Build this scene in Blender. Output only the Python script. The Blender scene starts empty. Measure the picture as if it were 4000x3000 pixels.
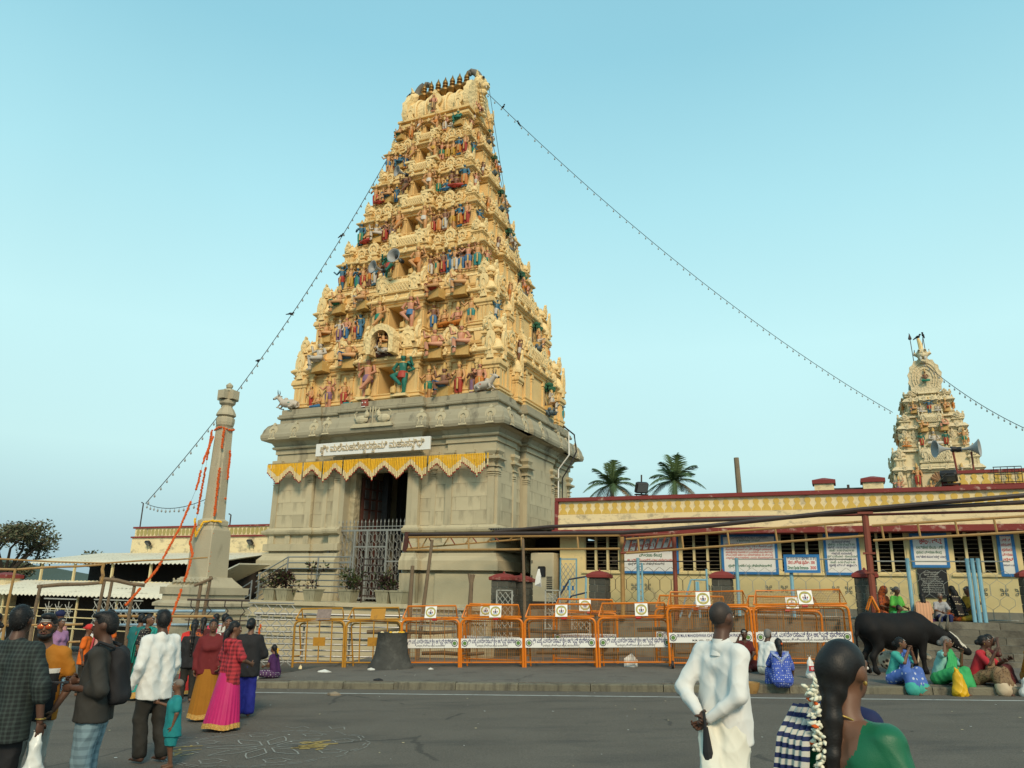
import bpy, math, random
import numpy as np
from mathutils import Vector, Matrix
RAD = math.radians
rnd = random.Random(7)
SC = bpy.context.scene
COL = SC.collection

# ------------------------------------------------------------------ camera
CAM_H = 1.85
PITCH, ROLL = RAD(15.29), RAD(1.153)
_cp, _sp, _cr, _sr = math.cos(PITCH), math.sin(PITCH), math.cos(ROLL), math.sin(ROLL)
_right = Vector((_cr, -_sr * _sp, _sr * _cp))
_down = Vector((_sr, _cr * _sp, -_cr * _cp))
_fwd = Vector((0, _cp, _sp))
cam_data = bpy.data.cameras.new('camera')
cam = bpy.data.objects.new('camera', cam_data)
COL.objects.link(cam)
mw = Matrix.Identity(4)
for i in range(3):
 mw[i][0] = _right[i]; mw[i][1] = -_down[i]; mw[i][2] = -_fwd[i]
mw[2][3] = CAM_H
cam.matrix_world = mw
cam_data.sensor_width = 36.0
cam_data.lens = 27.0
cam_data.clip_start = 0.1
cam_data.clip_end = 6000
SC.camera = cam

# ------------------------------------------------------------------ sky, sun, exposure
SUN_EL, SUN_AZ = RAD(36), RAD(169)      # azimuth measured clockwise from +Y
world = bpy.data.worlds.new('World')
SC.world = world
world.use_nodes = True
wn, wl = world.node_tree.nodes, world.node_tree.links
wn.clear()
w_out = wn.new('ShaderNodeOutputWorld'); w_bg = wn.new('ShaderNodeBackground')
w_sky = wn.new('ShaderNodeTexSky'); w_sky.sky_type = 'NISHITA'; w_sky.sun_disc = False
w_sky.sun_elevation = SUN_EL; w_sky.sun_rotation = SUN_AZ
w_sky.air_density = 1.4; w_sky.dust_density = 3.0; w_sky.ozone_density = 1.5
w_geo = wn.new('ShaderNodeTexCoord'); w_sep = wn.new('ShaderNodeSeparateXYZ')
wl.new(w_geo.outputs['Generated'], w_sep.inputs[0])
w_ramp = wn.new('ShaderNodeValToRGB')
wl.new(w_sep.outputs['Z'], w_ramp.inputs[0])
_e = w_ramp.color_ramp.elements
SKY_STOPS = [(0.0, (4.0, 5.7, 6.3)), (0.06, (4.6, 6.8, 7.3)), (0.16, (6.2, 9.3, 9.3)), (0.30, (6.2, 9.8, 10.0)), (0.46, (4.7, 8.6, 9.4)), (0.62, (3.2, 6.9, 8.2)), (1.0, (1.9, 4.5, 6.0))]
while len(_e) < len(SKY_STOPS): _e.new(0.5)
for el, (p_, c_) in zip(_e, SKY_STOPS):
 el.position = p_; el.color = (c_[0] / 10, c_[1] / 10, c_[2] / 10, 1)
w_mul = wn.new('ShaderNodeMix'); w_mul.data_type = 'RGBA'; w_mul.blend_type = 'MULTIPLY'; w_mul.inputs[0].default_value = 1
w_mul.inputs[7].default_value = (10, 10, 10, 1)
wl.new(w_ramp.outputs[0], w_mul.inputs[6])
w_mix = wn.new('ShaderNodeMix'); w_mix.data_type = 'RGBA'; w_mix.inputs[0].default_value = 0.9
wl.new(w_sky.outputs[0], w_mix.inputs[6]); wl.new(w_mul.outputs[2], w_mix.inputs[7])
w_nz = wn.new('ShaderNodeTexNoise'); w_nz.inputs['Scale'].default_value = 2.2; w_nz.inputs['Detail'].default_value = 5; wl.new(w_geo.outputs['Generated'], w_nz.inputs['Vector'])
w_mr = wn.new('ShaderNodeMapRange'); w_mr.inputs[3].default_value = 0.94; w_mr.inputs[4].default_value = 1.06; wl.new(w_nz.outputs['Fac'], w_mr.inputs[0])
w_hz = wn.new('ShaderNodeMix'); w_hz.data_type = 'RGBA'; w_hz.blend_type = 'MULTIPLY'; w_hz.inputs[0].default_value = 1; wl.new(w_mix.outputs[2], w_hz.inputs[6]); wl.new(w_mr.outputs[0], w_hz.inputs[7])
wl.new(w_hz.outputs[2], w_bg.inputs[0]); w_bg.inputs[1].default_value = 0.1
wl.new(w_bg.outputs[0], w_out.inputs[0])

sun_data = bpy.data.lights.new('sun', 'SUN')
sun_data.energy = 3.0; sun_data.angle = RAD(14); sun_data.color = (1.0, 0.80, 0.55)
sun = bpy.data.objects.new('sun', sun_data); COL.objects.link(sun)
_sd = Vector((math.sin(SUN_AZ) * math.cos(SUN_EL), math.cos(SUN_AZ) * math.cos(SUN_EL), math.sin(SUN_EL)))
sun.rotation_euler = _sd.to_track_quat('Z', 'Y').to_euler()
SC.view_settings.view_transform = 'Standard'
SC.view_settings.look = 'None'
SC.view_settings.exposure = 0.0
SC.view_settings.gamma = 1.0
SC.render.engine = 'CYCLES'
SC.cycles.max_bounces = 5
SC.cycles.diffuse_bounces = 3
SC.cycles.glossy_bounces = 2
SC.cycles.transparent_max_bounces = 8

# ------------------------------------------------------------------ materials
MATS = {}
def lin(r, g, b):
 f = lambda c: (c / 255 / 12.92) if c / 255 <= 0.04045 else ((c / 255 + 0.055) / 1.055) ** 2.4
 return (f(r), f(g), f(b))

def pm(name, col, rough=0.75, var=0.18, scale=3.0, bump=0.0, bscale=30.0, metal=0.0, dark=None, damt=0.0, dscale=1.2,
       dstretch=(1, 1, 1), rand=0.0, spec=0.35, coords='Object', objcol=False):
 """procedural material: base colour varied by noise, optional stains (own shape), bump, per-object random tint"""
 if name in MATS: return MATS[name]
 m = bpy.data.materials.new(name); m.use_nodes = True
 n, l = m.node_tree.nodes, m.node_tree.links
 b = n['Principled BSDF']
 b.inputs['Roughness'].default_value = rough; b.inputs['Metallic'].default_value = metal
 b.inputs['Specular IOR Level'].default_value = spec
 tc = n.new('ShaderNodeTexCoord')
 nz = n.new('ShaderNodeTexNoise'); nz.inputs['Scale'].default_value = scale; nz.inputs['Detail'].default_value = 6
 l.new(tc.outputs[coords], nz.inputs['Vector'])
 mx = n.new('ShaderNodeMix'); mx.data_type = 'RGBA'
 c0 = tuple(max(0, c * (1 - var)) for c in col) + (1,); c1 = tuple(min(1, c * (1 + var)) for c in col) + (1,)
 mx.inputs[6].default_value = c0; mx.inputs[7].default_value = c1
 l.new(nz.outputs['Fac'], mx.inputs[0])
 out = mx.outputs[2]
 if objcol:
  oi = n.new('ShaderNodeObjectInfo'); k = n.new('ShaderNodeMix'); k.data_type = 'RGBA'; k.blend_type = 'MULTIPLY'; k.inputs[0].default_value = 1
  l.new(out, k.inputs[6]); l.new(oi.outputs['Color'], k.inputs[7]); out = k.outputs[2]
 if dark is not None:
  mp = n.new('ShaderNodeMapping'); mp.inputs['Scale'].default_value = dstretch
  l.new(tc.outputs[coords], mp.inputs[0])
  n2 = n.new('ShaderNodeTexNoise'); n2.inputs['Scale'].default_value = dscale; n2.inputs['Detail'].default_value = 9; n2.inputs['Roughness'].default_value = 0.65
  l.new(mp.outputs[0], n2.inputs['Vector'])
  rp = n.new('ShaderNodeValToRGB'); rp.color_ramp.elements[0].position = 0.62 - damt * 0.25; rp.color_ramp.elements[1].position = 0.74
  l.new(n2.outputs['Fac'], rp.inputs[0])
  k = n.new('ShaderNodeMix'); k.data_type = 'RGBA'; k.inputs[7].default_value = tuple(dark) + (1,)
  l.new(rp.outputs[0], k.inputs[0]); l.new(out, k.inputs[6]); out = k.outputs[2]
 if rand > 0:
  oi = n.new('ShaderNodeObjectInfo'); hs = n.new('ShaderNodeHueSaturation')
  mr = n.new('ShaderNodeMapRange'); mr.inputs[3].default_value = 1 - rand; mr.inputs[4].default_value = 1 + rand
  l.new(oi.outputs['Random'], mr.inputs[0]); l.new(mr.outputs[0], hs.inputs['Value']); l.new(out, hs.inputs['Color']); out = hs.outputs[0]
 l.new(out, b.inputs['Base Color'])
 if bump > 0:
  n3 = n.new('ShaderNodeTexNoise'); n3.inputs['Scale'].default_value = bscale; n3.inputs['Detail'].default_value = 8
  l.new(tc.outputs[coords], n3.inputs['Vector'])
  bp = n.new('ShaderNodeBump'); bp.inputs['Strength'].default_value = bump; bp.inputs['Distance'].default_value = 0.03
  l.new(n3.outputs['Fac'], bp.inputs['Height']); l.new(bp.outputs[0], b.inputs['Normal'])
 MATS[name] = m
 return m

# ------------------------------------------------------------------ mesh builder
class MB:
 def __init__(s): s.v = []; s.f = []; s.m = []
 def add(s, verts, faces, mat=0):
  o = len(s.v); s.v.extend([tuple(p) for p in verts]); s.f.extend([tuple(i + o for i in f) for f in faces]); s.m.extend([mat] * len(faces)); return s
 def box(s, x0, x1, y0, y1, z0, z1, mat=0):
  return s.add([(x0, y0, z0), (x1, y0, z0), (x1, y1, z0), (x0, y1, z0), (x0, y0, z1), (x1, y0, z1), (x1, y1, z1), (x0, y1, z1)],
                     [(0, 3, 2, 1), (4, 5, 6, 7), (0, 1, 5, 4), (1, 2, 6, 5), (2, 3, 7, 6), (3, 0, 4, 7)], mat)
 def cbox(s, x0, x1, y0, y1, z0, z1, c=0.02, mat=0):
  """box with chamfered vertical and top edges"""
  def ring(i, z): return [(x0 + i + c, y0 + i, z), (x1 - i - c, y0 + i, z), (x1 - i, y0 + i + c, z), (x1 - i, y1 - i - c, z), (x1 - i - c, y1 - i, z), (x0 + i + c, y1 - i, z), (x0 + i, y1 - i - c, z), (x0 + i, y0 + i + c, z)]
  return s.loft([ring(0, z0), ring(0, z1 - c), ring(c, z1)], mat=mat)
 def loft(s, rings, closed=True, caps=True, mat=0):
  n = len(rings[0]); vs = [p for r in rings for p in r]; fs = []
  for k in range(len(rings) - 1):
   for i in range(n if closed else n - 1):
    j = (i + 1) % n
    fs.append((k * n + i, k * n + j, (k + 1) * n + j, (k + 1) * n + i))
  if caps and closed:
   fs.append(tuple(range(n - 1, -1, -1))); fs.append(tuple((len(rings) - 1) * n + i for i in range(n)))
  return s.add(vs, fs, mat)
 def prism(s, poly, z0, z1, mat=0): return s.loft([[(x, y, z0) for x, y in poly], [(x, y, z1) for x, y in poly]], mat=mat)
 def plate(s, poly, y0, y1, mat=0):
  """polygon in xz extruded along y (poly counter-clockwise seen from -y)"""
  return s.loft([[(x, y1, z) for x, z in poly], [(x, y0, z) for x, z in poly]], mat=mat)
 def lathe(s, prof, n=12, c=(0, 0, 0), mat=0, rot=0.0, sx=1, sy=1):
  rings = [[(c[0] + max(r, 1e-4) * sx * math.cos(rot + 2 * math.pi * i / n), c[1] + max(r, 1e-4) * sy * math.sin(rot + 2 * math.pi * i / n), c[2] + z) for i in range(n)] for r, z in prof]
  return s.loft(rings, mat=mat)
 def tube(s, pts, rad, n=6, mat=0, caps=True):
  pts = [Vector(p) for p in pts]
  if not isinstance(rad, (list, tuple)): rad = [rad] * len(pts)
  rings = []; ref = None
  for i, p in enumerate(pts):
   d = (pts[min(i + 1, len(pts) - 1)] - pts[max(i - 1, 0)])
   d = d.normalized() if d.length > 1e-9 else Vector((0, 0, 1))
   if ref is None:
    ref = Vector((0, 0, 1)) if abs(d.z) < 0.9 else Vector((1, 0, 0))
   a = d.cross(ref)
   if a.length < 1e-6: a = d.orthogonal()
   a.normalize(); b = d.cross(a).normalized(); ref = -b if False else ref
   ref = b.cross(d) if False else ref
   rings.append([tuple(p + (a * math.cos(2 * math.pi * k / n) + b * math.sin(2 * math.pi * k / n)) * rad[i]) for k in range(n)])
  return s.loft(rings, caps=caps, mat=mat)
 def ball(s, c, r, nu=8, nv=6, mat=0):
  rx, ry, rz = r if isinstance(r, (tuple, list)) else (r, r, r)
  rings = []
  for j in range(nv + 1):
   t = math.pi * (j / nv) ; t = min(max(t, 0.02), math.pi - 0.02)
   rings.append([(c[0] + rx * math.sin(t) * math.cos(2 * math.pi * i / nu), c[1] + ry * math.sin(t) * math.sin(2 * math.pi * i / nu), c[2] - rz * math.cos(t)) for i in range(nu)])
  return s.loft(rings, mat=mat)
 def quad(s, a, b, c, d, mat=0): return s.add([a, b, c, d], [(0, 1, 2, 3)], mat)
 def mesh(s, name, mats, smooth=False, angle=None):
  me = bpy.data.meshes.new(name)
  me.from_pydata(s.v, [], s.f)
  if not isinstance(mats, (list, tuple)): mats = [mats]
  for m in mats: me.materials.append(m)
  if len(mats) > 1: me.polygons.foreach_set('material_index', s.m)
  if smooth: me.polygons.foreach_set('use_smooth', [True] * len(me.polygons))
  me.validate(); me.update()
  if angle: me.set_sharp_from_angle(angle=RAD(angle))
  return me
 def build(s, name, mats, parent=None, loc=(0, 0, 0), rotz=0.0, smooth=False, angle=None):
  return inst(s.mesh(name, mats, smooth, angle), name, parent, loc, rotz)

def inst(mesh, name, parent=None, loc=(0, 0, 0), rot=0.0, scale=None):
 o = bpy.data.objects.new(name, mesh); COL.objects.link(o)
 o.location = loc
 o.rotation_euler = rot if isinstance(rot, (tuple, list)) else (0, 0, rot)
 if scale is not None: o.scale = scale if isinstance(scale, (tuple, list)) else (scale,) * 3
 if parent is not None: o.parent = parent
 return o
def empty(name, loc=(0, 0, 0), rotz=0.0, parent=None):
 o = bpy.data.objects.new(name, None); COL.objects.link(o); o.location = loc; o.rotation_euler = (0, 0, rotz); o.empty_display_size = 0.2
 if parent is not None: o.parent = parent
 return o
def tag(o, label, cat, group=None):
 o['label'] = label; o['category'] = cat
 if group: o['group'] = group
 return o
def struct(o): o['kind'] = 'structure'; return o
def text(body, name, parent, loc, size, mat, rot=(math.pi / 2, 0, 0), ext=0.0, align='CENTER', sx=1.0, bold=0.0):
 cu = bpy.data.curves.new(name, 'FONT'); cu.body = body; cu.size = size; cu.extrude = ext; cu.align_x = align; cu.align_y = 'CENTER'
 cu.offset = bold; cu.resolution_u = 3
 cu.materials.append(mat)
 o = bpy.data.objects.new(name, cu); COL.objects.link(o); o.location = loc; o.rotation_euler = rot; o.scale = (sx, 1, 1)
 if parent is not None: o.parent = parent
 return o

# ------------------------------------------------------------------ places
def zroad(x, y): return 0.1 + 0.032 * x - 0.01 * y           # the square slopes down to the far left
TEMPLE_ROT = RAD(-24); HALL_ROT = RAD(-23)
GOP = (-5.0894, 29.5287, 0.0)                                  # middle of the gate tower's front wall
HALL = (1.7817, 26.9412, 0.0)                                  # left corner of the ticket hall's front wall
def wpt(org, rz, x, y, z=0.0):
 c, s = math.cos(rz), math.sin(rz)
 return (org[0] + c * x - s * y, org[1] + s * x + c * y, org[2] + z)
def hall(x, y, z=0.0): return wpt(HALL, HALL_ROT, x, y, z)
def gop(x, y, z=0.0): return wpt(GOP, TEMPLE_ROT, x, y, z)
# ------------------------------------------------------------------ lettering (made first, while the scene is still empty)
def _glyphs(body, size, ext, bold):
 cu = bpy.data.curves.new('lettering', 'FONT'); cu.body = body; cu.size = size; cu.extrude = ext; cu.offset = bold; cu.resolution_u = 2
 o = bpy.data.objects.new('lettering', cu); COL.objects.link(o)
 dg = bpy.context.evaluated_depsgraph_get()
 me = bpy.data.meshes.new_from_object(o.evaluated_get(dg))
 bpy.data.objects.remove(o); bpy.data.curves.remove(cu)
 n = len(me.vertices); co = np.zeros(n * 3); me.vertices.foreach_get('co', co)
 fs = [tuple(p.vertices) for p in me.polygons]
 bpy.data.meshes.remove(me)
 return co.reshape(-1, 3), fs
VIRAMA = '\u0ccd'
def _iscons(c): return '\u0c95' <= c <= '\u0cb9'
def line_geo(body, width, height, ext=0.0, bold=0.0):
 """one line of lettering, conjunct consonants hung below their base, fitted to width, centred on 0"""
 base = ''; subs = []
 i = 0
 while i < len(body):
  if body[i] == VIRAMA and i + 1 < len(body) and _iscons(body[i + 1]) and base:
   k = len(base)
   while k > 0 and not _iscons(base[k - 1]): k -= 1
   subs.append((k, body[i + 1])); i += 2; continue
  base += body[i]; i += 1
 V, F = _glyphs(base, 1.0, ext, bold)
 if not len(V): return np.zeros((0, 3)), []
 for k, ch in subs:
  pv, _ = _glyphs(base[:k], 1.0, 0, 0)
  x1 = pv[:, 0].max() if len(pv) else 0
  sv, sf = _glyphs(ch, 0.55, ext, bold)
  sv[:, 0] += x1 - 0.36; sv[:, 1] -= 0.40
  o = len(V); V = np.vstack([V, sv]); F = F + [tuple(a + o for a in f) for f in sf]
 x0, x1 = V[:, 0].min(), V[:, 0].max()
 V[:, 0] = (V[:, 0] - (x0 + x1) / 2) * width / (x1 - x0)
 V[:, 1] = (V[:, 1] - 0.25) * height
 V[:, 2] *= 1
 return V, F
def text_mesh(name, lines, mats):
 """lines: (body, cx, cz, width, height, material index, extrude, bold); lies in the xz plane facing -y"""
 mb = MB()
 for body, cx, cz, w, h, mi, ext, bold in lines:
  V, F = line_geo(body, w, h, ext, bold)
  mb.add([(x + cx, -z, y + cz) for x, y, z in V], F, mi)
 return mb.mesh(name, mats)
ink_black = pm('ink_black', (0.03, 0.03, 0.04), 0.6, 0.05)
ink_navy = pm('ink_navy', (0.02, 0.025, 0.12), 0.6, 0.05)
ink_red = pm('ink_red', (0.55, 0.05, 0.04), 0.6, 0.08)
ink_green = pm('ink_green', (0.02, 0.14, 0.06), 0.6, 0.08)
ink_blue = pm('ink_blue', (0.04, 0.12, 0.4), 0.6, 0.08)
gold_letter = pm('carved_letter', (0.55, 0.45, 0.30), 0.7, 0.1)
K_SRI = 'ಶ್ರೀ ಮಲೈ ಮಹದೇಶ್ವರಸ್ವಾಮಿ ಕ್ಷೇತ್ರ ಅಭಿವೃದ್ಧಿ ಪ್ರಾಧಿಕಾರ'
T_GATE = text_mesh('lettering', [('ಶ್ರೀ ಮಲೆಮಹದೇಶ್ವರಸ್ವಾಮಿ ಮಹಾಸನ್ನಿಧಿ', 0, 0, 4.7, 0.36, 0, 0.02, 0.012)], gold_letter)
T_BAR = text_mesh('lettering', [(K_SRI, 0, 0.035, 1.32, 0.135, 0, 0, 0.02), ('ಮಹದೇಶ್ವರಬೆಟ್ಟ-571490, ಹನೂರು ತಾಲ್ಲೂಕು, ಚಾಮರಾಜನಗರ ಜಿಲ್ಲೆ', 0, -0.065, 0.85, 0.055, 1, 0, 0.01)], [ink_navy, ink_black])
T_BAR_EN = text_mesh('lettering', [('SRI MALAI MAHADESHWARA KSHETRA ABHIVRUDDHI PRADIKARA', 0, 0.035, 1.45, 0.1, 0, 0, 0.02), ('M.M. Hills - 571490, Hanur Taluk', 0, -0.065, 0.8, 0.06, 1, 0, 0.01)], [ink_navy, ink_black])
T_S1 = text_mesh('lettering', [('ಶ್ರೀ ಮಲೆ ಮಹದೇಶ್ವರಸ್ವಾಮಿ ಕ್ಷೇತ್ರ ಅಭಿವೃದ್ಧಿ', 0, .44, 1.3, .10, 0, 0, .012), ('ಕೌಂಟರ್-1', -.2, .28, .75, .15, 1, 0, .02), ('50.300/- ರ ವಿಶೇಷ ನೇರ ದರ್ಶನದ ಟಿಕೆಟ್', 0, .12, 1.65, .11, 2, 0, .015),
 ('ವಿತರಣಾ ಕೇಂದ್ರ', .05, -.04, .75, .13, 2, 0, .02), ('ಈ ಟಿಕೆಟ್‌ಗೆ ಒಬ್ಬರಿಗೆ ಮಾತ್ರ ಪ್ರವೇಶಾವಕಾಶ', .05, -.19, 1.55, .09, 1, 0, .012), ('ಪ್ರಾಸ್ಟಿಕ್ ಕೈಚೀಲ ನಿಷೇಧಿಸಲಾಗಿದೆ', -.1, -.31, 1.2, .09, 3, 0, .012)], [ink_navy, ink_red, ink_green, ink_black])
T_S2 = text_mesh('lettering', [('ಶ್ರೀ ಮಹದೇಶ್ವರಸ್ವಾಮಿ ದೇವಸ್ಥಾನ, ಮಹದೇಶ್ವರಬೆಟ್ಟ', 0, .50, 1.2, .07, 0, 0, .01), ('ಭಕ್ತಾದಿಗಳಲ್ಲಿ ವಿನಂತಿ', 0, .41, .7, .08, 2, 0, .012)] +
 [(t, 0, .31 - .085 * i, 1.42, .075, 1, 0, .012) for i, t in enumerate(['ಪ್ರತಿ ಸೋಮವಾರ, ಹಬ್ಬ, ಹುಣ್ಣಿಮೆ ದಿನಗಳಲ್ಲಿ ಮಾತ್ರ ವಿಶೇಷ', 'ದರ್ಶನ ಪಡೆಯುವ ಭಕ್ತರು ತಮ್ಮ ಟಿಕೆಟ್ ತೋರಿಸಿ ಒಳಗೆ', 'ಹೋಗಬೇಕು ದೇವಾಲಯದ ಒಳಗೆ ಮೊಬೈಲ್ ಬಳಸಬಾರದು', 'ಪಾದರಕ್ಷೆಗಳನ್ನು ಹೊರಗಡೆ ಬಿಟ್ಟು ಬರಬೇಕು ಮತ್ತು ಸಾಲಿನಲ್ಲಿ', 'ನಿಂತು ದರ್ಶನ ಪಡೆಯಲು ಸಹಕರಿಸಬೇಕು ಈ ನಿಯಮ', 'ಎಲ್ಲರೂ ಪಾಲಿಸಬೇಕು ಎಂದು ಕೋರಲಾಗಿದೆ'])] +
 [('ಪ್ಲಾಸ್ಟಿಕ್ ಬಳಕೆಯನ್ನು ನಿಷೇಧಿಸಲಾಗಿದೆ', 0, -.36, 1.3, .10, 2, 0, .015)], [ink_navy, ink_red, ink_green])
T_S3 = text_mesh('lettering', [('ದರ್ಶನದ ಸಮಯ', 0, .44, .6, .09, 0, 0, .015)] + [(t, 0, .34 - .082 * i, w, .075, 1 if i % 2 else 2, 0, .012) for i, (t, w) in enumerate([('ಸಾಮಾನ್ಯ ದಿನಗಳಲ್ಲಿ', .5), ('ಬೆಳಿಗ್ಗೆ - 5-30 ರಿಂದ 7-30', .7), ('ಬೆಳಿಗ್ಗೆ - 10-30 ರಿಂದ 11-30', .72), ('ಸಂಜೆ - 6-30 ರಿಂದ 8-30', .65), ('ಹುಣ್ಣಿಮೆ, ಅಮಾವಾಸ್ಯೆ', .55), ('ಪ್ರತಿ ಭಾನುವಾರ - ಸೋಮವಾರ', .78), ('ಬೆಳಿಗ್ಗೆ - 4-00 ರಿಂದ 8-00', .7), ('ಸಂಜೆ - 6-30 ರಿಂದ 9-30', .65), ('ಸ್ಥಳಕ್ಕೆ ಚೀಟಿ ಕಡ್ಡಾಯ', .72)])], [ink_red, ink_green, ink_navy])
T_S4 = text_mesh('lettering', [('ಕೌಂಟರ್-2', .05, .22, .55, .17, 0, 0, .025), ('ಅಭಿಷೇಕ ಸೇವಾ ಟಿಕೆಟ್', .05, .07, .74, .1, 1, 0, .016), ('ಪ್ರಸಾದ ವಿತರಣಾ ಕೇಂದ್ರ', -.02, -.06, .62, .09, 1, 0, .014), ('ಅಭಿಷೇಕ ಸಮಯದಲ್ಲಿ ಮಾತ್ರ', .02, -.18, .72, .08, 2, 0, .012)], [ink_red, ink_green, ink_navy])
T_S5 = text_mesh('lettering', [(t, 0, .42 - .12 * i, .22, .09, 0, 0, .016) for i, t in enumerate(['ಸೇವಾ', 'ಟಿಕೆಟ್', 'ಪಡೆದವರಿಗೆ', 'ಪ್ರಸಾದ', 'ವಿತರಣಾ', 'ಸ್ಥಳ'])] + [('ದಾಸೋಹ ಭವನ', 0, -.32, .26, .06, 1, 0, .01)], [ink_red, ink_navy])
T_S300 = text_mesh('lettering', [('ಶ್ರೀ ಮ.ಮ. ಕ್ಷೇತ್ರ ಅ. ಪ್ರಾಧಿಕಾರ, ಮ. ಬೆಟ್ಟ', 0, .135, .76, .09, 0, 0, .012), ('ನೇರ ವಿಶೇಷ ಪ್ರವೇಶ- 300', -.01, .02, .7, .12, 1, 0, .02), ('Direct Spcial Entrance-', -.1, -.12, .55, .13, 2, 0, .02), ('300', .29, -.12, .15, .12, 1, 0, .02)], [ink_navy, ink_red, ink_green])
T_ROUND = text_mesh('lettering', [('GOVERNMENT', 0, .085, .15, .04, 0, 0, .01), ('KARNATAKA', 0, -.085, .14, .04, 0, 0, .01)], [pm('ink_olive', (.2, .18, .05), .6)])
T_PLAQUE = text_mesh('lettering', [(t, rnd.uniform(-.05, .05), .30 - .06 * i, w, .05, 0, 0, .008) for i, (t, w) in enumerate([('ಶ್ರೀ ಮಲೆ ಮಹದೇಶ್ವರ', .4), ('ಸ್ವಾಮಿ ದೇವಸ್ಥಾನ', .34), ('ದಾನಿಗಳ ಹೆಸರು', .3)] + [('ಶ್ರೀಮತಿ ಮಹದೇವಮ್ಮ ಮತ್ತು ಕುಟುಂಬ', .52)] * 7)], [pm('plaque_ink', (.5, .5, .45), .6)])
T_BLUEB = text_mesh('lettering', [('ಮಲೆಮಹದೇಶ್ವರ', 0, 0.12, .5, .12, 0, 0, .012), ('ಪ್ರಸಾದ', 0, -.05, .4, .1, 1, 0, .012)], [ink_navy, ink_red])
T_BAGL = text_mesh('lettering', [('ಪ್ರಸಾದ', 0, 0, .14, .07, 0, 0, .012)], [pm('bag_print_white', (.8, .8, .8), .6)])
# ------------------------------------------------------------------ ground: one sloping asphalt sheet, pavement with kerb, white line
M_ASPH = pm('asphalt', (0.126, 0.108, 0.087), 0.9, 0.25, 0.8, bump=0.5, bscale=120, dark=(0.075, 0.067, 0.058), damt=0.42, dscale=.9, dstretch=(.5, 1.6, 1))
M_PAVE = pm('pavement_concrete', (0.145, 0.128, 0.107), 0.92, 0.25, 0.9, bump=0.4, bscale=90, dark=(0.06, 0.055, 0.05), damt=0.3, dscale=1.4)
M_KERB = pm('kerb_concrete', (0.17, 0.155, 0.11), 0.92, 0.25, 1.5, bump=0.6, bscale=30, dark=(0.05, 0.045, 0.038), damt=0.62, dscale=2.0, dstretch=(3, 3, .6), rand=.12)
M_LINE = pm('road_paint_white', (0.42, 0.42, 0.39), 0.85, 0.35, 6, dark=(0.10, 0.10, 0.095), damt=0.35, dscale=5)
def cracks(m, col):
 n, l = m.node_tree.nodes, m.node_tree.links; b = n['Principled BSDF']; src = b.inputs['Base Color'].links[0].from_socket; tc = n.new('ShaderNodeTexCoord')
 v = n.new('ShaderNodeTexVoronoi'); v.feature = 'DISTANCE_TO_EDGE'; v.inputs['Scale'].default_value = .45
 w = n.new('ShaderNodeTexNoise'); w.inputs['Scale'].default_value = 1.3; w.inputs['Detail'].default_value = 5; a = n.new('ShaderNodeMix'); a.data_type = 'RGBA'; a.inputs[0].default_value = .25
 l.new(tc.outputs['Object'], w.inputs['Vector']); l.new(tc.outputs['Object'], a.inputs[6]); l.new(w.outputs['Color'], a.inputs[7]); l.new(a.outputs[2], v.inputs['Vector'])
 r = n.new('ShaderNodeValToRGB'); r.color_ramp.elements[0].position = .004; r.color_ramp.elements[1].position = .012; r.color_ramp.elements[0].color = (1, 1, 1, 1); r.color_ramp.elements[1].color = (0, 0, 0, 1); l.new(v.outputs['Distance'], r.inputs[0])
 q = n.new('ShaderNodeTexNoise'); q.inputs['Scale'].default_value = .35; l.new(tc.outputs['Object'], q.inputs['Vector']); g = n.new('ShaderNodeMath'); g.operation = 'GREATER_THAN'; g.inputs[1].default_value = .55; l.new(q.outputs['Fac'], g.inputs[0])
 x = n.new('ShaderNodeMath'); x.operation = 'MULTIPLY'; l.new(r.outputs[0], x.inputs[0]); l.new(g.outputs[0], x.inputs[1]); y = n.new('ShaderNodeMath'); y.operation = 'MULTIPLY'; y.inputs[1].default_value = .6; l.new(x.outputs[0], y.inputs[0])
 k = n.new('ShaderNodeMix'); k.data_type = 'RGBA'; k.inputs[7].default_value = col + (1,); l.new(src, k.inputs[6]); l.new(y.outputs[0], k.inputs[0])
 f = n.new('ShaderNodeTexNoise'); f.inputs['Scale'].default_value = 55; f.inputs['Detail'].default_value = 3; l.new(tc.outputs['Object'], f.inputs['Vector']); h = n.new('ShaderNodeMapRange'); h.inputs[1].default_value = .3; h.inputs[2].default_value = .7; h.inputs[3].default_value = .72; h.inputs[4].default_value = 1.28; l.new(f.outputs['Fac'], h.inputs[0])
 z = n.new('ShaderNodeMix'); z.data_type = 'RGBA'; z.blend_type = 'MULTIPLY'; z.inputs[0].default_value = 1; l.new(k.outputs[2], z.inputs[6]); l.new(h.outputs[0], z.inputs[7]); l.new(z.outputs[2], b.inputs['Base Color'])
cracks(M_ASPH, (.04, .037, .033)); cracks(M_PAVE, (.05, .045, .04))
def far(n=48):
 mb = MB(); vs = []; R_ = [0, 12, 40, 120, 400, 1500, 5000]
 for r in R_:
  for k in range(n):
   a = 2 * math.pi * k / n; x, y = r * math.cos(a), r * math.sin(a) + 15
   f = max(0.0, min(1.0, (r - 25) / 60)); z = zroad(x, y) * (1 - f) + (-0.9) * f if r < 400 else -0.9
   vs.append((x, y, z))
 fs = [(i * n + k, i * n + (k + 1) % n, (i + 1) * n + (k + 1) % n, (i + 1) * n + k) for i in range(len(R_) - 1) for k in range(n)]
 mb.add(vs, fs); return mb
g = far().build('ground', M_ASPH); struct(g)
KA = RAD(-12.1)
KX, KY = math.cos(KA), math.sin(KA)
K0 = (-5.5, 18.08)                                  # a point on the kerb line
def kerb(t, d): return (K0[0] + KX * t - KY * d, K0[1] + KY * t + KX * d)      # t along the kerb, d away from the road
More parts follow.
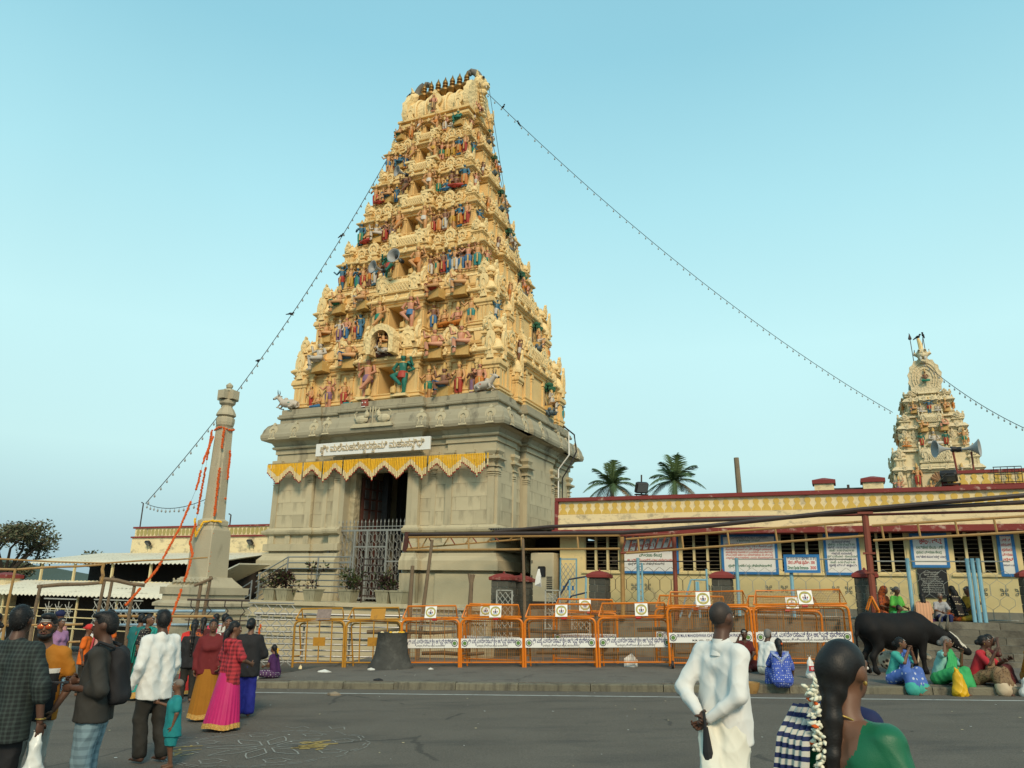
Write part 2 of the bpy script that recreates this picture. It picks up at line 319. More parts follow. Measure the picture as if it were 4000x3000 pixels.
PAVE_H = 0.15
def kz(t, d, off=0.0): x, y = kerb(t, d); return (x, y, zroad(x, y) + off)
mb = MB()
poly = [(-.3, .17), (20, .17), (20, 9), (-.3, 9)]
mb.add([kz(t, d, PAVE_H) for t, d in poly] + [kz(t, d, -.1) for t, d in poly], [(0, 1, 2, 3), (0, 4, 5, 1), (1, 5, 6, 2), (3, 2, 6, 7), (0, 3, 7, 4)])
struct(mb.build('pavement', M_PAVE))
kerb_root = empty('kerb'); struct(kerb_root)
t = -.35; i = 0
while t < 19.5:
 L = rnd.uniform(1.1, 1.5); mb = MB(); dz = rnd.uniform(-.012, .012)
 a, b = t + .008, t + L - .008
 prof = [(-.02, -.1), (-.005, .12), (.02, .142), (.16, .147), (.165, -.1)]
 mb.loft([[kz(a, d, z + dz) for d, z in prof], [kz(b, d, z + dz) for d, z in prof]])
 mb.build('kerb_stone', M_KERB, kerb_root); t += L
mb = MB(); n = 40
for k in range(n):
 a, b = -6 + 26 * k / n, -6 + 26 * (k + 1) / n
 mb.quad(kz(a, -.86, .004), kz(b, -.86, .004), kz(b, -.76, .004), kz(a, -.76, .004))
struct(mb.build('road_marking', M_LINE))
# ------------------------------------------------------------------ tower materials
M_TOWER = pm("tower_paint", (0.73, 0.50, 0.215), 0.7, 0.13, 1.6, bump=0.25, bscale=14, dark=(0.20, 0.15, 0.08), damt=0.16, dscale=1.5, dstretch=(1, 1, 0.4))
M_TOWER_L = pm("tower_paint_light", (0.80, 0.60, 0.30), 0.7, 0.10, 3, bump=0.3, bscale=18, dark=(0.24, 0.17, 0.09), damt=0.08, dscale=3)
def carved(name, col, scale=9.0, strength=0.9, dark=(0.16, 0.11, 0.05)):
 """paint over scrollwork carved in low relief"""
 m = pm(name, col, 0.72, 0.12, 2.5)
 n, l = m.node_tree.nodes, m.node_tree.links
 b = n['Principled BSDF']; tc = n.new('ShaderNodeTexCoord')
 v = n.new('ShaderNodeTexVoronoi'); v.feature = 'SMOOTH_F1'; v.inputs['Scale'].default_value = scale
 w = n.new('ShaderNodeTexNoise'); w.inputs['Scale'].default_value = scale * 0.8; w.inputs['Detail'].default_value = 3
 ad = n.new('ShaderNodeMix'); ad.data_type = 'RGBA'; ad.inputs[0].default_value = 0.12
 l.new(tc.outputs['Object'], w.inputs['Vector']); l.new(tc.outputs['Object'], ad.inputs[6]); l.new(w.outputs['Color'], ad.inputs[7])
 l.new(ad.outputs[2], v.inputs['Vector'])
 bp = n.new('ShaderNodeBump'); bp.inputs['Strength'].default_value = strength; bp.inputs['Distance'].default_value = 0.06; bp.invert = True
 l.new(v.outputs['Distance'], bp.inputs['Height']); l.new(bp.outputs[0], b.inputs['Normal'])
 return m
M_CARVE = carved("tower_paint_carved", (0.79, 0.60, 0.305))
M_STONE = pm('granite_grey', (0.47, 0.41, 0.275), 0.85, 0.16, 1.3, bump=0.35, bscale=26, dark=(0.17, 0.145, 0.10), damt=0.30, dscale=1.0, dstretch=(1.5, 1.5, 0.22), rand=0.11)
M_STONE_D = pm('granite_weathered', (0.36, 0.32, 0.225), 0.9, 0.2, 1.0, bump=0.4, bscale=22, dark=(0.06, 0.052, 0.042), damt=0.34, dscale=0.9, dstretch=(2.2, 2.2, 0.25), rand=0.04)
M_JOINT = pm('lime_joint', (0.41, 0.36, 0.245), 0.95, 0.1)
M_DARKWOOD = pm('dark_wood', (0.07, 0.025, 0.018), 0.6, 0.3, 8, bump=0.2)
M_STEELGREY = pm('painted_steel_grey', (0.27, 0.27, 0.25), 0.45, 0.15, 20, metal=0.3)
M_INOX = pm('stainless_steel', (0.30, 0.30, 0.29), 0.42, 0.12, 20, metal=0.7)
M_BRASS = pm('kalasha_copper', (0.30, 0.17, 0.055), 0.42, 0.3, 9, metal=0.75)
M_WHITEBOARD = pm('sign_white', (0.74, 0.73, 0.70), 0.5, 0.04, 2)
M_BLACK = pm('black_paint_and_shade', (0.02, 0.02, 0.022), 0.55, 0.2)
M_ROCK = pm('painted_rock', (0.10, 0.14, 0.17), 0.8, 0.35, 6, bump=0.5, bscale=10)
M_LEAFY = pm('painted_leaf', (0.03, 0.11, 0.06), 0.8, 0.5, 9, bump=0.8, bscale=20)

gopuram = empty('gate_tower', GOP, TEMPLE_ROT)
tag(gopuram, 'tall cream temple gate tower covered in painted statues on a grey stone base', 'temple tower')
YC = 3.9                                                       # middle of the tower's depth

def plan(W, D, o, c, m, r, p, cs, ms, notch=None):
 """stepped plan: corner bays, recesses, projecting middle bays; o grows it outwards; notch = (half width, depth) cut in the front"""
 def side(L, c_, m_, n_=None):
  mid = [(-m_ - o, p + o), (m_ + o, p + o)]
  if n_: mid = [(-m_ - o, p + o), (-n_[0], p + o), (-n_[0], p - n_[1]), (n_[0], p - n_[1]), (n_[0], p + o), (m_ + o, p + o)]
  return [(-L - o, o), (-L + c_ + o, o), (-L + c_ + o, o - r), (-m_ - o, o - r)] + mid + [(m_ + o, o - r), (L - c_ - o, o - r), (L - c_ - o, o)]
 out = [(t, -D - d) for t, d in side(W, c, m, notch)]
 out += [(W + d, t) for t, d in side(D, cs, ms)]
 out += [(-t, D + d) for t, d in side(W, c, m)]
 out += [(-W - d, -t) for t, d in side(D, cs, ms)]
 return [(x, y + YC) for x, y in out]

# ------------------------------------------------------------------ stone base of the tower
base = empty('stone_base', parent=gopuram)
BW, BD = 5.0, 3.9
def bplan(o, notch=None, c=1.0): return plan(BW, BD, o, 2.0, 1.9, 0.10, 0.16, 1.7, 1.5, notch)
mb = MB()
DOOR = (1.42, 3.4)
def lev(mb, rows, notch=None, mat=0):
 mb.loft([[(x, y, z) for x, y in bplan(o, notch)] for z, o in rows], mat=mat)
lev(mb, [(0.2, 0.5), (1.45, 0.5)])
lev(mb, [(1.45, 0.20), (2.50, 0.20)], DOOR)
lev(mb, [(2.50, 0.02), (2.62, 0.02)], DOOR)
lev(mb, [(2.62, 0.30), (2.95, 0.30), (3.12, 0.16), (3.22, 0.14)], DOOR)
lev(mb, [(3.22, -0.02), (3.32, -0.02)], DOOR)
lev(mb, [(3.32, 0.16), (3.58, 0.16), (3.60, 0.05), (3.92, 0.05)], DOOR)
lev(mb, [(3.92, 0.12), (3.97, 0.22), (4.04, 0.25), (4.10, 0.25), (4.13, 0.14), (4.22, 0.08)], DOOR)
mb.build('plinth_moulding', M_STONE, base)
mb = MB()
lev(mb, [(4.22, -0.03), (6.72, -0.03)], DOOR)
mb.build('wall_core', M_JOINT, base)
mb = MB()
lev(mb, [(6.72, 0.0), (7.22, 0.0)])
lev(mb, [(7.22, 0.06), (7.42, 0.06)]); lev(mb, [(7.42, 0.15), (7.47, 0.18), (7.52, 0.16)]); lev(mb, [(7.52, 0.10), (7.70, 0.22), (7.76, 0.40)])
mb.build('frieze', M_STONE, base)
mb = MB()
lev(mb, [(7.76, 0.50), (7.86, 0.54), (7.97, 0.54), (8.05, 0.50), (8.20, 0.46), (8.38, 0.36), (8.48, 0.22), (8.50, 0.06)])
mb.build('eave', M_STONE_D, base)
mb = MB()
lev(mb, [(8.50, 0.02), (8.72, 0.02)]); lev(mb, [(8.72, 0.10), (8.76, 0.12), (8.82, 0.12), (8.84, 0.05)]); lev(mb, [(8.84, 0.08), (8.90, 0.08)]); lev(mb, [(8.90, 0.0), (9.12, 0.0)])
mb.build('parapet', M_STONE_D, base)
# ashlar blocks laid over the wall core
def blocks(x0, x1, z0, z1, place, sx=0.95, sz=0.46):
 nz = max(1, round((z1 - z0) / sz)); hz = (z1 - z0) / nz
 for k in range(nz):
  x = x0; first = True
  while x < x1 - 0.05:
   w = sx * rnd.uniform(0.75, 1.25)
   if first and k % 2: w *= 0.55
   first = False
   if x + w > x1 - 0.3: w = x1 - x
   place(x, w, z0 + k * hz, hz); x += w
BLK = {}
def block_mesh(w, h, d=0.05):
 key = (round(w, 1), round(h, 2))
 if key not in BLK:
  BLK[key] = MB().cbox(-0.5, 0.5, -0.5, 0.5, 0, 1, 0.008).mesh('stone_block', M_STONE)
 return BLK[key]
def front_block(off, y):
 def f(x, w, z, h):
  g = 0.0035
  inst(block_mesh(w, h), 'stone_block', base, (x + w / 2, y, z + g), 0, (w - 2 * g, 0.10 + rnd.uniform(-.004, .004), h - 2 * g))
 return f
def right_block(x):
 def f(t, w, z, h):
  g = 0.0035
  inst(block_mesh(w, h), 'stone_block', base, (x, t + w / 2, z + g), math.pi / 2, (w - 2 * g, 0.10 + rnd.uniform(-.004, .004), h - 2 * g))
 return f
for xa, xb, y in ((-4.98, -3.0, 0.0), (-2.98, -1.9, 0.10), (1.9, 2.98, 0.10), (3.0, 4.98, 0.0)):
 blocks(xa, xb, 4.23, 6.71, front_block(0, y))
for ya, yb, x in ((0.06, 1.68, 5.0), (1.72, 2.38, 4.9), (2.42, 5.38, 5.16), (5.42, 6.08, 4.9), (6.12, 7.75, 5.0)):
 blocks(ya, yb, 4.23, 6.71, right_block(x))
# slender stone pilasters with spreading capitals
mb = MB()
mb.box(-.13, .13, -.09, .09, 0, 1.72)
for z0, z1, w in ((1.72, 1.76, .15), (1.80, 1.84, .15), (1.88, 1.92, .15), (1.92, 2.06, .12), (2.06, 2.10, .19)): mb.box(-w, w, -w * .7, w * .7, z0, z1)
def sq(w, z, d=.7): return [(-w, -w * d, z), (w, -w * d, z), (w, w * d, z), (-w, w * d, z)]
mb.loft([sq(.10, 2.10), sq(.12, 2.2), sq(.20, 2.28), sq(.32, 2.33), sq(.33, 2.40)])
mb.box(-.14, .14, -.1, .1, 2.40, 2.5); mb.loft([sq(.14, 2.5), sq(.24, 2.62), sq(.24, 2.72)])
ME_PIL = mb.mesh('stone_pilaster', M_STONE)
for x in (-4.85, -3.15, -1.78, 1.78, 3.15, 4.85): inst(ME_PIL, 'stone_pilaster', base, (x, -0.06 if abs(x) < 2 else 0.0, 4.22))
for x in (-4.0, -2.45, 2.45, 4.0): inst(ME_PIL, 'stone_pilaster', base, (x, 0.03 if abs(x) > 3 else 0.10, 4.22), 0, (.75, .8, 1))
for y, x in ((0.15, 5.0), (1.55, 5.0), (2.55, 5.14), (5.25, 5.14), (6.25, 5.0), (7.65, 5.0)): inst(ME_PIL, 'stone_pilaster', base, (x, y, 4.22), math.pi / 2)
# stub pilasters of the plinth
me = MB().box(-.12, .12, -.05, .05, 0, .34).mesh('plinth_stub', M_STONE)
for x in (-4.8, -4.0, -3.1, 3.1, 4.0, 4.8): inst(me, 'plinth_stub', base, (x, -0.08, 3.59))
for y in (.2, 1.5, 6.3, 7.5): inst(me, 'plinth_stub', base, (5.08, y, 3.59), math.pi / 2)
# carved horseshoe motifs on the eave
def kudu(mb, s=1.0, y0=-.05, y1=.05, mat=0):
 out = []
 for k in range(15):
  a = RAD(-60 + 300 * k / 14); out.append((.26 * s * math.cos(a), .24 * s * math.sin(a) + .12 * s))
 out = [(.20 * s, -.34 * s)] + [p for p in out] + [(-.20 * s, -.34 * s)]
 mb.plate(out, y0, y1, mat)
 mb.plate([(.05 * s, .34 * s), (.09 * s, .42 * s), (0, .52 * s), (-.09 * s, .42 * s), (-.05 * s, .34 * s)], y0 - .01, y1, mat)
 ring = []
 for k in range(11):
  a = RAD(-50 + 280 * k / 10); ring.append((.13 * s * math.cos(a), y0 - .02, .13 * s * math.sin(a) + .06 * s))
 ring = [(.10 * s, y0 - .02, -.24 * s)] + ring + [(-.10 * s, y0 - .02, -.24 * s)]
 mb.tube(ring, .025 * s, 5, mat)
 return mb
ME_KUDU_S = kudu(MB()).mesh('eave_motif', M_STONE)
for x in (-4.95, -3.85, -2.9, -2.15, 2.15, 2.9, 3.85, 4.95): inst(ME_KUDU_S, 'eave_motif', base, (x, -0.455 - (.15 if abs(x) < 2.5 else 0), 8.06), (-.20, 0, 0), .86)
for y in (0.2, 1.5, 2.9, 5.0, 6.3, 7.6): inst(ME_KUDU_S, 'eave_motif', base, (5.455 + (.15 if 2.4 < y < 5.4 else 0), y, 8.06), (-.20, 0, math.pi / 2), .86)
# relief over the door: two bulls flanking a trident on a ledge
mb = MB(); mb.box(-.95, .95, -.12, .02, -.36, -.28); mb.box(-.88, .88, -.08, .02, -.28, -.2)
for s in (-1, 1):
 mb.ball((s * .50, -.06, -.04), (.30, .10, .17)); mb.ball((s * .26, -.07, .14), (.11, .09, .13)); mb.tube([(s * .3, -.07, .05), (s * .24, -.08, .26)], [.09, .07]); mb.tube([(s * .26, -.06, .26), (s * .30, -.06, .38)], [.03, .008]); mb.tube([(s * .75, -.06, -.02), (s * .84, -.06, .2), (s * .72, -.06, .28)], .025)
mb.tube([(0, -.06, -.28), (0, -.06, .45)], .03); mb.tube([(-.12, -.06, .42), (-.12, -.06, .22), (.12, -.06, .22), (.12, -.06, .42)], .028)
mb.build('relief', M_STONE, base, (0.05, -0.66, 8.28))
# portal: jambs with carved bands, lintel, door leaf standing open, passage pillars
mb = MB()
for s in (-1, 1): mb.box(min(s * 1.18, s * 1.42), max(s * 1.18, s * 1.42), .25, .62, 1.45, 6.72)
mb.box(-1.42, 1.42, .25, .62, 6.35, 6.73)
mb.build('door_frame', carved('carved_granite', (0.40, 0.35, 0.23), 7.0, .8), base)
mb = MB(); mb.box(0, .08, 0, 1.15, 0, 4.6)
leaf = mb.build('door_leaf', M_DARKWOOD, base, (-1.16, .66, 1.6), RAD(-14))
me = MB().cbox(-.11, .11, -.02, .02, -.17, .17, .01).mesh('door_panel', pm('door_panel_iron', (.045, .04, .038), .5, .3))
for i in range(11):
 for j in range(3): inst(me, 'door_panel', leaf, (.10, .2 + j * .36, .28 + i * .41), math.pi / 2)
mb = MB()
for y in (1.6, 2.7):
 mb.box(.55, .80, y, y + .3, 1.45, 6.7); mb.box(-.80, -.55, y, y + .3, 1.45, 6.7)
mb.build('passage_pillar', M_BLACK, base)  # pillars coloured black to put the passage's shade into them
# iron gate in the doorway
gate = empty('iron_gate', gop(0, -.12, 1.45), TEMPLE_ROT)
tag(gate, 'tall grey iron grille gate with spikes closing the tower doorway', 'gate')
mb = MB()
def bar(mb, a, b, r=.025, n=6, mat=0): mb.tube([a, b], r, n, mat)
for x in (-1.95, -.78, -.2, .66, 1.40): mb.box(x - .035, x + .035, -.035, .035, 0.05, 2.62)
for z in (2.58,): mb.box(-1.95, 1.40, -.03, .03, z, z + .07)
for x0, x1, z in ((-1.95, -.8, 1.42), (-.78, .66, 1.98), (.66, 1.4, 1.45), (-.78, .66, .12)): mb.box(x0, x1, -.025, .025, z, z + .05)
mb.build('frame', M_STEELGREY, gate)
me = MB().tube([(0, 0, 0), (0, 0, 2.5)], .012, 5).mesh('bar', M_STEELGREY)
for k in range(1, 22): inst(me, 'bar', gate, (-1.95 + k * 3.35 / 22, 0, .08))
mb = MB(); mb.tube([(0, 0, 0), (0, 0, .28)], .012, 5); mb.lathe([(.012, .26), (.028, .30), (0, .42)], 5)
me = mb.mesh('spike', M_STEELGREY)
for k in range(18): inst(me, 'spike', gate, (-1.55 + k * .172, 0, 2.62))
mb = MB(); mb.box(-1.6, 1.38, -.015, .015, 2.74, 2.77); mb.build('spike_rail', M_STEELGREY, gate)
mb = MB()
hexa = [(0, .16), (.10, .08), (.10, -.08), (0, -.16), (-.10, -.08), (-.10, .08), (0, .16)]
mb.tube([(x, 0, z) for x, z in hexa], .009, 4); mb.tube([(0, 0, .16), (0, 0, .26)], .009, 4)
me = mb.mesh('lattice', M_STEELGREY)
for i in range(14):
 for j in range(8): inst(me, 'lattice', gate, (-1.8 + i * .235 + (.05 if j % 2 else 0), -.02, .3 + j * .29))

# the white name board under the eave and the flower valance
board = empty('name_board', gop(.03, -.62, 7.17), TEMPLE_ROT)
tag(board, 'long white board with raised cream Kannada lettering hung under the tower eave', 'sign')
MB().cbox(-2.58, 2.58, -.05, .05, -.245, .245, .012).build('board', M_WHITEBOARD, board)
inst(T_GATE, 'lettering', board, (0, -.06, 0))
mb = MB()
for x in (-2.0, 0, 2.0): mb.box(x - .02, x + .02, .05, .5, -.02, .02)
mb.build('bracket', M_STEELGREY, board)
M_YEL = pm('marigold_yellow', (0.80, 0.46, 0.03), 0.8, 0.15, 30, rand=.08, bump=.4, bscale=60)
M_CRM = pm('jasmine_cream', (0.74, 0.60, 0.34), 0.8, 0.15, 30, rand=.08, bump=.4, bscale=60)
M_REDF = pm('rose_red', (0.32, 0.03, 0.02), 0.8, 0.2)
val = empty('flower_valance', gop(0, -.5, 6.62), TEMPLE_ROT)
tag(val, 'zigzag valance of yellow and cream flower strands across the tower doorway', 'garland')
mb = MB(); mb.tube([(-5.0, 0, .13), (-2.5, 0, .12), (0, 0, .09), (2.5, 0, .10), (5.1, 0, .0)], .02, 6); mb.build('rod', pm('bamboo', (.30, .22, .11), .7, .2), val)
def strand_mesh(Ly, Lc):
 mb = MB(); n = 6
 def beads(z0, L, mat):
  k = max(2, int(L / .045)); pr = []
  for i in range(k):
   a = z0 - L * i / k; pr += [(.022, a), (.033, a - L / k * .5)]
  pr.append((.02, z0 - L)); mb.lathe(pr[::-1], n, mat=mat)
 beads(0, Ly, 0); beads(-Ly, Lc, 1); mb.ball((0, 0, -Ly - Lc - .02), .03, 6, 4, 2)
 return mb.mesh('flower_strand', [M_YEL, M_CRM, M_REDF])
STR = [strand_mesh(.10 + .052 * k, .20 + .008 * k) for k in range(9)]
N = 146
for i in range(N):
 x = -4.98 + 9.9 * i / (N - 1)
 ph = (x + 5) / 1.12 % 1.0; t = 1 - abs(ph * 2 - 1)
 k = min(8, int(t * 8.5))
 if rnd.random() < .02: continue
 zt = .10 - .02 * abs(x) / 5 + (.02 if x < 0 else -.01)
 inst(STR[k], 'flower_strand', val, (x, -.03 + rnd.uniform(-.012, .012), zt), rnd.uniform(0, 6), (1, 1, rnd.uniform(.95, 1.05)))
# ------------------------------------------------------------------ painted statues
SKIN = {'ochre': (0.56, 0.29, 0.12), 'peach': (0.55, 0.25, 0.15), 'blue': (0.04, 0.13, 0.20), 'green': (0.02, 0.15, 0.11), 'pale': (0.50, 0.44, 0.37), 'brown': (0.22, 0.10, 0.055)}
M_SK = {k: pm('statue_skin_' + k, c, 0.5, 0.15, 6, spec=.4) for k, c in SKIN.items()}
M_GAR = pm('statue_garment', (0.9, 0.9, 0.9), 0.55, 0.22, 7, objcol=True)
M_HAIR = pm('statue_hair', (0.025, 0.022, 0.02), 0.5, 0.3)
M_GOLD = pm('statue_crown', (0.52, 0.33, 0.11), 0.5, 0.3, 12)
GARM = {'red': (.42, .05, .03), 'orange': (.60, .20, .03), 'blue': (.05, .17, .34), 'green': (.02, .22, .14), 'white': (.62, .58, .52), 'purple': (.24, .13, .22), 'yellow': (.58, .33, .04), 'teal': (.03, .25, .25)}
def statue_mesh(pose, skin):
 mb = MB(); L = mb.tube; n = 7
 def limb(pts, r, mat=0): mb.tube(pts, r, n, mat)
 def headat(x, y, z, s=1.0):
  mb.ball((x, y, z), (.055 * s, .062 * s, .075 * s), 8, 6, 0)
  mb.ball((x, y + .018, z + .02), (.062 * s, .062 * s, .072 * s), 8, 6, 2)
  mb.ball((x, y - .062 * s, z - .01), (.012, .016, .022), 5, 4, 0)
  for q in (-1, 1): mb.ball((x + q * .024, y - .055 * s, z + .012), .009, 5, 4, 2)
  mb.lathe([(.066 * s, .03), (.06 * s, .09), (.045 * s, .15), (.03 * s, .2), (.004, .235)], 8, (x, y + .01, z), 3)
 def torso(x, y, z0, z1, lean=0):
  limb([(x, y, z0), (x, y, z0 + (z1 - z0) * .45), (x, y - lean, z1 - .05), (x, y - lean, z1)], [.085, .078, .105, .07])
  limb([(x, y - lean, z1 - .02), (x, y - lean, z1 + .07)], [.04, .035])
  mb.lathe([(.07, 0), (.10, -.015), (.105, -.04), (.075, -.05)][::-1], 10, (x, y - lean - .005, z1), 3)
 if pose in ('stand', 'namaste', 'raise', 'guard'):
  hip, sh = .50, .79
  torso(0, 0, hip, sh)
  headat(0, -.01, .90)
  if pose == 'guard':
   limb([(-.06, 0, hip), (-.07, -.03, .27), (-.05, 0, .03), (-.05, -.07, .015)], [.075, .055, .035, .03])
   limb([(.06, 0, hip), (.16, -.16, .42), (-.02, -.16, .22), (-.07, -.2, .19)], [.08, .06, .04, .03])
   limb([(.13, -.16, .0), (.13, -.14, .12), (.12, -.1, .2), (.12, -.06, .55)], [.06, .075, .02, .02], 3)
   limb([(.13, 0, .77), (.22, -.05, .62), (.14, -.1, .55)], [.045, .036, .03])
   limb([(-.13, 0, .77), (-.24, -.02, .70), (-.22, -.08, .88)], [.045, .036, .03])
   limb([(-.12, .02, .76), (-.26, .03, .60), (-.18, -.08, .52)], [.04, .034, .028])
   mb.lathe([(.085, 0), (.12, -.06), (.125, -.17), (.10, -.19)][::-1], 9, (0, 0, .56), 1)
  else:
   for q in (-1, 1): limb([(q * .05, 0, hip), (q * .055, -.01, .27), (q * .055, .01, .03), (q * .06, -.07, .015)], [.075, .055, .035, .03])
   if pose == 'namaste': mb.lathe([(.075, .02), (.10, -.03), (.10, -.2), (.085, -.38), (.10, -.48)][::-1], 10, (0, 0, .55), 1, sy=.8)
   else:
    mb.lathe([(.075, .03), (.105, -.02), (.10, -.10), (.06, -.15)][::-1], 9, (0, 0, .54), 1, sy=.85)
    low = .30 if pose == 'raise' else .10
    for q in (-1, 1): limb([(q * .052, -.005, hip - .02), (q * .057, -.015, (hip + low) / 2), (q * .058, -.005, low)], [.085, .07, .062 if low > .2 else .05], 1)
    limb([(.0, -.08, hip), (.01, -.10, .34), (0, -.08, .2)], [.03, .025, .03], 3)
   if pose == 'stand':
    limb([(.12, 0, .77), (.18, -.01, .60), (.16, -.08, .46)], [.042, .036, .028]); limb([(-.12, 0, .77), (-.2, -.02, .63), (-.12, -.13, .66)], [.042, .036, .028])
   elif pose == 'namaste':
    for q in (-1, 1): limb([(q * .12, 0, .77), (q * .16, -.05, .61), (q * .02, -.15, .70)], [.042, .036, .028])
   else:
    limb([(.12, 0, .77), (.23, -.02, .82), (.2, -.04, 1.0)], [.042, .036, .028]); limb([(-.12, 0, .77), (-.22, -.03, .66), (-.3, -.1, .75)], [.042, .036, .028])
    limb([(.11, .02, .75), (.2, .0, .6), (.25, -.1, .55)], [.036, .03, .026])
 elif pose == 'seat':       # one leg hanging
  hip, sh = .34, .66
  torso(0, 0, hip, sh); headat(0, -.01, .77, 1.05)
  limb([(-.06, 0, hip), (-.11, -.24, .36), (-.10, -.22, .05), (-.10, -.30, .02)], [.085, .065, .04, .03])
  limb([(.06, 0, hip), (.22, -.16, .36), (.02, -.26, .33), (-.05, -.28, .34)], [.085, .065, .045, .03])
  mb.lathe([(.10, .05), (.16, 0), (.17, -.06), (.12, -.10)][::-1], 10, (0, -.05, hip + .02), 1)
  limb([(-.06, -.02, hip + .01), (-.11, -.25, .37), (-.105, -.23, .16)], [.10, .085, .07], 1)
  limb([(.13, 0, .64), (.24, -.03, .50), (.2, -.18, .42)], [.045, .038, .03]); limb([(-.13, 0, .64), (-.24, -.02, .60), (-.27, -.06, .78)], [.045, .038, .03])
  mb.box(-.22, .22, -.1, .18, 0, .27, 3)
 else:                        # cross-legged
  hip, sh = .12, .46
  torso(0, 0, hip, sh); headat(0, -.01, .57)
  for q in (-1, 1): limb([(q * .05, 0, hip), (q * .24, -.14, .09), (-q * .04, -.22, .06)], [.085, .06, .04], 1)
  for q in (-1, 1): limb([(q * .12, 0, .44), (q * .19, -.06, .28), (q * .05, -.17, .24)], [.042, .036, .028])
 return mb.mesh('statue', [M_SK[skin], M_GAR, M_HAIR, M_GOLD], smooth=True, angle=50)
ST = {}
def statue(parent, pose, skin, gar, loc, h, rot=0.0, name='statue'):
 if (pose, skin) not in ST: ST[(pose, skin)] = statue_mesh(pose, skin)
 o = inst(ST[(pose, skin)], name, parent, loc, rot, (h * 1.08, h * 1.05, h))
 g = GARM[gar]; o.color = (g[0], g[1], g[2], 1)
 return o
def bull_mesh():
 mb = MB(); n = 8
 mb.tube([(-.42, 0, .20), (-.2, 0, .24), (.1, 0, .26), (.25, 0, .30)], [.12, .17, .16, .12], n)
 mb.tube([(.2, 0, .30), (.34, 0, .44), (.42, 0, .52)], [.11, .09, .08], n); mb.ball((.08, 0, .42), (.09, .07, .07))
 mb.tube([(.38, 0, .55), (.48, 0, .50), (.58, 0, .45)], [.075, .065, .045], n); mb.ball((.60, 0, .45), .04, 6, 5, 2)
 for q in (-1, 1):
  mb.tube([(.40, q * .05, .60), (.40, q * .09, .70), (.42, q * .07, .80)], [.022, .018, .005], 5, 2)
  mb.tube([(.36, q * .06, .57), (.33, q * .17, .57)], [.03, .012], 5)
  mb.tube([(.22, q * .10, .24), (.36, q * .12, .08), (.20, q * .12, .05)], [.06, .045, .03], 6); mb.tube([(-.3, q * .1, .2), (-.12, q * .17, .08), (-.28, q * .17, .04)], [.07, .05, .03], 6)
 mb.tube([(-.46, 0, .26), (-.52, .06, .12), (-.42, .14, .06)], [.025, .018, .03], 5)
 mb.lathe([(.15, -.05), (.18, 0), (.15, .05)], 10, (-.12, 0, .25), 1, sx=.8, sy=1)
 return mb.mesh('bull_statue', [M_SK['pale'], M_GAR, M_HAIR], smooth=True, angle=60)
ME_BULL = bull_mesh()

# ------------------------------------------------------------------ ornament meshes (unit sizes)
mb = MB()
mb.box(-.5, .5, -.5, .5, 0, .08); mb.box(-.38, .38, -.38, .38, .08, .74); mb.box(-.5, .5, -.45, .45, .74, .79); mb.box(-.38, .38, -.38, .38, .79, .84); mb.box(-.62, .62, -.55, .55, .84, .90); mb.box(-.5, .5, -.45, .45, .90, 1.0)
ME_TPIL = mb.mesh('pilaster', M_TOWER)
def shrine_mesh():                 # square corner pavilion, domed, unit height, half width .3
 mb = MB()
 def s4(w, z): return [(-w, -w, z), (w, -w, z), (w, w, z), (-w, w, z)]
 mb.loft([s4(.34, 0), s4(.34, .04), s4(.30, .05), s4(.30, .07), s4(.33, .08), s4(.33, .11), s4(.26, .12), s4(.26, .36), s4(.31, .37), s4(.31, .40), s4(.37, .42), s4(.37, .45), s4(.34, .50), s4(.28, .52), s4(.28, .56)])
 for x in (-.18, 0, .18):
  for q in (-1, 1): mb.box(x - .04, x + .04, q * .27 - .02, q * .27 + .02, .12, .36); mb.box(q * .27 - .02, q * .27 + .02, x - .04, x + .04, .12, .36)
 mb.lathe([(.30, .56), (.40, .58), (.42, .63), (.40, .71), (.33, .78), (.22, .83), (.12, .86), (.05, .88)], 12, (0, 0, 0), 1)
 mb.lathe([(.09, .87), (.05, .89), (.07, .92), (.03, .95), (0, 1.02)], 8, (0, 0, 0), 0)
 for a in range(4):
  M_ = Matrix.Rotation(a * math.pi / 2, 4, 'Z'); k = kudu(MB(), .62, -.05, .05)
  mb.add([tuple(M_ @ Vector((x, y - .36, z + .72))) for x, y, z in k.v], k.f, 1)
 return mb.mesh('corner_shrine', [M_TOWER, M_CARVE])
ME_SHRINE = shrine_mesh()
mb = MB()                          # horseshoe gable with flame edge, unit height 1, standing on a small base
mb.box(-.34, .34, -.12, .1, 0, .07); mb.box(-.27, .27, -.08, .1, .07, .22); mb.box(-.36, .36, -.14, .1, .22, .29)
pl = []
for k in range(19):
 a = RAD(-50 + 280 * k / 18); rr = .33 + (.035 if k % 2 else 0); pl.append((rr * math.cos(a), .60 + rr * .95 * math.sin(a)))
mb.plate([(.24, .29)] + pl + [(-.24, .29)], -.10, .08, 1)
mb.tube([(.2 * math.cos(RAD(a)), -.12, .58 + .2 * math.sin(RAD(a))) for a in range(-50, 231, 20)], .03, 5, 0)
mb.ball((0, -.1, .56), (.09, .06, .11), 7, 5, 0)
mb.plate([(.07, .90), (.10, .97), (0, 1.08), (-.10, .97), (-.07, .90)], -.08, .06, 0)
ME_GABLE = mb.mesh('gable_niche', [M_TOWER, M_CARVE])
mb = MB()                          # wagon-roofed pavilion over the middle bay: width 2, height 1, depth ~.7
mb.box(-1, 1, -.3, .3, 0, .10); mb.box(-.94, .94, -.25, .25, .10, .20); mb.box(-1.02, 1.02, -.34, .3, .20, .28); mb.box(-.9, .9, -.24, .24, .28, .42)
arc = [(.36 * math.cos(RAD(a)) - .02, .44 + .42 * math.sin(RAD(a))) for a in range(0, 181, 15)]
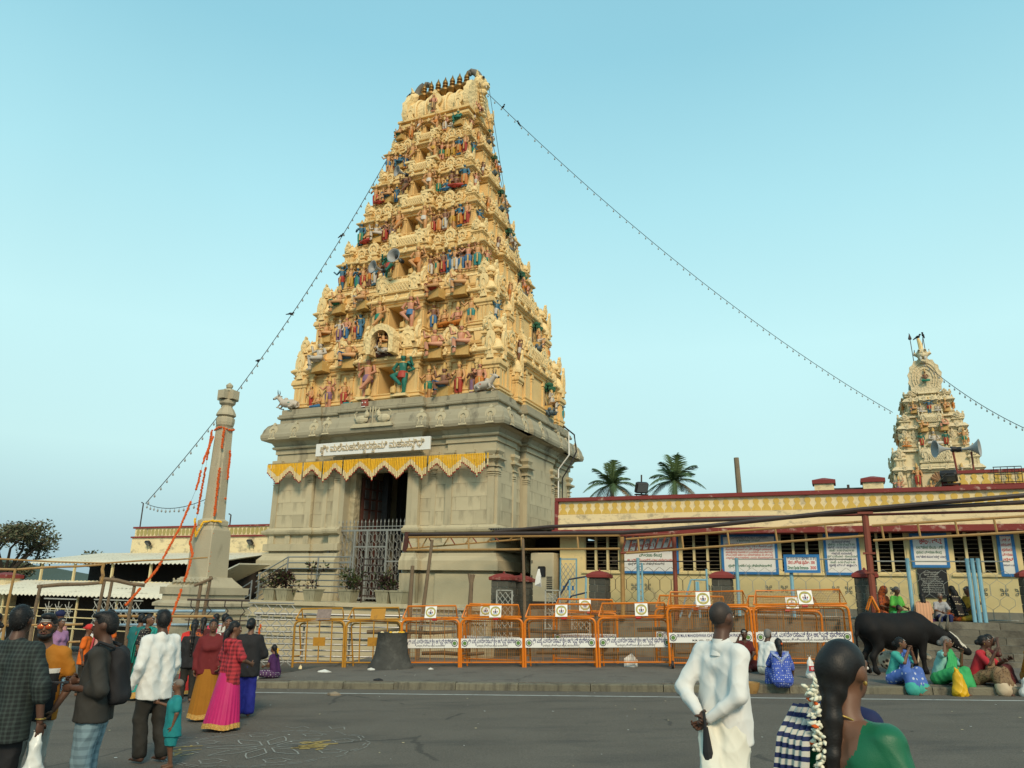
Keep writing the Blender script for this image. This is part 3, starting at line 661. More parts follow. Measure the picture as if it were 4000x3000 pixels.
mb.loft([[(x, y, z) for y, z in arc] for x in (-.86, .86)][::-1], mat=1)
for q in (-1, 1):
 M_ = Matrix.Rotation(math.pi / 2 * q, 4, 'Z'); k = kudu(MB(), 1.25, -.05, .05)
 mb.add([tuple(M_ @ Vector((x, y, z + .62)) + Vector((q * .9, 0, 0))) for x, y, z in k.v], k.f, 1)
 k = kudu(MB(), .9, -.05, .05); mb.add([(x + q * .62, y - .33, z + .55) for x, y, z in k.v], k.f, 1)
for x in (-.4, -.2, 0, .2, .4): mb.lathe([(.06, .80), (.04, .84), (.055, .88), (.0, .98)], 6, (x, 0, 0))
mb.plate([(-.42, .22), (.42, .22), (.42, .62), (-.42, .62)], -.38, -.33, 0)
for k in range(-3, 4):
 mb.tube([(k * .12 - .10, -.39, .26), (k * .12 + .10, -.39, .58)], .016, 4, 1); mb.tube([(k * .12 + .10, -.395, .26), (k * .12 - .10, -.395, .58)], .016, 4, 1)
ME_SALA = mb.mesh('wagon_roof', [M_TOWER, M_CARVE])
ME_KUDU_T = kudu(MB(), .55, -.03, .04).mesh('eave_motif', M_CARVE)
mb = MB(); mb.lathe([(.05, 0), (.07, .05), (.045, .12), (.075, .2), (.04, .28), (.06, .3)], 7); ME_BALU = mb.mesh('baluster', M_TOWER_L)
def rock_tree():
 mb = MB(); r = random.Random(4)
 for k in range(16):
  mb.ball((r.uniform(-.3, .3), r.uniform(-.2, .12), r.uniform(.02, .22)), (r.uniform(.08, .14), r.uniform(.08, .13), r.uniform(.07, .11)), 6, 5, 0)
 mb.tube([(.0, .2, .1), (-.05, .22, .7), (0, .18, 1.1)], [.06, .05, .04], 6, 2)
 for k in range(26):
  mb.ball((r.gauss(0, .18), r.uniform(-.12, .2), 1.18 + r.uniform(-.1, .14)), r.uniform(.06, .10), 5, 4, 1)
 return mb.mesh('rock_and_tree', [M_ROCK, M_LEAFY, M_DARKWOOD])
ME_ROCKTREE = rock_tree()

# ------------------------------------------------------------------ the seven storeys
TZ = [9.12, 12.0, 14.58, 16.82, 18.92, 20.82, 22.55, 23.55]
TW0 = [4.62, 4.18, 3.72, 3.22, 2.88, 2.52, 2.16]; TW = [4.78, 4.22, 3.52, 2.90, 2.50, 2.14, 1.84]
TD = [3.45, 3.05, 2.62, 2.22, 1.88, 1.56, 1.28]
OPEN = [.44, .40, .37, .33, .30, .27, .22]
poses = ['stand', 'raise', 'namaste', 'stand', 'raise']
FIG = {
 0: [(-3.75, 'stand', 'ochre', 'red', .95), (-3.35, 'cross', 'ochre', 'blue', .95), (-2.85, 'raise', 'peach', 'purple', 1.1), (-2.1, 'stand', 'ochre', 'red', 1.0), (-1.75, 'cross', 'ochre', 'teal', .8), (1.75, 'raise', 'ochre', 'green', 1.15), (2.45, 'seat', 'brown', 'blue', 1.25), (3.05, 'stand', 'ochre', 'red', 1.2), (3.62, 'namaste', 'brown', 'purple', 1.0), (3.95, 'stand', 'peach', 'orange', 1.1)],
 1: [(-3.55, 'seat', 'ochre', 'orange', 1.0), (-2.95, 'stand', 'pale', 'purple', .95), (-2.6, 'stand', 'peach', 'blue', 1.0), (-2.2, 'raise', 'ochre', 'red', .95), (-1.9, 'stand', 'blue', 'blue', 1.05), (1.65, 'stand', 'brown', 'blue', 1.0), (2.15, 'cross', 'ochre', 'orange', 1.15), (2.75, 'cross', 'peach', 'orange', 1.2), (3.35, 'raise', 'ochre', 'teal', 1.1)],
 2: [(-3.55, 'raise', 'blue', 'red', 1.0), (-3.05, 'stand', 'ochre', 'yellow', .88), (-2.72, 'namaste', 'blue', 'green', .85), (-2.4, 'stand', 'ochre', 'red', .85), (-2.08, 'raise', 'brown', 'orange', .9), (-1.78, 'stand', 'blue', 'white', .9), (-1.45, 'namaste', 'brown', 'orange', .9), (-1.12, 'stand', 'peach', 'blue', 1.0), (1.2, 'stand', 'brown', 'white', .85), (1.52, 'namaste', 'ochre', 'green', .9), (1.85, 'stand', 'brown', 'red', .9), (2.15, 'raise', 'blue', 'blue', .95), (2.45, 'stand', 'ochre', 'white', 1.0), (2.78, 'stand', 'brown', 'blue', .95), (3.15, 'raise', 'peach', 'blue', 1.0), (3.6, 'stand', 'ochre', 'teal', 1.0)],
 3: [(-3.1, 'stand', 'blue', 'green', .95), (-2.65, 'cross', 'ochre', 'red', 1.0), (-2.2, 'seat', 'pale', 'yellow', .95), (-1.7, 'stand', 'brown', 'red', .9), (-1.3, 'raise', 'ochre', 'purple', .9), (1.05, 'stand', 'brown', 'red', .8), (1.35, 'namaste', 'ochre', 'orange', .85), (1.68, 'stand', 'brown', 'white', .9), (2.1, 'raise', 'ochre', 'yellow', .95), (2.55, 'stand', 'blue', 'orange', .95), (2.9, 'stand', 'ochre', 'red', 1.0)],
 4: [(-2.75, 'stand', 'ochre', 'red', .85), (-2.4, 'cross', 'ochre', 'red', .8), (-1.95, 'seat', 'ochre', 'blue', .9), (-1.5, 'stand', 'blue', 'blue', .7), (1.05, 'stand', 'ochre', 'green', .75), (1.55, 'cross', 'blue', 'blue', .8), (1.8, 'raise', 'brown', 'orange', .85), (2.15, 'cross', 'brown', 'red', .95), (2.6, 'stand', 'blue', 'orange', .95)],
 5: [(-2.4, 'raise', 'ochre', 'blue', .8), (-1.95, 'stand', 'ochre', 'red', .7), (-1.65, 'seat', 'blue', 'blue', .75), (-1.3, 'stand', 'ochre', 'blue', .75), (.95, 'raise', 'peach', 'green', .8), (1.3, 'stand', 'ochre', 'yellow', .75), (1.65, 'stand', 'ochre', 'yellow', .75), (2.05, 'stand', 'blue', 'orange', .8), (2.4, 'stand', 'ochre', 'red', .85)],
 6: [(-1.95, 'seat', 'ochre', 'green', .7), (-1.3, 'stand', 'ochre', 'orange', .7), (.85, 'stand', 'peach', 'white', .7), (1.35, 'cross', 'pale', 'white', .6), (1.75, 'seat', 'green', 'green', .75)]}
BIG = {0: [(-3.35, 'seat', 'pale', 'white', 1.55), (-1.95, 'seat', 'ochre', 'blue', 1.5), (2.0, 'seat', 'peach', 'yellow', 1.5), (3.15, 'seat', 'peach', 'white', 1.5)],
       1: [(-3.0, 'seat', 'ochre', 'green', 1.35), (-1.75, 'seat', 'ochre', 'white', 1.35), (1.75, 'seat', 'ochre', 'red', 1.4), (2.85, 'seat', 'ochre', 'white', 1.4)]}
GUARD = [('peach', 'purple', 'green', 'red', 1.3), ('ochre', 'green', 'peach', 'blue', 1.15), ('green', 'red', 'ochre', 'orange', 1.05), ('ochre', 'orange', 'ochre', 'white', .98), ('brown', 'brown', 'ochre', 'white', .9), ('ochre', 'yellow', 'ochre', 'yellow', .82), ('ochre', 'white', 'ochre', 'orange', .68)]
GARM['brown'] = (.25, .14, .06)
for t in range(7):
 z0, z1 = TZ[t], TZ[t + 1]; h = z1 - z0; W, D = TW[t], TD[t]; W1, D1 = (TW[t + 1], TD[t + 1]) if t < 6 else (1.7, 1.1)
 big = t < 2
 cb, m, r, p = W * .20, W * .30, .12, .20
 cs, ms = D * .24, D * .40
 pl_ = lambda o, sh=0.0, notch=None: plan(W - sh * (W - W1), D - sh * (D - D1), o, cb, m, r, p, cs, ms, notch)
 wall_t = .585 if t < 6 else .66
 k = h * wall_t
 tier = empty('tier', parent=gopuram)
 mb = MB()
 def lv(rows, notch=None, mat=0): mb.loft([[(x, y, z0 + z) for x, y in pl_(o, sh, notch)] for z, o, sh in rows], mat=mat)
 nt = (OPEN[t], 1.3)
 u = h / 2.6
 lv([(0, .12, 0), (.10 * u, .12, 0), (.12 * u, .17, 0), (.17 * u, .17, 0), (.19 * u, .09, 0), (.24 * u, .09, 0), (.26 * u, .13, 0), (.30 * u, .13, 0)])
 lv([(.30 * u, .0, 0), (k - .20 * u, .0, 0)], nt)
 lv([(k - .20 * u, .07, 0), (k - .15 * u, .10, 0), (k - .12 * u, .03, 0), (k - .08 * u, .03, 0), (k - .05 * u, .10, 0), (k, .12, 0)])
 lv([(k, .15, 0), (k + .04 * u, .19, 0), (k + .10 * u, .20, 0)])
 lv([(k + .10 * u, .19, 0), (k + .16 * u, .17, .1), (k + .24 * u, .10, .2), (k + .26 * u, .0, .25)], mat=1)
 for q_, o_, s_ in ((.32, .05, .32), (.42, .08, .42), (.50, .04, .5)): lv([(k + q_ * u, o_, s_), (k + (q_ + .05) * u, o_ + .02, s_), (k + (q_ + .07) * u, o_ - .03, s_ + .04)])
 lv([(k + .26 * u, -.04, .25), (h - .14 * u, -.04, .55)])
 lv([(h - .14 * u, .05, .7), (h - .08 * u, .09, .8), (h, .06, .9)], mat=1)
 mb.build('storey_body', [M_TOWER, M_CARVE], tier)
 f0 = YC - D                       # front face y of corner bays
 wz = z0 + .30 * u; wh = k - .50 * u
 # pilasters: front, right and left faces
 xs = []
 for s in (-1, 1):
  xs += [(s * (W - .10), f0), (s * (W - cb + .10), f0), (s * (W - cb * .5), f0), (s * (m - .10), f0 - p), (s * (OPEN[t] + .10), f0 - p)]
  xs += [(s * (m + (W - cb - m) * q), f0 + r) for q in (.22, .5, .78)]
 for x, y in xs: inst(ME_TPIL, 'pilaster', tier, (x, y, wz), 0, (.17 * u ** .5, .16, wh))
 ys = []
 for s in (-1, 1):
  ys += [(s * (D - .10), 0), (s * (D - cs + .08), 0), (s * (ms - .10), p), (s * (ms * .45), p), (s * (ms + (D - cs - ms) * .5), -r)]
 for y, d in ys:
  inst(ME_TPIL, 'pilaster', tier, (W + d, YC + y, wz), math.pi / 2, (.17 * u ** .5, .16, wh))
  if t > 1: inst(ME_TPIL, 'pilaster', tier, (-W - d, YC + y, wz), -math.pi / 2, (.17 * u ** .5, .16, wh))
 # eave motifs
 nk = max(5, int(W * 2 / .62))
 for i in range(nk):
  x = -W + (i + .5) * 2 * W / nk
  inst(ME_KUDU_T, 'eave_motif', tier, (x, f0 - .17 - (p if abs(x) < m else 0), z0 + k + .15 * u), (-.25, 0, 0), .75 * u ** .5)
 nk = max(4, int(D * 2 / .7))
 for i in range(nk):
  y = -D + (i + .5) * 2 * D / nk
  inst(ME_KUDU_T, 'eave_motif', tier, (W + .17 + (p if abs(y) < ms else 0), YC + y, z0 + k + .15 * u), (-.25, 0, math.pi / 2), .75 * u ** .5)
 # parapet shrines
 hz = z0 + k + .22 * u; hh = (h - k) * (1.05 if t < 6 else .7)
 if t < 6:
  sc = hh * 1.12
  for sx in (-1, 1):
   for sy in (-1, 1):
    inst(ME_SHRINE, 'corner_shrine', tier, (sx * (W - .32 * u), YC + sy * (D - .32 * u), hz - .05), 0, (cb * 1.15, cb * 1.15, sc))
  if big:                       # the lower storeys' corner pavilions stand full height in front of the wall
   for sx in (-1, 1):
    inst(ME_SHRINE, 'corner_shrine', tier, (sx * (W - .28), f0 + .22, z0 + .05), 0, (1.15, 1.0, h * .92))
    inst(ME_SHRINE, 'corner_shrine', tier, (sx * (W - .12), YC + D - .35, z0 + .05), 0, (1.0, 1.0, h * .92))
   inst(ME_SHRINE, 'corner_shrine', tier, (W - .05, YC - D * .50, z0 + .05), 0, (.8, .75, h * .72))
   inst(ME_SHRINE, 'corner_shrine', tier, (W - .05, YC + D * .52, z0 + .05), 0, (.8, .75, h * .72))
  for s in (-1, 1):
   xx = m + (W - cb - m) * .5
   inst(ME_GABLE, 'gable_niche', tier, (s * xx, f0 + .14, hz), 0, (hh * .82, .8, hh * .9))
   if not big:
    inst(ME_GABLE, 'gable_niche', tier, (s * (xx - (W - cb - m) * .34), f0 + .16, hz), 0, (hh * .6, 1, hh * .7)); inst(ME_GABLE, 'gable_niche', tier, (s * (xx + (W - cb - m) * .34), f0 + .16, hz), 0, (hh * .6, 1, hh * .7))
   else:
    for q in (.1, .9):
     for b_ in range(3): inst(ME_BALU, 'baluster', tier, (s * (m + .12 + b_ * .16 + q * .2), f0 + .0, hz + .02), 0, hh)
  for s in (-1, 1):
   inst(ME_GABLE, 'gable_niche', tier, (W - .14, YC + s * (ms + (D - cs - ms) * .55), hz), math.pi / 2, (hh * .8, 1, hh * .9))
  inst(ME_SALA, 'wagon_roof', tier, (W - .05, YC, hz), math.pi / 2, (ms * .9, .7, hh * .9))
  inst(ME_SALA, 'wagon_roof', tier, (0, f0 - .02, hz), 0, (m * .95, .7, hh * .95))
 # figures
 led = f0 - .30
 for x, pose, sk, g, fh in FIG[t]:
  yy = (f0 - .10) if abs(x) > W - cb else (f0 - .02)
  mbz = z0 + (.16 if t else .02)
  statue(tier, pose, sk, g, (x * (W / TW0[t]), yy - (.12 if pose == 'seat' else .06), mbz), fh * (1.12 if t < 2 else 1.2), rnd.uniform(-.35, .35))
 for x, pose, sk, g, fh in BIG.get(t, []): statue(tier, pose, sk, g, (x * W / TW0[t], f0 - .22, z0 + k - .10), fh, rnd.uniform(-.3, .3))
 a, b, c, d, gh = GUARD[t]
 ledge = MB().box(-.32, .32, -.30, .1, -.10, 0).mesh('statue_ledge', M_TOWER_L) if t == 0 else ledge
 for s, sk, g in ((-1, a, b), (1, c, d)):
  if sk not in M_SK: sk = 'brown'
  xg = s * (OPEN[t] + .36 * u ** .5); yg = f0 - p - .22
  inst(ledge, 'statue_ledge', tier, (xg, yg + .04, z0 + .17 * u), 0, (u ** .5, u ** .5, 1))
  statue(tier, 'guard', sk, g, (xg, yg, z0 + .18 * u), gh * 1.3, 0).scale.x *= -s
 # sage under a tree on the side face, corner figures
 if t < 7:
  o = inst(ME_ROCKTREE, 'rock_and_tree', tier, (W + p + .18, YC + D * .28, z0 + .12), math.pi / 2, .95 * u ** .6)
  statue(tier, 'seat', ['pale', 'ochre', 'peach'][t % 3], ['brown', 'white', 'orange'][t % 3], (W + p + .28, YC + D * .28, z0 + .16), 1.05 * u ** .6, math.pi / 2)
  statue(tier, 'stand', ['blue', 'ochre'][t % 2], ['teal', 'orange', 'red'][t % 3], (W + .10, YC + D - .1, z0 + .3 * u), .95 * u ** .5, RAD(110))
  if t > 0: statue(tier, 'raise', ['peach', 'blue'][t % 2], ['orange', 'white', 'green'][t % 3], (W + .12, YC - D + .25, z0 + .3 * u), .95 * u ** .5, RAD(75))
  statue(tier, 'raise', ['brown', 'ochre'][t % 2], ['white', 'orange'][t % 2], (W + .05, YC - D * .45, z0 + k + .2), .85 * u ** .5, RAD(90))
# bulls on the corners, lion rider in the arched niche, loudspeakers
o = inst(ME_BULL, 'bull_statue', gopuram, (4.45, .05, 9.12), RAD(-12), 1.05); o.color = (.5, .12, .08, 1)
o = inst(ME_BULL, 'bull_statue', gopuram, (-4.75, .0, 9.12), RAD(192), 1.1); o.color = (.1, .25, .22, 1)
niche = MB()
arch = [(.42, 0)] + [(.42 * math.cos(RAD(a)), .55 + .42 * math.sin(RAD(a))) for a in range(0, 181, 15)] + [(-.42, 0)]
outer = [(.62, 0)] + [(.62 * math.cos(RAD(a)) * (1.06 if (a // 12) % 2 else 1), .55 + .66 * math.sin(RAD(a)) * (1.06 if (a // 12) % 2 else 1)) for a in range(0, 181, 12)] + [(-.62, 0)]
for (x0, zz0), (x1, zz1) in zip(arch[:-1], arch[1:]):
 pass
def ringplate(mb, inn, out, y0, y1, mat=0):
 n = min(len(inn), len(out))
 idx = [round(i * (len(out) - 1) / (len(inn) - 1)) for i in range(len(inn))]
 for i in range(len(inn) - 1):
  a, b, c, d = inn[i], inn[i + 1], out[idx[i + 1]], out[idx[i]]
  mb.add([(a[0], y0, a[1]), (b[0], y0, b[1]), (c[0], y0, c[1]), (d[0], y0, d[1]), (a[0], y1, a[1]), (b[0], y1, b[1]), (c[0], y1, c[1]), (d[0], y1, d[1])], [(0, 3, 2, 1), (4, 5, 6, 7), (0, 1, 5, 4), (1, 2, 6, 5), (2, 3, 7, 6), (3, 0, 4, 7)], mat)
ringplate(niche, arch, outer, -.30, .2, 1); niche.plate([(p_[0], p_[1]) for p_ in arch], .12, .2, 2)
nic = niche.build('arched_niche', [M_TOWER, M_CARVE, M_DARKWOOD], gopuram, (-.08, -.12, 11.0))
statue(nic, 'seat', 'ochre', 'orange', (.05, -.1, .28), .75, .5, 'rider_statue')
o = inst(ME_BULL, 'lion_statue', nic, (0, -.05, .03), math.pi, .68); o.color = (.6, .3, .05, 1)
M_HORNGREY = pm('speaker_grey', (0.30, 0.31, 0.31), 0.45, 0.15, 6)
def horn_mesh():
 mb = MB(); pr = []
 for i in range(9):
  t_ = i / 8; pr.append((.035 + .26 * t_ ** 2.6, .55 * t_))
 rings = [[(r_ * math.cos(2 * math.pi * q / 20), -y_, r_ * math.sin(2 * math.pi * q / 20)) for q in range(20)] for r_, y_ in pr]
 rings += [[(r_ * .92 * math.cos(2 * math.pi * q / 20), -y_ - .0, r_ * .92 * math.sin(2 * math.pi * q / 20)) for q in range(20)] for r_, y_ in pr[::-1]]
 mb.loft(rings, caps=True); mb.tube([(0, .14, 0), (0, -.02, 0)], [.09, .09], 12, 1); mb.ball((0, -.34, 0), .05, 8, 6, 1)
 return mb.mesh('horn_speaker', [M_HORNGREY, M_BLACK], smooth=True, angle=50)
ME_HORN = horn_mesh()
def horn(loc, rot, s, label, parent=None):
 o = inst(ME_HORN, 'horn_speaker', parent, loc, rot, s)
 if label: tag(o, label, 'loudspeaker', 'horn loudspeakers')
 return o
for (x, y, z, rz, s, lab) in ((.12, 1.2 - .75, 15.32, 0, 1.05, 'grey horn loudspeaker in the third-storey opening of the tall tower'), (-.75, .42, 15.0, -.35, .95, 'grey horn loudspeaker beside the third-storey opening, tilted to the side'), (-.42, 1.25, 19.95, -.5, .85, 'grey horn loudspeaker on the fifth storey of the tall tower')):
 horn(gop(x, y, z), (0, 0, TEMPLE_ROT + rz), s, lab)
mk = MB(); mk.ball((0, 0, 0), (.17, .10, .20), 9, 7, 0); mk.ball((0, -.08, -.04), (.05, .05, .06), 6, 5, 0)
for q in (-1, 1): mk.ball((q * .07, -.09, .05), .03, 6, 5, 1); mk.ball((q * .12, -.03, .15), (.05, .03, .07), 6, 5, 0)
mk.box(-.08, .08, -.12, -.08, -.13, -.10, 1); mk.build('demon_mask', [pm('mask_red', (.25, .06, .04), .6), M_WHITEBOARD], gopuram, (-.72, -.18, 9.0))

# ------------------------------------------------------------------ wagon vault, finials, horned gables
crown = empty('wagon_vault', parent=gopuram)
mb = MB()
VZ = 23.52
for w_, d_, a, b in ((1.9, 1.25, 0, .12), (1.8, 1.15, .12, .26), (1.95, 1.3, .26, .36), (1.85, 1.08, .36, .5)): mb.box(-w_, w_, YC - d_, YC + d_, VZ + a, VZ + b)
mb.build('vault_base', M_TOWER, crown)
mb = MB()
arc = []
for a in range(-20, 201, 11): arc.append(((.98 if 60 < a < 120 else 1.06) * math.cos(RAD(a)), .95 + (.98 if a < 45 or a > 135 else 1.0) * math.sin(RAD(a))))
mb.loft([[(x, YC + y, VZ + z - .05) for y, z in arc] for x in (1.55, -1.55)])
mb.build('vault', M_CARVE, crown)
for x in (-1.1, -.55, .55, 1.1): inst(MB().tube([(0, -1.13 * math.cos(RAD(a)), .95 + 1.02 * math.sin(RAD(a))) for a in range(-20, 91, 10)], .06, 6).mesh('vault_rib', M_TOWER_L), 'vault_rib', crown, (x, YC, VZ - .05))
g_ = kudu(MB(), 1.5, -.1, .1).mesh('vault_gable', M_TOWER_L)
inst(g_, 'vault_gable', crown, (0, YC - 1.12, VZ + .95)); statue(crown, 'stand', 'peach', 'brown', (0, YC - 1.30, VZ + .42), .95)
for x in (-1.35, 1.25): inst(g_, 'vault_gable', crown, (x, YC - 1.1, VZ + .75), 0, .62)
mb = MB(); mb.lathe([(.10, 0), (.16, .03), (.16, .06), (.09, .12), (.15, .18), (.24, .30), (.22, .40), (.10, .48), (.07, .52), (.13, .57), (.12, .62), (.06, .66), (.12, .70), (.11, .78), (.05, .90), (.0, 1.05)], 14)
ME_KAL = mb.mesh('finial', M_BRASS, smooth=True, angle=40)
for i in range(7): inst(ME_KAL, 'finial', crown, (-1.26 + i * .40, YC - .15, 25.45), 0, (1.15, 1.15, 1.2))
def horned(s):
 mb = MB(); r = random.Random(3)
 # flame-edged horseshoe plate standing across the ridge
 pl = []
 for k in range(21):
  a = RAD(-55 + 290 * k / 20); rr = 1.22 + (.10 if k % 2 else 0); pl.append((rr * math.cos(a) * .95, .95 + rr * math.sin(a)))
 plate = MB(); plate.plate([(.8, -.1)] + pl + [(-.8, -.1)], -.14, .14)
 mb.add([(s * 1.68 - s * y * 1.0, YC + x, VZ + z + .1) for x, y, z in plate.v], [f if s > 0 else f[::-1] for f in plate.f], 0)
 # yali face
 mb.ball((s * 1.84, YC, VZ + 2.30), (.34, .46, .42), 12, 9, 0)
 mb.tube([(s * 1.82, YC, VZ + 2.2), (s * 2.1, YC, VZ + 2.1), (s * 2.28, YC, VZ + 2.16)], [.28, .24, .14], 8, 0)
 mb.tube([(s * 1.80, YC, VZ + 1.9), (s * 2.05, YC, VZ + 1.78), (s * 2.18, YC, VZ + 1.82)], [.22, .18, .10], 8, 0)
 for q in (-1, 1):
  mb.ball((s * 2.05, YC + q * .26, VZ + 2.42), .12, 8, 6, 0); mb.ball((s * 2.12, YC + q * .29, VZ + 2.42), .08, 7, 5, 2)
  mb.tube([(s * 1.8, YC + q * .3, VZ + 2.6), (s * 1.85, YC + q * .42, VZ + 2.85)], [.10, .02], 6, 0)
  mb.tube([(s * 2.2, YC + q * .12, VZ + 2.08), (s * 2.22, YC + q * .13, VZ + 1.92)], [.035, .008], 5, 1)
 for k in range(7): mb.ball((s * (1.95 + .02 * k), YC, VZ + 1.7 - .2 * k), (.12, .3 - .02 * k, .11), 7, 5, 0)
 return mb
for s in (-1, 1):
 hd = horned(s).build('lion_gable', [M_CARVE, M_WHITEBOARD, M_BLACK], crown, smooth=True, angle=55)
 # horn curling back over the finials
 mb = MB(); pts = []; rr = []
 for k in range(10):
  a = RAD(-20 + 128 * k / 9); pts.append((s * (1.30 + .50 * math.cos(a)), YC, VZ + 2.35 + .80 * math.sin(a))); rr.append(.20 - .05 * k / 9)
 mb.tube(pts, rr, 8); mb.ball((s * 1.30, YC, VZ + 3.26) if s > 0 else (s * 1.08, YC, VZ + 3.12), .1, 7, 5)
 mb.build('horn', pm('horn_lead_grey', (.17, .155, .13), .7, .3, 5), crown, smooth=True, angle=50)
statue(crown, 'seat', 'peach', 'brown', (2.02, YC - .45, VZ + .3), .75, RAD(70)); inst(ME_SHRINE, 'corner_shrine', crown, (1.95, YC + .9, VZ + .2), 0, (.5, .5, 1.1))
# ------------------------------------------------------------------ ticket hall on the right
M_CREAM = pm('cream_plaster', (0.72, 0.58, 0.29), 0.85, 0.10, 0.7, bump=0.2, bscale=40, dark=(0.40, 0.34, 0.22), damt=0.14, dscale=1.8)
M_CREAM_U = pm('cream_plaster_peeling', (0.74, 0.61, 0.36), 0.85, 0.10, 0.8, bump=0.25, bscale=30, dark=(0.22, 0.19, 0.14), damt=0.42, dscale=2.6, dstretch=(1, 1, 1.6))
M_RED = pm('oxide_red_paint', (0.20, 0.032, 0.028), 0.7, 0.15, 2, dark=(0.55, 0.42, 0.33), damt=0.04, dscale=3.5)
M_REDPEEL = pm('oxide_red_peeling', (0.21, 0.035, 0.03), 0.75, 0.15, 2, dark=(0.60, 0.48, 0.38), damt=0.28, dscale=3.4, bump=.2)
M_KEY = pm('keyhole_yellow', (0.60, 0.40, 0.09), 0.8, 0.10, 3, dark=(0.36, 0.25, 0.08), damt=.12, dscale=3, rand=.04)
M_MULL = pm('window_cream', (0.66, 0.55, 0.30), 0.7, 0.1)
M_BAR = pm('window_bar', (0.30, 0.26, 0.18), 0.6, 0.2)
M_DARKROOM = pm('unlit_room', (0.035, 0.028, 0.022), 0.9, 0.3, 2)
M_BLUEF = pm('sign_blue', (0.03, 0.17, 0.42), 0.5, 0.12, 4)
M_SKYBLUE = pm('rail_sky_blue', (0.20, 0.40, 0.50), 0.5, 0.25, 5, dark=(.12, .12, .12), damt=.12, dscale=6)
M_BASALT = pm('basalt_block', (0.085, 0.082, 0.066), 0.85, 0.35, 4, bump=0.6, bscale=30, rand=.22)
M_MORTAR = pm('mortar', (0.30, 0.29, 0.24), 0.95, 0.15, 5)
M_STEP = pm('step_stone', (0.17, 0.155, 0.12), 0.92, 0.3, 1.2, bump=0.5, bscale=25, dark=(0.05, 0.042, 0.035), damt=0.6, dscale=1.6, rand=.2)
M_YPIPE = pm('pipe_ochre', (0.34, 0.20, 0.07), 0.55, 0.2, 6, dark=(.12, .06, .03), damt=.15, dscale=5)
M_DPIPE = pm('pipe_dark', (0.05, 0.035, 0.03), 0.5, 0.3, 5)
M_RPIPE = pm('pipe_red_oxide', (0.20, 0.05, 0.03), 0.6, 0.25, 4, dark=(.10, .04, .02), damt=.2, dscale=4)
HZ = 1.38
ticket = empty('ticket_hall', HALL, HALL_ROT)
tag(ticket, 'long cream hall with barred windows and a parapet of yellow keyhole motifs', 'building')
WINS = [(.84, 2.07), (4.10, 5.37), (7.14, 8.32), (9.49, 10.64), (11.80, 12.89), (13.45, 14.7), (16.2, 17.6)]
mb = MB(); X1 = 22.0
mb.box(-.02, X1, 0, .25, 1.0, 2.63)
px = -.02
for a, b in WINS: mb.box(px, a, 0, .25, 2.63, 3.80); px = b
mb.box(px, X1, 0, .25, 2.63, 3.80)
mb.box(-.02, .23, .25, 8, 1.0, 3.80); mb.box(X1 - .25, X1, .25, 8, 1.0, 3.8); mb.box(-.02, X1, 7.75, 8, 1, 3.8)
mb.build('wall', M_CREAM, ticket)
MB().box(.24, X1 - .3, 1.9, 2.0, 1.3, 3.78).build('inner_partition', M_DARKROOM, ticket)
mb = MB(); mb.box(-.05, X1, -.05, 0, 1.2, 1.62); mb.build('wall_footing', pm('footing_grey', (.20, .20, .17), .9, .25, 2, dark=(.08, .08, .07), damt=.3, dscale=2), ticket)
mb = MB(); mb.box(-.10, X1, -.62, .3, 3.80, 3.97); mb.build('eave_slab', M_REDPEEL, ticket)
mb = MB(); mb.box(-.12, X1, -.03, .25, 3.97, 4.52); mb.box(-.12, X1, .03, .25, 4.52, 4.99); mb.box(-.12, .12, .25, 8, 3.97, 4.99); mb.build('parapet_wall', M_CREAM_U, ticket)
mb = MB(); mb.box(-.18, X1, -.08, .3, 4.99, 5.11); mb.box(-.20, -.08, -.07, .28, 3.975, 4.985); mb.box(-.18, .14, .3, 8, 4.99, 5.11); mb.build('coping', M_RED, ticket)
MB().box(-.1, X1, .25, 8, 4.0, 4.3).build('flat_roof', M_STEP, ticket)
kp = [(-.085, -.2), (.085, -.2), (.145, -.2), (.135, -.13), (.085, -.06), (.050, -.01), (.07, .03)] + [(.092 * math.cos(RAD(a)), .09 + .09 * math.sin(RAD(a))) for a in range(-20, 201, 20)] + [(-.07, .03), (-.050, -.01), (-.085, -.06), (-.135, -.13), (-.145, -.2)]
me = MB().plate(kp, -.012, .03).mesh('keyhole_motif', M_KEY)
for i in range(71): inst(me, 'keyhole_motif', ticket, (.09 + i * .3065, .03, 4.745))
me_bar = MB().tube([(0, 0, 0), (1, 0, 0)], .0055, 4).mesh('window_rod', M_BAR)
for a, b in WINS:
 w = empty('window', (a, 0, 2.63), parent=ticket); L = b - a
 mb = MB(); mb.box(0, L, .02, .10, 0, .05); mb.box(0, .05, .02, .10, .05, 1.17); mb.box(L - .05, L, .02, .10, .05, 1.17)
 for k in (1, 2): mb.box(L * k / 3 - .035, L * k / 3 + .035, .0, .12, .05, 1.17)
 mb.build('window_frame', M_MULL, w)
 for k in range(9): inst(me_bar, 'window_rod', w, (.04, .05, .12 + k * .12), 0, (L - .08, 1, 1))
 MB().box(-.06, L + .06, -.06, .0, -.06, 0).build('window_sill', M_CREAM, w)
# shelves with bundles seen through the second and last windows
mb = MB(); r = random.Random(5)
for x0, x1 in ((1.2, 2.0), (7.2, 8.3), (11.9, 12.8)):
 for z in (2.55, 2.9): mb.box(x0, x1, .8, 1.3, z, z + .03, 0)
 for k in range(9):
  x = r.uniform(x0 + .1, x1 - .1); z = r.choice((2.58, 2.93)); mb.box(x - .09, x + .09, .85, 1.1, z, z + r.uniform(.12, .24), 1)
mb.build('stock_shelf', [M_DARKWOOD, pm('bundle_cloth', (.30, .22, .13), .8, .4, 6)], ticket)
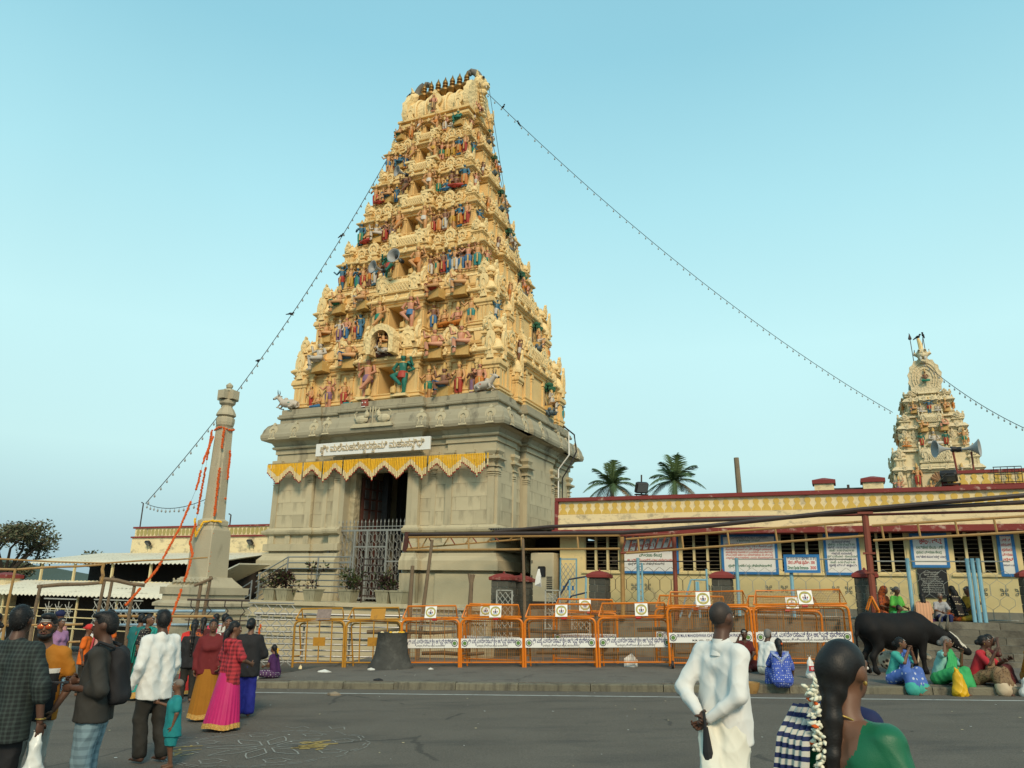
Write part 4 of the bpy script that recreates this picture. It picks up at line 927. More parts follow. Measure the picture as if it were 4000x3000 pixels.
# painted flower motifs on the lower wall
mb = MB()
for k in range(4):
 a = RAD(45 + 90 * k); c, s = math.cos(a), math.sin(a)
 mb.tube([(.02 * c, 0, .02 * s), (.09 * c - .03 * s, 0, .09 * s + .03 * c), (.13 * c, 0, .13 * s), (.09 * c + .03 * s, 0, .09 * s - .03 * c), (.02 * c, 0, .02 * s)], .009, 4)
me_fl = mb.mesh('scroll_motif', pm('motif_grey', (.14, .17, .17), .7));
for x in (2.55, 3.0, 5.0, 5.45, 6.75, 7.2, 8.65, 9.0, 10.2, 12.05, 12.45, 12.95, 13.3): inst(me_fl, 'scroll_motif', ticket, (x, -.012, 2.16))

def sign(label, x0, x1, z0, z1, mesh, y=-.04, frame=True, scale=1.0, col=M_WHITEBOARD, dz=0, name='notice_board'):
 cx, cz = (x0 + x1) / 2, (z0 + z1) / 2
 o = empty(name, hall(cx, y, cz), HALL_ROT); tag(o, label, 'sign')
 w, h = (x1 - x0) / 2, (z1 - z0) / 2
 MB().box(-w, w, -.015, .015, -h, h).build('panel', col, o)
 if frame:
  mb = MB(); t = .055
  mb.box(-w - .02, -w + t, -.03, .03, -h - .02, h + .02); mb.box(w - t, w + .02, -.03, .03, -h - .02, h + .02); mb.box(-w + t, w - t, -.03, .03, -h - .02, -h + t); mb.box(-w + t, w - t, -.03, .03, h - t, h + .02)
  mb.build('frame', M_BLUEF, o)
 inst(mesh, 'lettering', o, (0, -.02, dz), 0, scale)['kind'] = 'stuff'
 return o
sign('white counter-one board with green and red Kannada lettering, left of the hall front', 2.13, 4.02, 2.60, 3.78, T_S1)
sign('wide white notice with many lines of red Kannada lettering between barred windows', 5.41, 7.06, 2.60, 3.78, T_S2)
sign('white timetable board with opening times between two barred windows', 8.43, 9.38, 2.60, 3.78, T_S3, scale=1.05)
sign('white counter-two board above the black plaque', 10.77, 11.69, 2.83, 3.76, T_S4, scale=1.05)
sign('narrow white board of stacked red words at the right end of the hall', 12.95, 13.33, 2.60, 3.74, T_S5, scale=1.1, dz=.06)
sign('black engraved stone plaque under the counter-two board', 10.85, 11.60, 1.98, 2.77, T_PLAQUE, frame=False, col=M_BLACK, name='stone_plaque', dz=.0)
sign('small blue-framed direct entrance price board on the fence rail', 7.40, 8.30, 2.59, 3.05, T_S300, y=-2.2)

# roof furniture of the hall
o = empty('stair_parapet', hall(12.2, 3.0, 4.3), HALL_ROT); tag(o, 'raised roof block with its own yellow keyhole parapet behind the hall front', 'building')
mb = MB(); mb.box(0, 8, 0, 3, 0, 1.6); mb.build('wall', M_CREAM_U, o)
mb = MB(); mb.box(-.08, 8, -.06, .2, 1.6, 1.70); mb.box(-.08, 8, -.06, .1, 1.16, 1.24); mb.box(-.1, .06, -.05, .1, .9, 1.6); mb.build('coping', M_RED, o)
for i in range(24): inst(me, 'keyhole_motif', o, (.2 + i * .32, -.02, 1.42), 0, (.9, 1, .85))
mb = MB()
for k in range(9): mb.quad((-.9 + k * .1, -.6 - .02 * k, .35 + .14 * k), (-.8 + k * .1, -.6 - .02 * k, .42 + .14 * k), (-.8 + k * .1, 2.5, .42 + .14 * k), (-.9 + k * .1, 2.5, .35 + .14 * k))
mb.build('sloped_sheet', pm('gi_sheet', (.42, .42, .38), .5, .15), o)
for i, x in enumerate((8.55, 10.02)):
 o = empty('roof_pier', hall(x, 2.0, 4.3), HALL_ROT); tag(o, ('left' if i == 0 else 'right') + ' of the two cream piers with red caps on the hall roof', 'pier', 'roof piers')
 MB().box(-.30, .30, -.3, .3, 0, 1.25).build('shaft', M_CREAM_U, o)
 mb = MB(); mb.loft([sq(.36, 1.25, 1), sq(.36, 1.37, 1), sq(.05, 1.47, 1)]); mb.build('cap', M_RED, o)
o = empty('roof_rail', hall(9.28, 2.0, 5.3), HALL_ROT); tag(o, 'dark steel beam spanning the two red-capped roof piers', 'rail')
MB().box(-.52, .52, -.05, .05, 0, .12).build('beam', M_DPIPE, o); mb = MB(); mb.box(-.04, .04, -.08, -.05, -.15, .22); mb.build('bracket', M_DPIPE, o)
def floodlight(loc, rotz, label, pole=.6, tilt=.5):
 o = empty('floodlight', loc, rotz); tag(o, label, 'floodlight', 'floodlights')
 mb = MB(); mb.tube([(0, .12, 0), (.02, .12, pole)], .03, 6); mb.box(-.25, .25, .05, .2, -.02, .02); mb.tube([(-.2, .1, -.3), (-.2, .1, 0)], .02, 5); mb.tube([(.2, .1, -.3), (.2, .1, 0)], .02, 5); mb.build('stand', M_DPIPE, o)
 mb = MB(); mb.cbox(-.24, .24, -.10, .10, -.2, .2, .04); me_ = mb.mesh('lamp_head', M_BLACK); h = inst(me_, 'lamp_head', o, (-.05, -.05, .25), (tilt, 0, 0))
 MB().box(-.19, .19, -.115, -.10, -.15, .15).build('lens', pm('flood_glass', (.10, .11, .12), .15, .1), h)
 return o
floodlight(hall(2.2, 3.0, 5.55), HALL_ROT + .6, 'black floodlight on a stand on the hall roof beside the palms', .75)
floodlight(hall(12.35, 2.7, 5.55), HALL_ROT - .2, 'black floodlight in front of the raised roof block', .2, 1.0)
horn(hall(12.52, 3.0, 6.72), (0, RAD(8), HALL_ROT - RAD(72)), .98, 'grey horn loudspeaker pointing left on the hall roof pole')
horn(hall(12.78, 3.0, 6.70), (0, RAD(-4), HALL_ROT + RAD(72)), .98, 'grey horn loudspeaker pointing right on the hall roof pole')
o = empty('speaker_pole', hall(12.65, 3.05, 5.9), HALL_ROT); tag(o, 'pair of dark poles carrying two horn loudspeakers on the hall roof', 'pole')
mb = MB(); mb.tube([(-.05, 0, 0), (-.10, 0, .78)], .035, 6); mb.tube([(.42, 0, 0), (.42, 0, .72)], .03, 6); mb.box(-.15, .15, -.05, .05, .74, .82); mb.build('post', M_RPIPE, o)
o = empty('roof_mast', (11.51, 38.31, 4.0)); tag(o, 'bare weathered wooden mast rising behind the hall roof', 'mast')
mb = MB(); mb.tube([(0, 0, 0), (-.05, 0, 2.5), (-.12, 0, 4.7)], [.16, .15, .13], 8); mb.tube([(.22, 0, 0), (.12, 0, 2.6), (0, 0, 3.2)], [.06, .05, .03], 6); mb.build('pole', pm('grey_wood', (.20, .16, .11), .85, .3, 4, bump=.4), o)
o = empty('roof_grid', hall(13.95, 2.85, 5.55), HALL_ROT); tag(o, 'rusty steel grid frame leaning on the raised roof parapet', 'frame')
mb = MB()
for k in range(5): mb.tube([(-.38 + k * .19, 0, 0), (-.36 + k * .19, 0, .5)], .01, 4)
for k in range(3): mb.tube([(-.38, 0, .02 + k * .24), (.40, 0, .02 + k * .24)], .014, 4)
mb.build('rod', M_DPIPE, o)

# ------------------------------------------------------------------ platforms and steps
mb = MB(); P = [hall(-6.5, -1.9), hall(22, -1.9), hall(22, 9), hall(-6.5, 9)]
mb.prism([(p[0], p[1]) for p in P], -.4, HZ); struct(mb.build('hall_platform', M_STEP))
steps = empty('steps'); struct(steps)
for k in range(6):
 for j, xx in enumerate(np.arange(8.7, 21.5, 1.6)):
  sh = 0
  z1 = .40 + (k + 1) * .163 - .004; a = -3.75 + k * .31
  xa, xb = xx + sh * (j > 0), xx + 1.6 - .012
  off_ = (k % 2) * .5; xa += off_ * (j > 0); xb += off_; P = [hall(xa, a + rnd.uniform(-.012, .012)), hall(xb, a + rnd.uniform(-.012, .012)), hall(xb, -1.88), hall(xa, -1.88)]
  MB().prism([(p[0], p[1]) for p in P], z1 - (.163 if k else .5), z1 + rnd.uniform(-.006, .004)).build('step_slab', M_STEP, steps)
# terrace in front of the tower: moulded stone edge
ter = empty('terrace', GOP, TEMPLE_ROT); struct(ter)
mb = MB()
for a, b, o_ in ((-.5, .35, .12), (.35, .55, .18), (.55, .95, .05), (.95, 1.05, .12), (1.05, 1.34, .02), (1.34, 1.47, .14)): mb.box(-3.2 - o_, 6.3, -3.0 - o_, 0.3, a, b)
mb.build('terrace_block', M_STONE, ter)
for k in range(5): MB().box(-3.3 - .34 * (k + 1), -3.22 - .34 * k, -2.6, -1.4, -.5, 1.30 - .22 * k).build('stair_step', M_STONE, ter)
# ------------------------------------------------------------------ stone piers, pipe canopy, fences
def pier(loc, rot, label, z0, z1, w=.26):
 o = empty('stone_pier', loc, rot); tag(o, label, 'pier', 'basalt piers with red caps')
 MB().box(-w + .012, w - .012, -w + .012, w - .012, z0, z1).build('mortar_core', M_MORTAR, o)
 n = max(3, round((z1 - z0) / .20)); h = (z1 - z0) / n
 me_ = MB().cbox(-.5, .5, -.5, .5, 0, 1, .02).mesh('stone_block', M_BASALT)
 for k in range(n):
  split = [0.36, 0.64] if k % 2 else [0.5, 0.5]
  for side in range(4):
   a = 0
   for f in split:
    L = 2 * w * f; c = -w + a + L / 2; a += L
    rotz = side * math.pi / 2; cx, cy = c * math.cos(rotz) + (w - .03) * math.sin(rotz), c * math.sin(rotz) - (w - .03) * math.cos(rotz)
    if side == 2: continue
    inst(me_, 'stone_block', o, (cx, cy, z0 + k * h + .008), rotz, (L - .022, .08, h - .018))
 mb = MB(); W = w + .07; mb.loft([sq(W - .03, z1, 1), sq(W, z1 + .02, 1), sq(W, z1 + .10, 1), sq(W * .55, z1 + .19, 1), sq(.05, z1 + .22, 1)]); mb.lathe([(.03, .22), (.04, .25), (0, .29)], 6, (0, 0, z1)); mb.build('cap', M_REDPEEL, o)
 return o
pier(hall(1.97, -2.0), HALL_ROT, 'basalt pier with red cap beside the blue ramp rail', .4, 2.37)
pier(hall(5.65, -2.0), HALL_ROT, 'basalt pier with red cap in front of the wide red-lettered notice', .4, 2.39)
pier(hall(9.42, -2.0), HALL_ROT, 'basalt pier with red cap behind the red oxide post', .9, 2.45)
pier(hall(13.28, -2.0), HALL_ROT, 'basalt pier with red cap at the right edge of the steps', 1.2, 2.5)
pier((-.13, 24.85, 0), TEMPLE_ROT, 'basalt pier with chipped red cap nearest the tower corner', -.2, 2.25, .29)
pier((.42, 25.5, 0), TEMPLE_ROT, 'second basalt pier with chipped red cap behind the white scrolled gate', -.2, 2.22, .29)

can = empty('pipe_canopy', HALL, HALL_ROT); tag(can, 'open canopy frame of dark pipes and ochre trusses in front of the hall', 'canopy frame')
def post(x, y, z0, z1, r, mat, top=0, nm='post'): mb = MB(); mb.tube([(x, y, z0), (x + top, y, z1)], r, 8); return mb.build(nm, mat, can)
post(4.29, -2.0, 1.2, 3.72, .065, M_RPIPE); post(9.56, -2.6, .6, 4.16, .085, M_RPIPE); post(2.69, -2.0, 1.2, 3.72, .07, M_YPIPE)
mb = MB()
for z in (2.55, 3.05): mb.box(9.42, 9.72, -2.69, -2.51, z, z + .05)
mb.box(9.38, 9.76, -2.72, -2.48, 4.1, 4.16); mb.build('flange', M_RPIPE, can)
def truss(xa, xb, za0, zb0, za1, zb1, y, rungs, mat=M_YPIPE):
 mb = MB(); mb.tube([(xa, y, za0), (xb, y, zb0)], .035, 7); mb.build('chord', mat, can)
 mb = MB(); mb.tube([(xa, y, za1), (xb, y, zb1)], .035, 7); mb.build('chord', mat, can)
 for k in range(rungs):
  f = (k + .3) / rungs; x = xa + (xb - xa) * f; z0 = za0 + (zb0 - za0) * f; z1 = za1 + (zb1 - za1) * f
  mb = MB(); mb.tube([(x, y, z0), (x - .03, y, z1)], .03, 6); mb.build('rung', mat, can)
truss(2.98, 9.48, 3.09, 3.53, 3.50, 3.91, -2.6, 5)
truss(9.70, 17.5, 3.41, 3.82, 3.80, 4.2, -2.6, 9)
truss(-4.65, 2.78, 3.20, 3.22, 3.62, 3.61, -2.6, 4)
for pts, r in (([(-4.65, -2.6, 3.72), (2.89, -2.6, 3.69), (5.5, -2.6, 3.86), (9.5, -2.6, 4.24), (13.25, -2.6, 4.50), (17.5, -2.6, 4.75)], .06), ([(-1.5, -2.2, 3.80), (.42, -2.2, 3.94), (3.81, -2.2, 4.02), (7.73, -2.2, 4.10), (9.5, -2.5, 4.20), (13.24, -2.5, 4.34), (17.5, -2.5, 4.5)], .055), ([(-.8, -1.8, 3.9), (4.3, -1.8, 4.16), (9.5, -2.3, 4.12), (17.5, -2.3, 4.18)], .035)):
 mb = MB(); mb.tube(pts, r, 8); mb.build('roof_pipe', M_DPIPE if r > .04 else M_RPIPE, can)
mb = MB(); mb.tube([(4.25, -1.95, 3.68), (2.75, -2.4, 3.62)], .04, 6); mb.tube([(4.25, -1.95, 3.28), (2.75, -2.4, 3.1)], .04, 6); mb.build('side_truss', M_RPIPE, can)
for k in range(8):
 f = k / 8; a = Vector((4.25, -1.95, 3.68)).lerp(Vector((2.75, -2.4, 3.62)), f); b = Vector((4.25, -1.95, 3.28)).lerp(Vector((2.75, -2.4, 3.1)), min(1, f + .1))
 mb = MB(); mb.tube([a, b], .03, 5); mb.build('side_strut', M_RPIPE, can)
# left end: zigzag truss and leaning poles
mb = MB(); mb.tube([(-4.65, -2.6, 3.24), (-.8, -1.4, 3.62)], .03, 6); mb.tube([(-4.5, -2.6, 3.66), (-1.5, -1.4, 3.84)], .03, 6); mb.build('chord', M_YPIPE, can)
for k in range(10):
 f = k / 10; x = -4.4 + 3.5 * f; mb = MB(); mb.tube([(x, -2.55 + 1.1 * f, 3.28 + .34 * f), (x + .18 * (1 if k % 2 else -1), -2.55 + 1.1 * f, 3.62 + .1 * f)], .022, 5); mb.build('zigzag', M_YPIPE if k % 2 else M_RPIPE, can)
mb = MB(); mb.tube([(-4.62, -2.6, 3.15), (-4.55, -2.6, 3.80)], .09, 7); mb.build('joint_wrap', M_DARKWOOD, can)
M_BAMBOO = pm('weathered_pole', (.17, .12, .075), .85, .35, 5, bump=.5, bscale=20, dark=(.05, .035, .025), damt=.2, dscale=4)
for n_, pts, r, lab in (('pole', [(-2.84, 23.33, -.2), (-2.85, 23.33, 1.5), (-2.83, 23.33, 2.6)], .065, 'thick dark wooden pole standing at the foot of the terrace'), ('pole', [(-2.62, 23.8, -.2), (-2.5, 23.85, 1.5), (-2.34, 23.9, 3.4)], .055, 'leaning brown pole holding up the left end of the pipe canopy'), ('pole', [(-1.14, 23.97, -.2), (-1.13, 23.97, 1.2), (-1.1, 23.97, 2.4)], .07, 'forked wooden pole between the terrace and the scrolled gate'), ('pole', [(.55, 24.4, -.1), (.52, 24.4, 1.5), (.44, 24.4, 3.5)], .05, 'thin bamboo pole beside the red-capped piers')):
 o = empty('wooden_pole', pts[0]); tag(o, lab, 'pole')
 mb = MB(); q = [(x - pts[0][0], y - pts[0][1], z - pts[0][2]) for x, y, z in pts]; mb.tube(q, [r, r * 1.05, r * .85], 8); mb.build('shaft', M_BAMBOO, o)
 if 'forked' in lab: mb = MB(); mb.tube([(.03, 0, 2.3), (-.06, 0, 2.62)], [.06, .04], 6); mb.tube([(.03, 0, 2.3), (.11, 0, 2.6)], [.06, .04], 6); mb.build('fork', M_BAMBOO, o)
# hanging white cloth
o = empty('hanging_cloth', (.95, 24.6, 2.62)); tag(o, 'small white cloth hung from a pole in the dark passage', 'cloth')
mb = MB(); mb.loft([[(-.02, 0, 0), (.02, .02, 0), (.03, -.02, 0)], [(-.09, 0, -.25), (.08, .05, -.2), (.06, -.05, -.2)], [(-.12, .02, -.5), (.09, .05, -.55), (.05, -.06, -.42)]]); mb.build('cloth', M_WHITEBOARD, o)
# corrugated awning and generator cabinet in the gap
def corrugated(name, mat, parent, xa, xb, yz, n, amp=.03, thick=.012, label=None):
 """sheet ribbed along x between xa and xb, following the (y, z) profile"""
 mb = MB(); k = n * 4
 top = []
 for i in range(k + 1):
  x = xa + (xb - xa) * i / k; d = amp * math.sin(2 * math.pi * i / 4)
  top.append([(x, y, z + d) for y, z in yz])
 m_ = len(yz); vs = [p for c in top for p in c] + [(x, y, z - thick) for c in top for x, y, z in c]; N_ = len(top) * m_
 fs = []
 for i in range(k):
  for j in range(m_ - 1):
   a, b, c, d = i * m_ + j, (i + 1) * m_ + j, (i + 1) * m_ + j + 1, i * m_ + j + 1
   fs.append((a, b, c, d)); fs.append((a + N_, d + N_, c + N_, b + N_))
  for j in (0, m_ - 1):
   a, b = i * m_ + j, (i + 1) * m_ + j; fs.append((a, a + N_, b + N_, b) if j == 0 else (a, b, b + N_, a + N_))
 mb.add(vs, fs); return mb.build(name, mat, parent, smooth=True, angle=60)
M_ASB = pm('asbestos_dark', (.10, .095, .08), .9, .3, 2)
o = empty('gap_awning', HALL, HALL_ROT); tag(o, 'dark corrugated awning sheet bridging tower and hall', 'awning')
corrugated('corrugated_sheet', M_ASB, o, -2.2, -.22, [(-1.2, 3.98), (4, 4.35)], 22, .035)
mb = MB(); mb.box(-2.2, -.22, -.9, -.8, 3.86, 3.93); mb.build('beam', M_DPIPE, o)
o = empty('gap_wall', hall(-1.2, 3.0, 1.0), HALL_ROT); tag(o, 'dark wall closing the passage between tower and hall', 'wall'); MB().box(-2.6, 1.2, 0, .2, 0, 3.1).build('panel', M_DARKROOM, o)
o = empty('generator_cabinet', hall(-.55, -.35, 1.38), HALL_ROT); tag(o, 'cream metal generator cabinet with dark round-cornered window in the passage', 'cabinet')
MB().cbox(-.42, .42, 0, .9, .25, 1.85, .03).build('housing', pm('cabinet_cream', (.50, .44, .30), .5, .1), o)
MB().cbox(-.14, .14, -.03, .02, 1.05, 1.40, .04).build('window', M_BLACK, o)
mb = MB()
for k in range(9): mb.box(.18, .38, -.015, .01, .55 + k * .06, .58 + k * .06)
mb.build('vent', M_BLACK, o); MB().box(-.42, .42, .02, .88, 0, .25).build('skid', M_DPIPE, o)
mb = MB(); mb.box(-.37, -.34, -.02, 0, .5, .6); mb.box(-.37, -.34, -.02, 0, 1.0, 1.1); mb.box(-.37, -.34, -.02, 0, 1.5, 1.6); mb.build('hinge', M_BLACK, o)

# screens of white/blue bars
M_WHITEBAR = pm('bar_white_paint', (.36, .36, .32), .6, .25, 8, dark=(.14, .11, .08), damt=.15, dscale=9)
def twist(mb, x, z0, z1, a=.03, r=.012, step=.09, mat=0, ph=0):
 pts = []; k = 0; z = z0
 while z < z1: pts.append((x + (a if (k + ph) % 2 else -a), 0, z)); z += step; k += 1
 mb.tube(pts, r, 4, mat)
def hexfence(name, loc, rot, L, z0, z1, label, mat, n, posts=True, cat='fence', rails=()):
 o = empty(name, loc, rot); tag(o, label, cat, None)
 mb = MB()
 for z in (z0, z1) + tuple(rails): mb.tube([(0, 0, z), (L, 0, z)], .018, 5)
 mb.build('rail', mat, o)
 w = L / n
 mb = MB(); h = .17
 for s in (-1, 1):
  pts = []; z = z0; st = 0
  while z < z1:
   f = (0.02, 0.02, .46, .46)[st % 4]; pts.append((s * w * f, 0, z)); z += (h * 1.6, h * .7, h * .8, h * .7)[st % 4]; st += 1
  mb.tube(pts, .0055, 4)
 me_ = mb.mesh('lattice_bar', mat)
 for k in range(n): inst(me_, 'lattice_bar', o, (w * (k + .5), 0, 0))
 return o
hexfence('lattice_fence', hall(2.3, -2.0), HALL_ROT, 3.05, 1.42, 2.88, 'thin hexagon lattice fence before the counter-one board', M_DPIPE, 9)
hexfence('lattice_fence', hall(5.95, -2.0), HALL_ROT, 3.2, 1.42, 2.95, 'pale hexagon lattice fence below the wide red-lettered notice', M_WHITEBAR, 9)
hexfence('lattice_fence', hall(9.75, -.8), HALL_ROT, 3.3, 1.42, 2.95, 'pale hexagon lattice fence behind the people seated on the top step', M_WHITEBAR, 9)
BP = MB().tube([(0, 0, 0), (0, 0, 1.6)], .05, 8).mesh('post', M_SKYBLUE)
for x, y, rx, lab in ((3.19, -2.05, 0, 'sky-blue post with rungs below the counter-one board'), (6.08, -2.05, 0, 'tall sky-blue post left of the price board'), (7.55, -2.1, 0, 'short sky-blue post under the price board'), (10.50, -1.95, 0, 'slim sky-blue post in front of the black plaque'), (12.02, -1.9, 0, 'thick sky-blue post right of the seated people')):
 o = empty('blue_post', hall(x, y, 1.38), HALL_ROT); tag(o, lab, 'post', 'sky-blue posts'); q = inst(BP, 'post', o)
 if 'rungs' in lab:
  mb = MB(); mb.tube([(.12, 0, 0), (.12, 0, 1.45)], .03, 6)
  for k in range(8): mb.tube([(0, 0, .15 + k * .17), (.12, 0, .15 + k * .17)], .015, 5)
  mb.build('rung', M_SKYBLUE, o)
 if 'thick' in lab: inst(BP, 'post', o, (.13, .02, 0)); inst(BP, 'post', o, (-.11, .03, 0))
o = empty('stair_rail', hall(4.9, -2.3, 1.3), HALL_ROT); tag(o, 'sky-blue stepped handrail frame behind the taller barricade', 'handrail')
mb = MB()
for q in ([(-.45, 0, 0), (-.1, 0, 1.05), (.35, 0, 1.05)], [(-.2, 0, 0), (.05, 0, .55), (.4, 0, .62)], [(.38, 0, 0), (.35, 0, 1.35)], [(.05, 0, .5), (.05, 0, 1.0)], [(.12, 0, 0), (.1, 0, 1.0)]): mb.tube(q, .03, 6)
mb.build('tube', M_SKYBLUE, o)
o = empty('ramp_rail', hall(.55, -2.3, 1.2), HALL_ROT); tag(o, 'dark and blue sloping handrail left of the first basalt pier', 'handrail')
mb = MB(); mb.tube([(-.2, 0, .0), (.55, 0, 1.12), (1.15, 0, 1.22)], .03, 6); mb.tube([(.15, 0, 0), (.6, 0, .62), (1.1, 0, .74)], .028, 6); mb.build('handrail', pm('rail_dark_blue', (.04, .05, .08), .5, .2), o)
mb = MB(); mb.tube([(.55, 0, 0), (.55, 0, 1.1)], .03, 6); mb.tube([(1.05, 0, 0), (1.08, 0, 1.2)], .03, 6); mb.build('post', M_SKYBLUE, o)
o = empty('folding_gate', hall(.4, -1.2, 1.38), HALL_ROT); tag(o, 'white folding gate with zigzag bars at the hall corner', 'gate')
mb = MB(); mb.box(0, .04, -.02, .02, .1, 1.65); mb.box(.54, .58, -.02, .02, .1, 1.58); mb.box(0, .58, -.02, .02, 1.58, 1.62); mb.build('frame', M_SKYBLUE, o)
for k in range(6):
 mb = MB(); twist(mb, .08 + k * .08, .15, 1.55, .035, .014, .11, 0, k); mb.build('zigzag_bar', M_WHITEBAR, o)
for k in range(3): MB().box(.12 + k * .15, .18 + k * .15, -.04, -.02, .62, .76).build('lock_plate', M_BLUEF, o)
for (x, y, rz, w, zt, lab) in ((-.35, 24.3, TEMPLE_ROT, .55, 1.42, 'white scrolled gate leaf in front of the red-capped piers'), (1.15, 24.6, HALL_ROT, .5, 1.45, 'white wheel-pattern gate leaf at the passage'), (1.95, 24.4, HALL_ROT, .6, .75, 'white zigzag screen at the foot of the ramp rail'), (-1.55, 24.2, TEMPLE_ROT, 1.0, .85, 'low white scrolled fence right of the terrace')):
 o = empty('scroll_gate', (x, y, .55), rz); tag(o, lab, 'gate', 'white scrolled gates')
 mb = MB(); mb.box(0, .04, -.02, .02, 0, zt); mb.box(w - .04, w, -.02, .02, 0, zt); mb.box(0, w, -.02, .02, zt - .03, zt); mb.build('frame', M_WHITEBAR, o)
 if 'wheel' in lab:
  for cz in (.3, .75, 1.2):
   mb = MB()
   for k in range(8): a = k * math.pi / 4; mb.tube([(w / 2, 0, cz), (w / 2 + .2 * math.cos(a), 0, cz + .2 * math.sin(a))], .012, 4)
   mb.tube([(w / 2 + .12 * math.cos(k * math.pi / 6), 0, cz + .12 * math.sin(k * math.pi / 6)) for k in range(13)], .010, 4); mb.build('wheel', M_WHITEBAR, o)
 else:
  for k in range(int(w / .09)):
   mb = MB(); twist(mb, .08 + k * .09, .05, zt - .05, .04, .014, .10, 0, k); mb.build('scroll_bar', M_WHITEBAR, o)
o = empty('spear_fence', (-3.05, 23.5, .65), TEMPLE_ROT); tag(o, 'low steel fence of hooked uprights behind the orange barricades', 'fence')
mb = MB(); mb.box(-.1, 1.9, -.02, .02, .25, .29); mb.box(-.1, 1.9, -.02, .02, .55, .59); mb.build('rail', M_STEELGREY, o)
mb = MB(); mb.tube([(0, 0, 0), (0, 0, .75)], .013, 4); mb.tube([(0, 0, .45), (.06, 0, .5), (.06, 0, .42)], .01, 4); me_ = mb.mesh('upright', M_STEELGREY)
for k in range(13): inst(me_, 'upright', o, (k * .15, 0, 0))
# ------------------------------------------------------------------ stainless rails, planters, lamp pillar, left hall and canopies
def rail(name, pts_list, posts, label, z=0, mat=M_INOX, r=.022, loc=GOP, rot=TEMPLE_ROT, cat='railing'):
 o = empty(name, loc, rot); tag(o, label, cat)
 for pts in pts_list: mb = MB(); mb.tube(pts, r, 7); mb.build('rail', mat, o)
 for a, b in posts: mb = MB(); mb.tube([a, b], r * 1.25, 7); mb.build('post', mat, o)
 return o
L_ = []
for k in range(7):
 z = 2.98 - k * .2; L_.append([(.56, -2.2, z), (-2.13, -2.2, z), (-3.5, -2.2, z - .68)])
rail('stair_railing', L_, [((.56, -2.2, 1.47), (.56, -2.2, 3.0)), ((-.8, -2.2, 1.47), (-.8, -2.2, 3.0)), ((-2.13, -2.2, 1.47), (-2.13, -2.2, 3.0)), ((-3.35, -2.2, .95), (-3.35, -2.2, 2.4))], 'stainless steel railing with seven bars along the terrace stair')
L_ = [[(-3.2, -2.75, 2.1 - k * .22), (-4.8, -2.75, 1.25 - k * .22)] for k in range(3)]
rail('stair_railing', L_, [((-3.2, -2.75, 1.4), (-3.2, -2.75, 2.15)), ((-4.75, -2.75, .2), (-4.75, -2.75, 1.3))], 'short sloping stainless handrail at the bottom of the terrace stair')
L_ = [[(1.25, -2.4, z), (2.05, -2.4, z)] for z in (1.7, 1.95, 2.2, 2.45, 2.7, 2.9)]
rail('door_railing', L_, [((1.25, -2.4, 1.47), (1.25, -2.4, 2.95))], 'short dark steel rail in front of the iron gate', mat=M_DPIPE)
# planters
M_POT = pm('cement_pot', (.30, .28, .19), .9, .25, 4, dark=(.08, .075, .05), damt=.45, dscale=3, dstretch=(6, 6, .5), rand=.06)
M_CROT = pm('croton_leaf', (.045, .018, .016), .6, .6, 3, rand=.1); M_CROTG = pm('croton_leaf_green', (.05, .07, .02), .6, .5, 3)
def leafclump(mb, c, r, n, rr, size=.09, mats=(0, 1), up=.3):
 for _ in range(n):
  d = Vector((rr.gauss(0, 1), rr.gauss(0, 1), rr.gauss(0, 1))).normalized() * (r * rr.uniform(.35, 1))
  p = Vector(c) + d; t = (d.normalized() + Vector((rr.uniform(-.5, .5), rr.uniform(-.5, .5), up + rr.uniform(-.6, .4)))).normalized() * size * rr.uniform(.8, 1.5)
  s = t.cross(Vector((rr.random(), rr.random(), rr.random()))).normalized() * size * .28
  mb.add([p, p + t * .5 + s, p + t, p + t * .5 - s], [(0, 1, 2, 3)], rr.choice(mats))
for i, (x, kind, lab) in enumerate(((-2.24, 'bush', 'cement planter with dark croton at the left end of the terrace'), (-1.67, 'bush', 'cement planter with dark croton second from the stair end'), (-.5, 'tall', 'cement planter with a thin tall plant in the middle of the railing'), (.96, 'green', 'cement planter with greener leaves left of the iron gate'), (2.40, 'bush', 'cement planter with dark croton in front of the iron gate'), (2.95, 'none', 'empty cement planter at the right end of the row'))):
 o = empty('planter', gop(x, -2.72, 1.47), TEMPLE_ROT); tag(o, lab, 'planter', 'cement planters on the terrace')
 mb = MB(); a, b = .19, .25
 ring = lambda w, z: [(-w, -w, z), (w, -w, z), (w, w, z), (-w, w, z)]
 mb.loft([ring(a, 0), ring(b, .36), ring(b + .02, .37), ring(b + .02, .42), ring(b - .03, .42), ring(b - .05, .34)]); mb.build('pot', M_POT, o)
 rr = random.Random(20 + i); mb = MB()
 if kind == 'none': continue
 if kind == 'tall':
  for q in range(3):
   x_ = rr.uniform(-.15, .15); mb.tube([(0, 0, .3), (x_, 0, .7), (x_ * 1.8 + .1, 0, 1.15)], [.012, .01, .008], 4, 0); leafclump(mb, (x_ * 1.8 + .1, 0, 1.15), .16, 18, rr, .14)
  leafclump(mb, (-.12, 0, .55), .2, 40, rr, .12)
 else:
  mts = (0, 0, 1) if kind == 'bush' else (1, 1, 0)
  for q in range(9):
   c = (rr.uniform(-.3, .3), rr.uniform(-.2, .2), rr.uniform(.5, .95)); mb.tube([(0, 0, .34), c], .01, 4, 0); leafclump(mb, c, .2, 55, rr, .11, mts)
 mb.build('foliage', [M_CROT, M_CROTG], o)
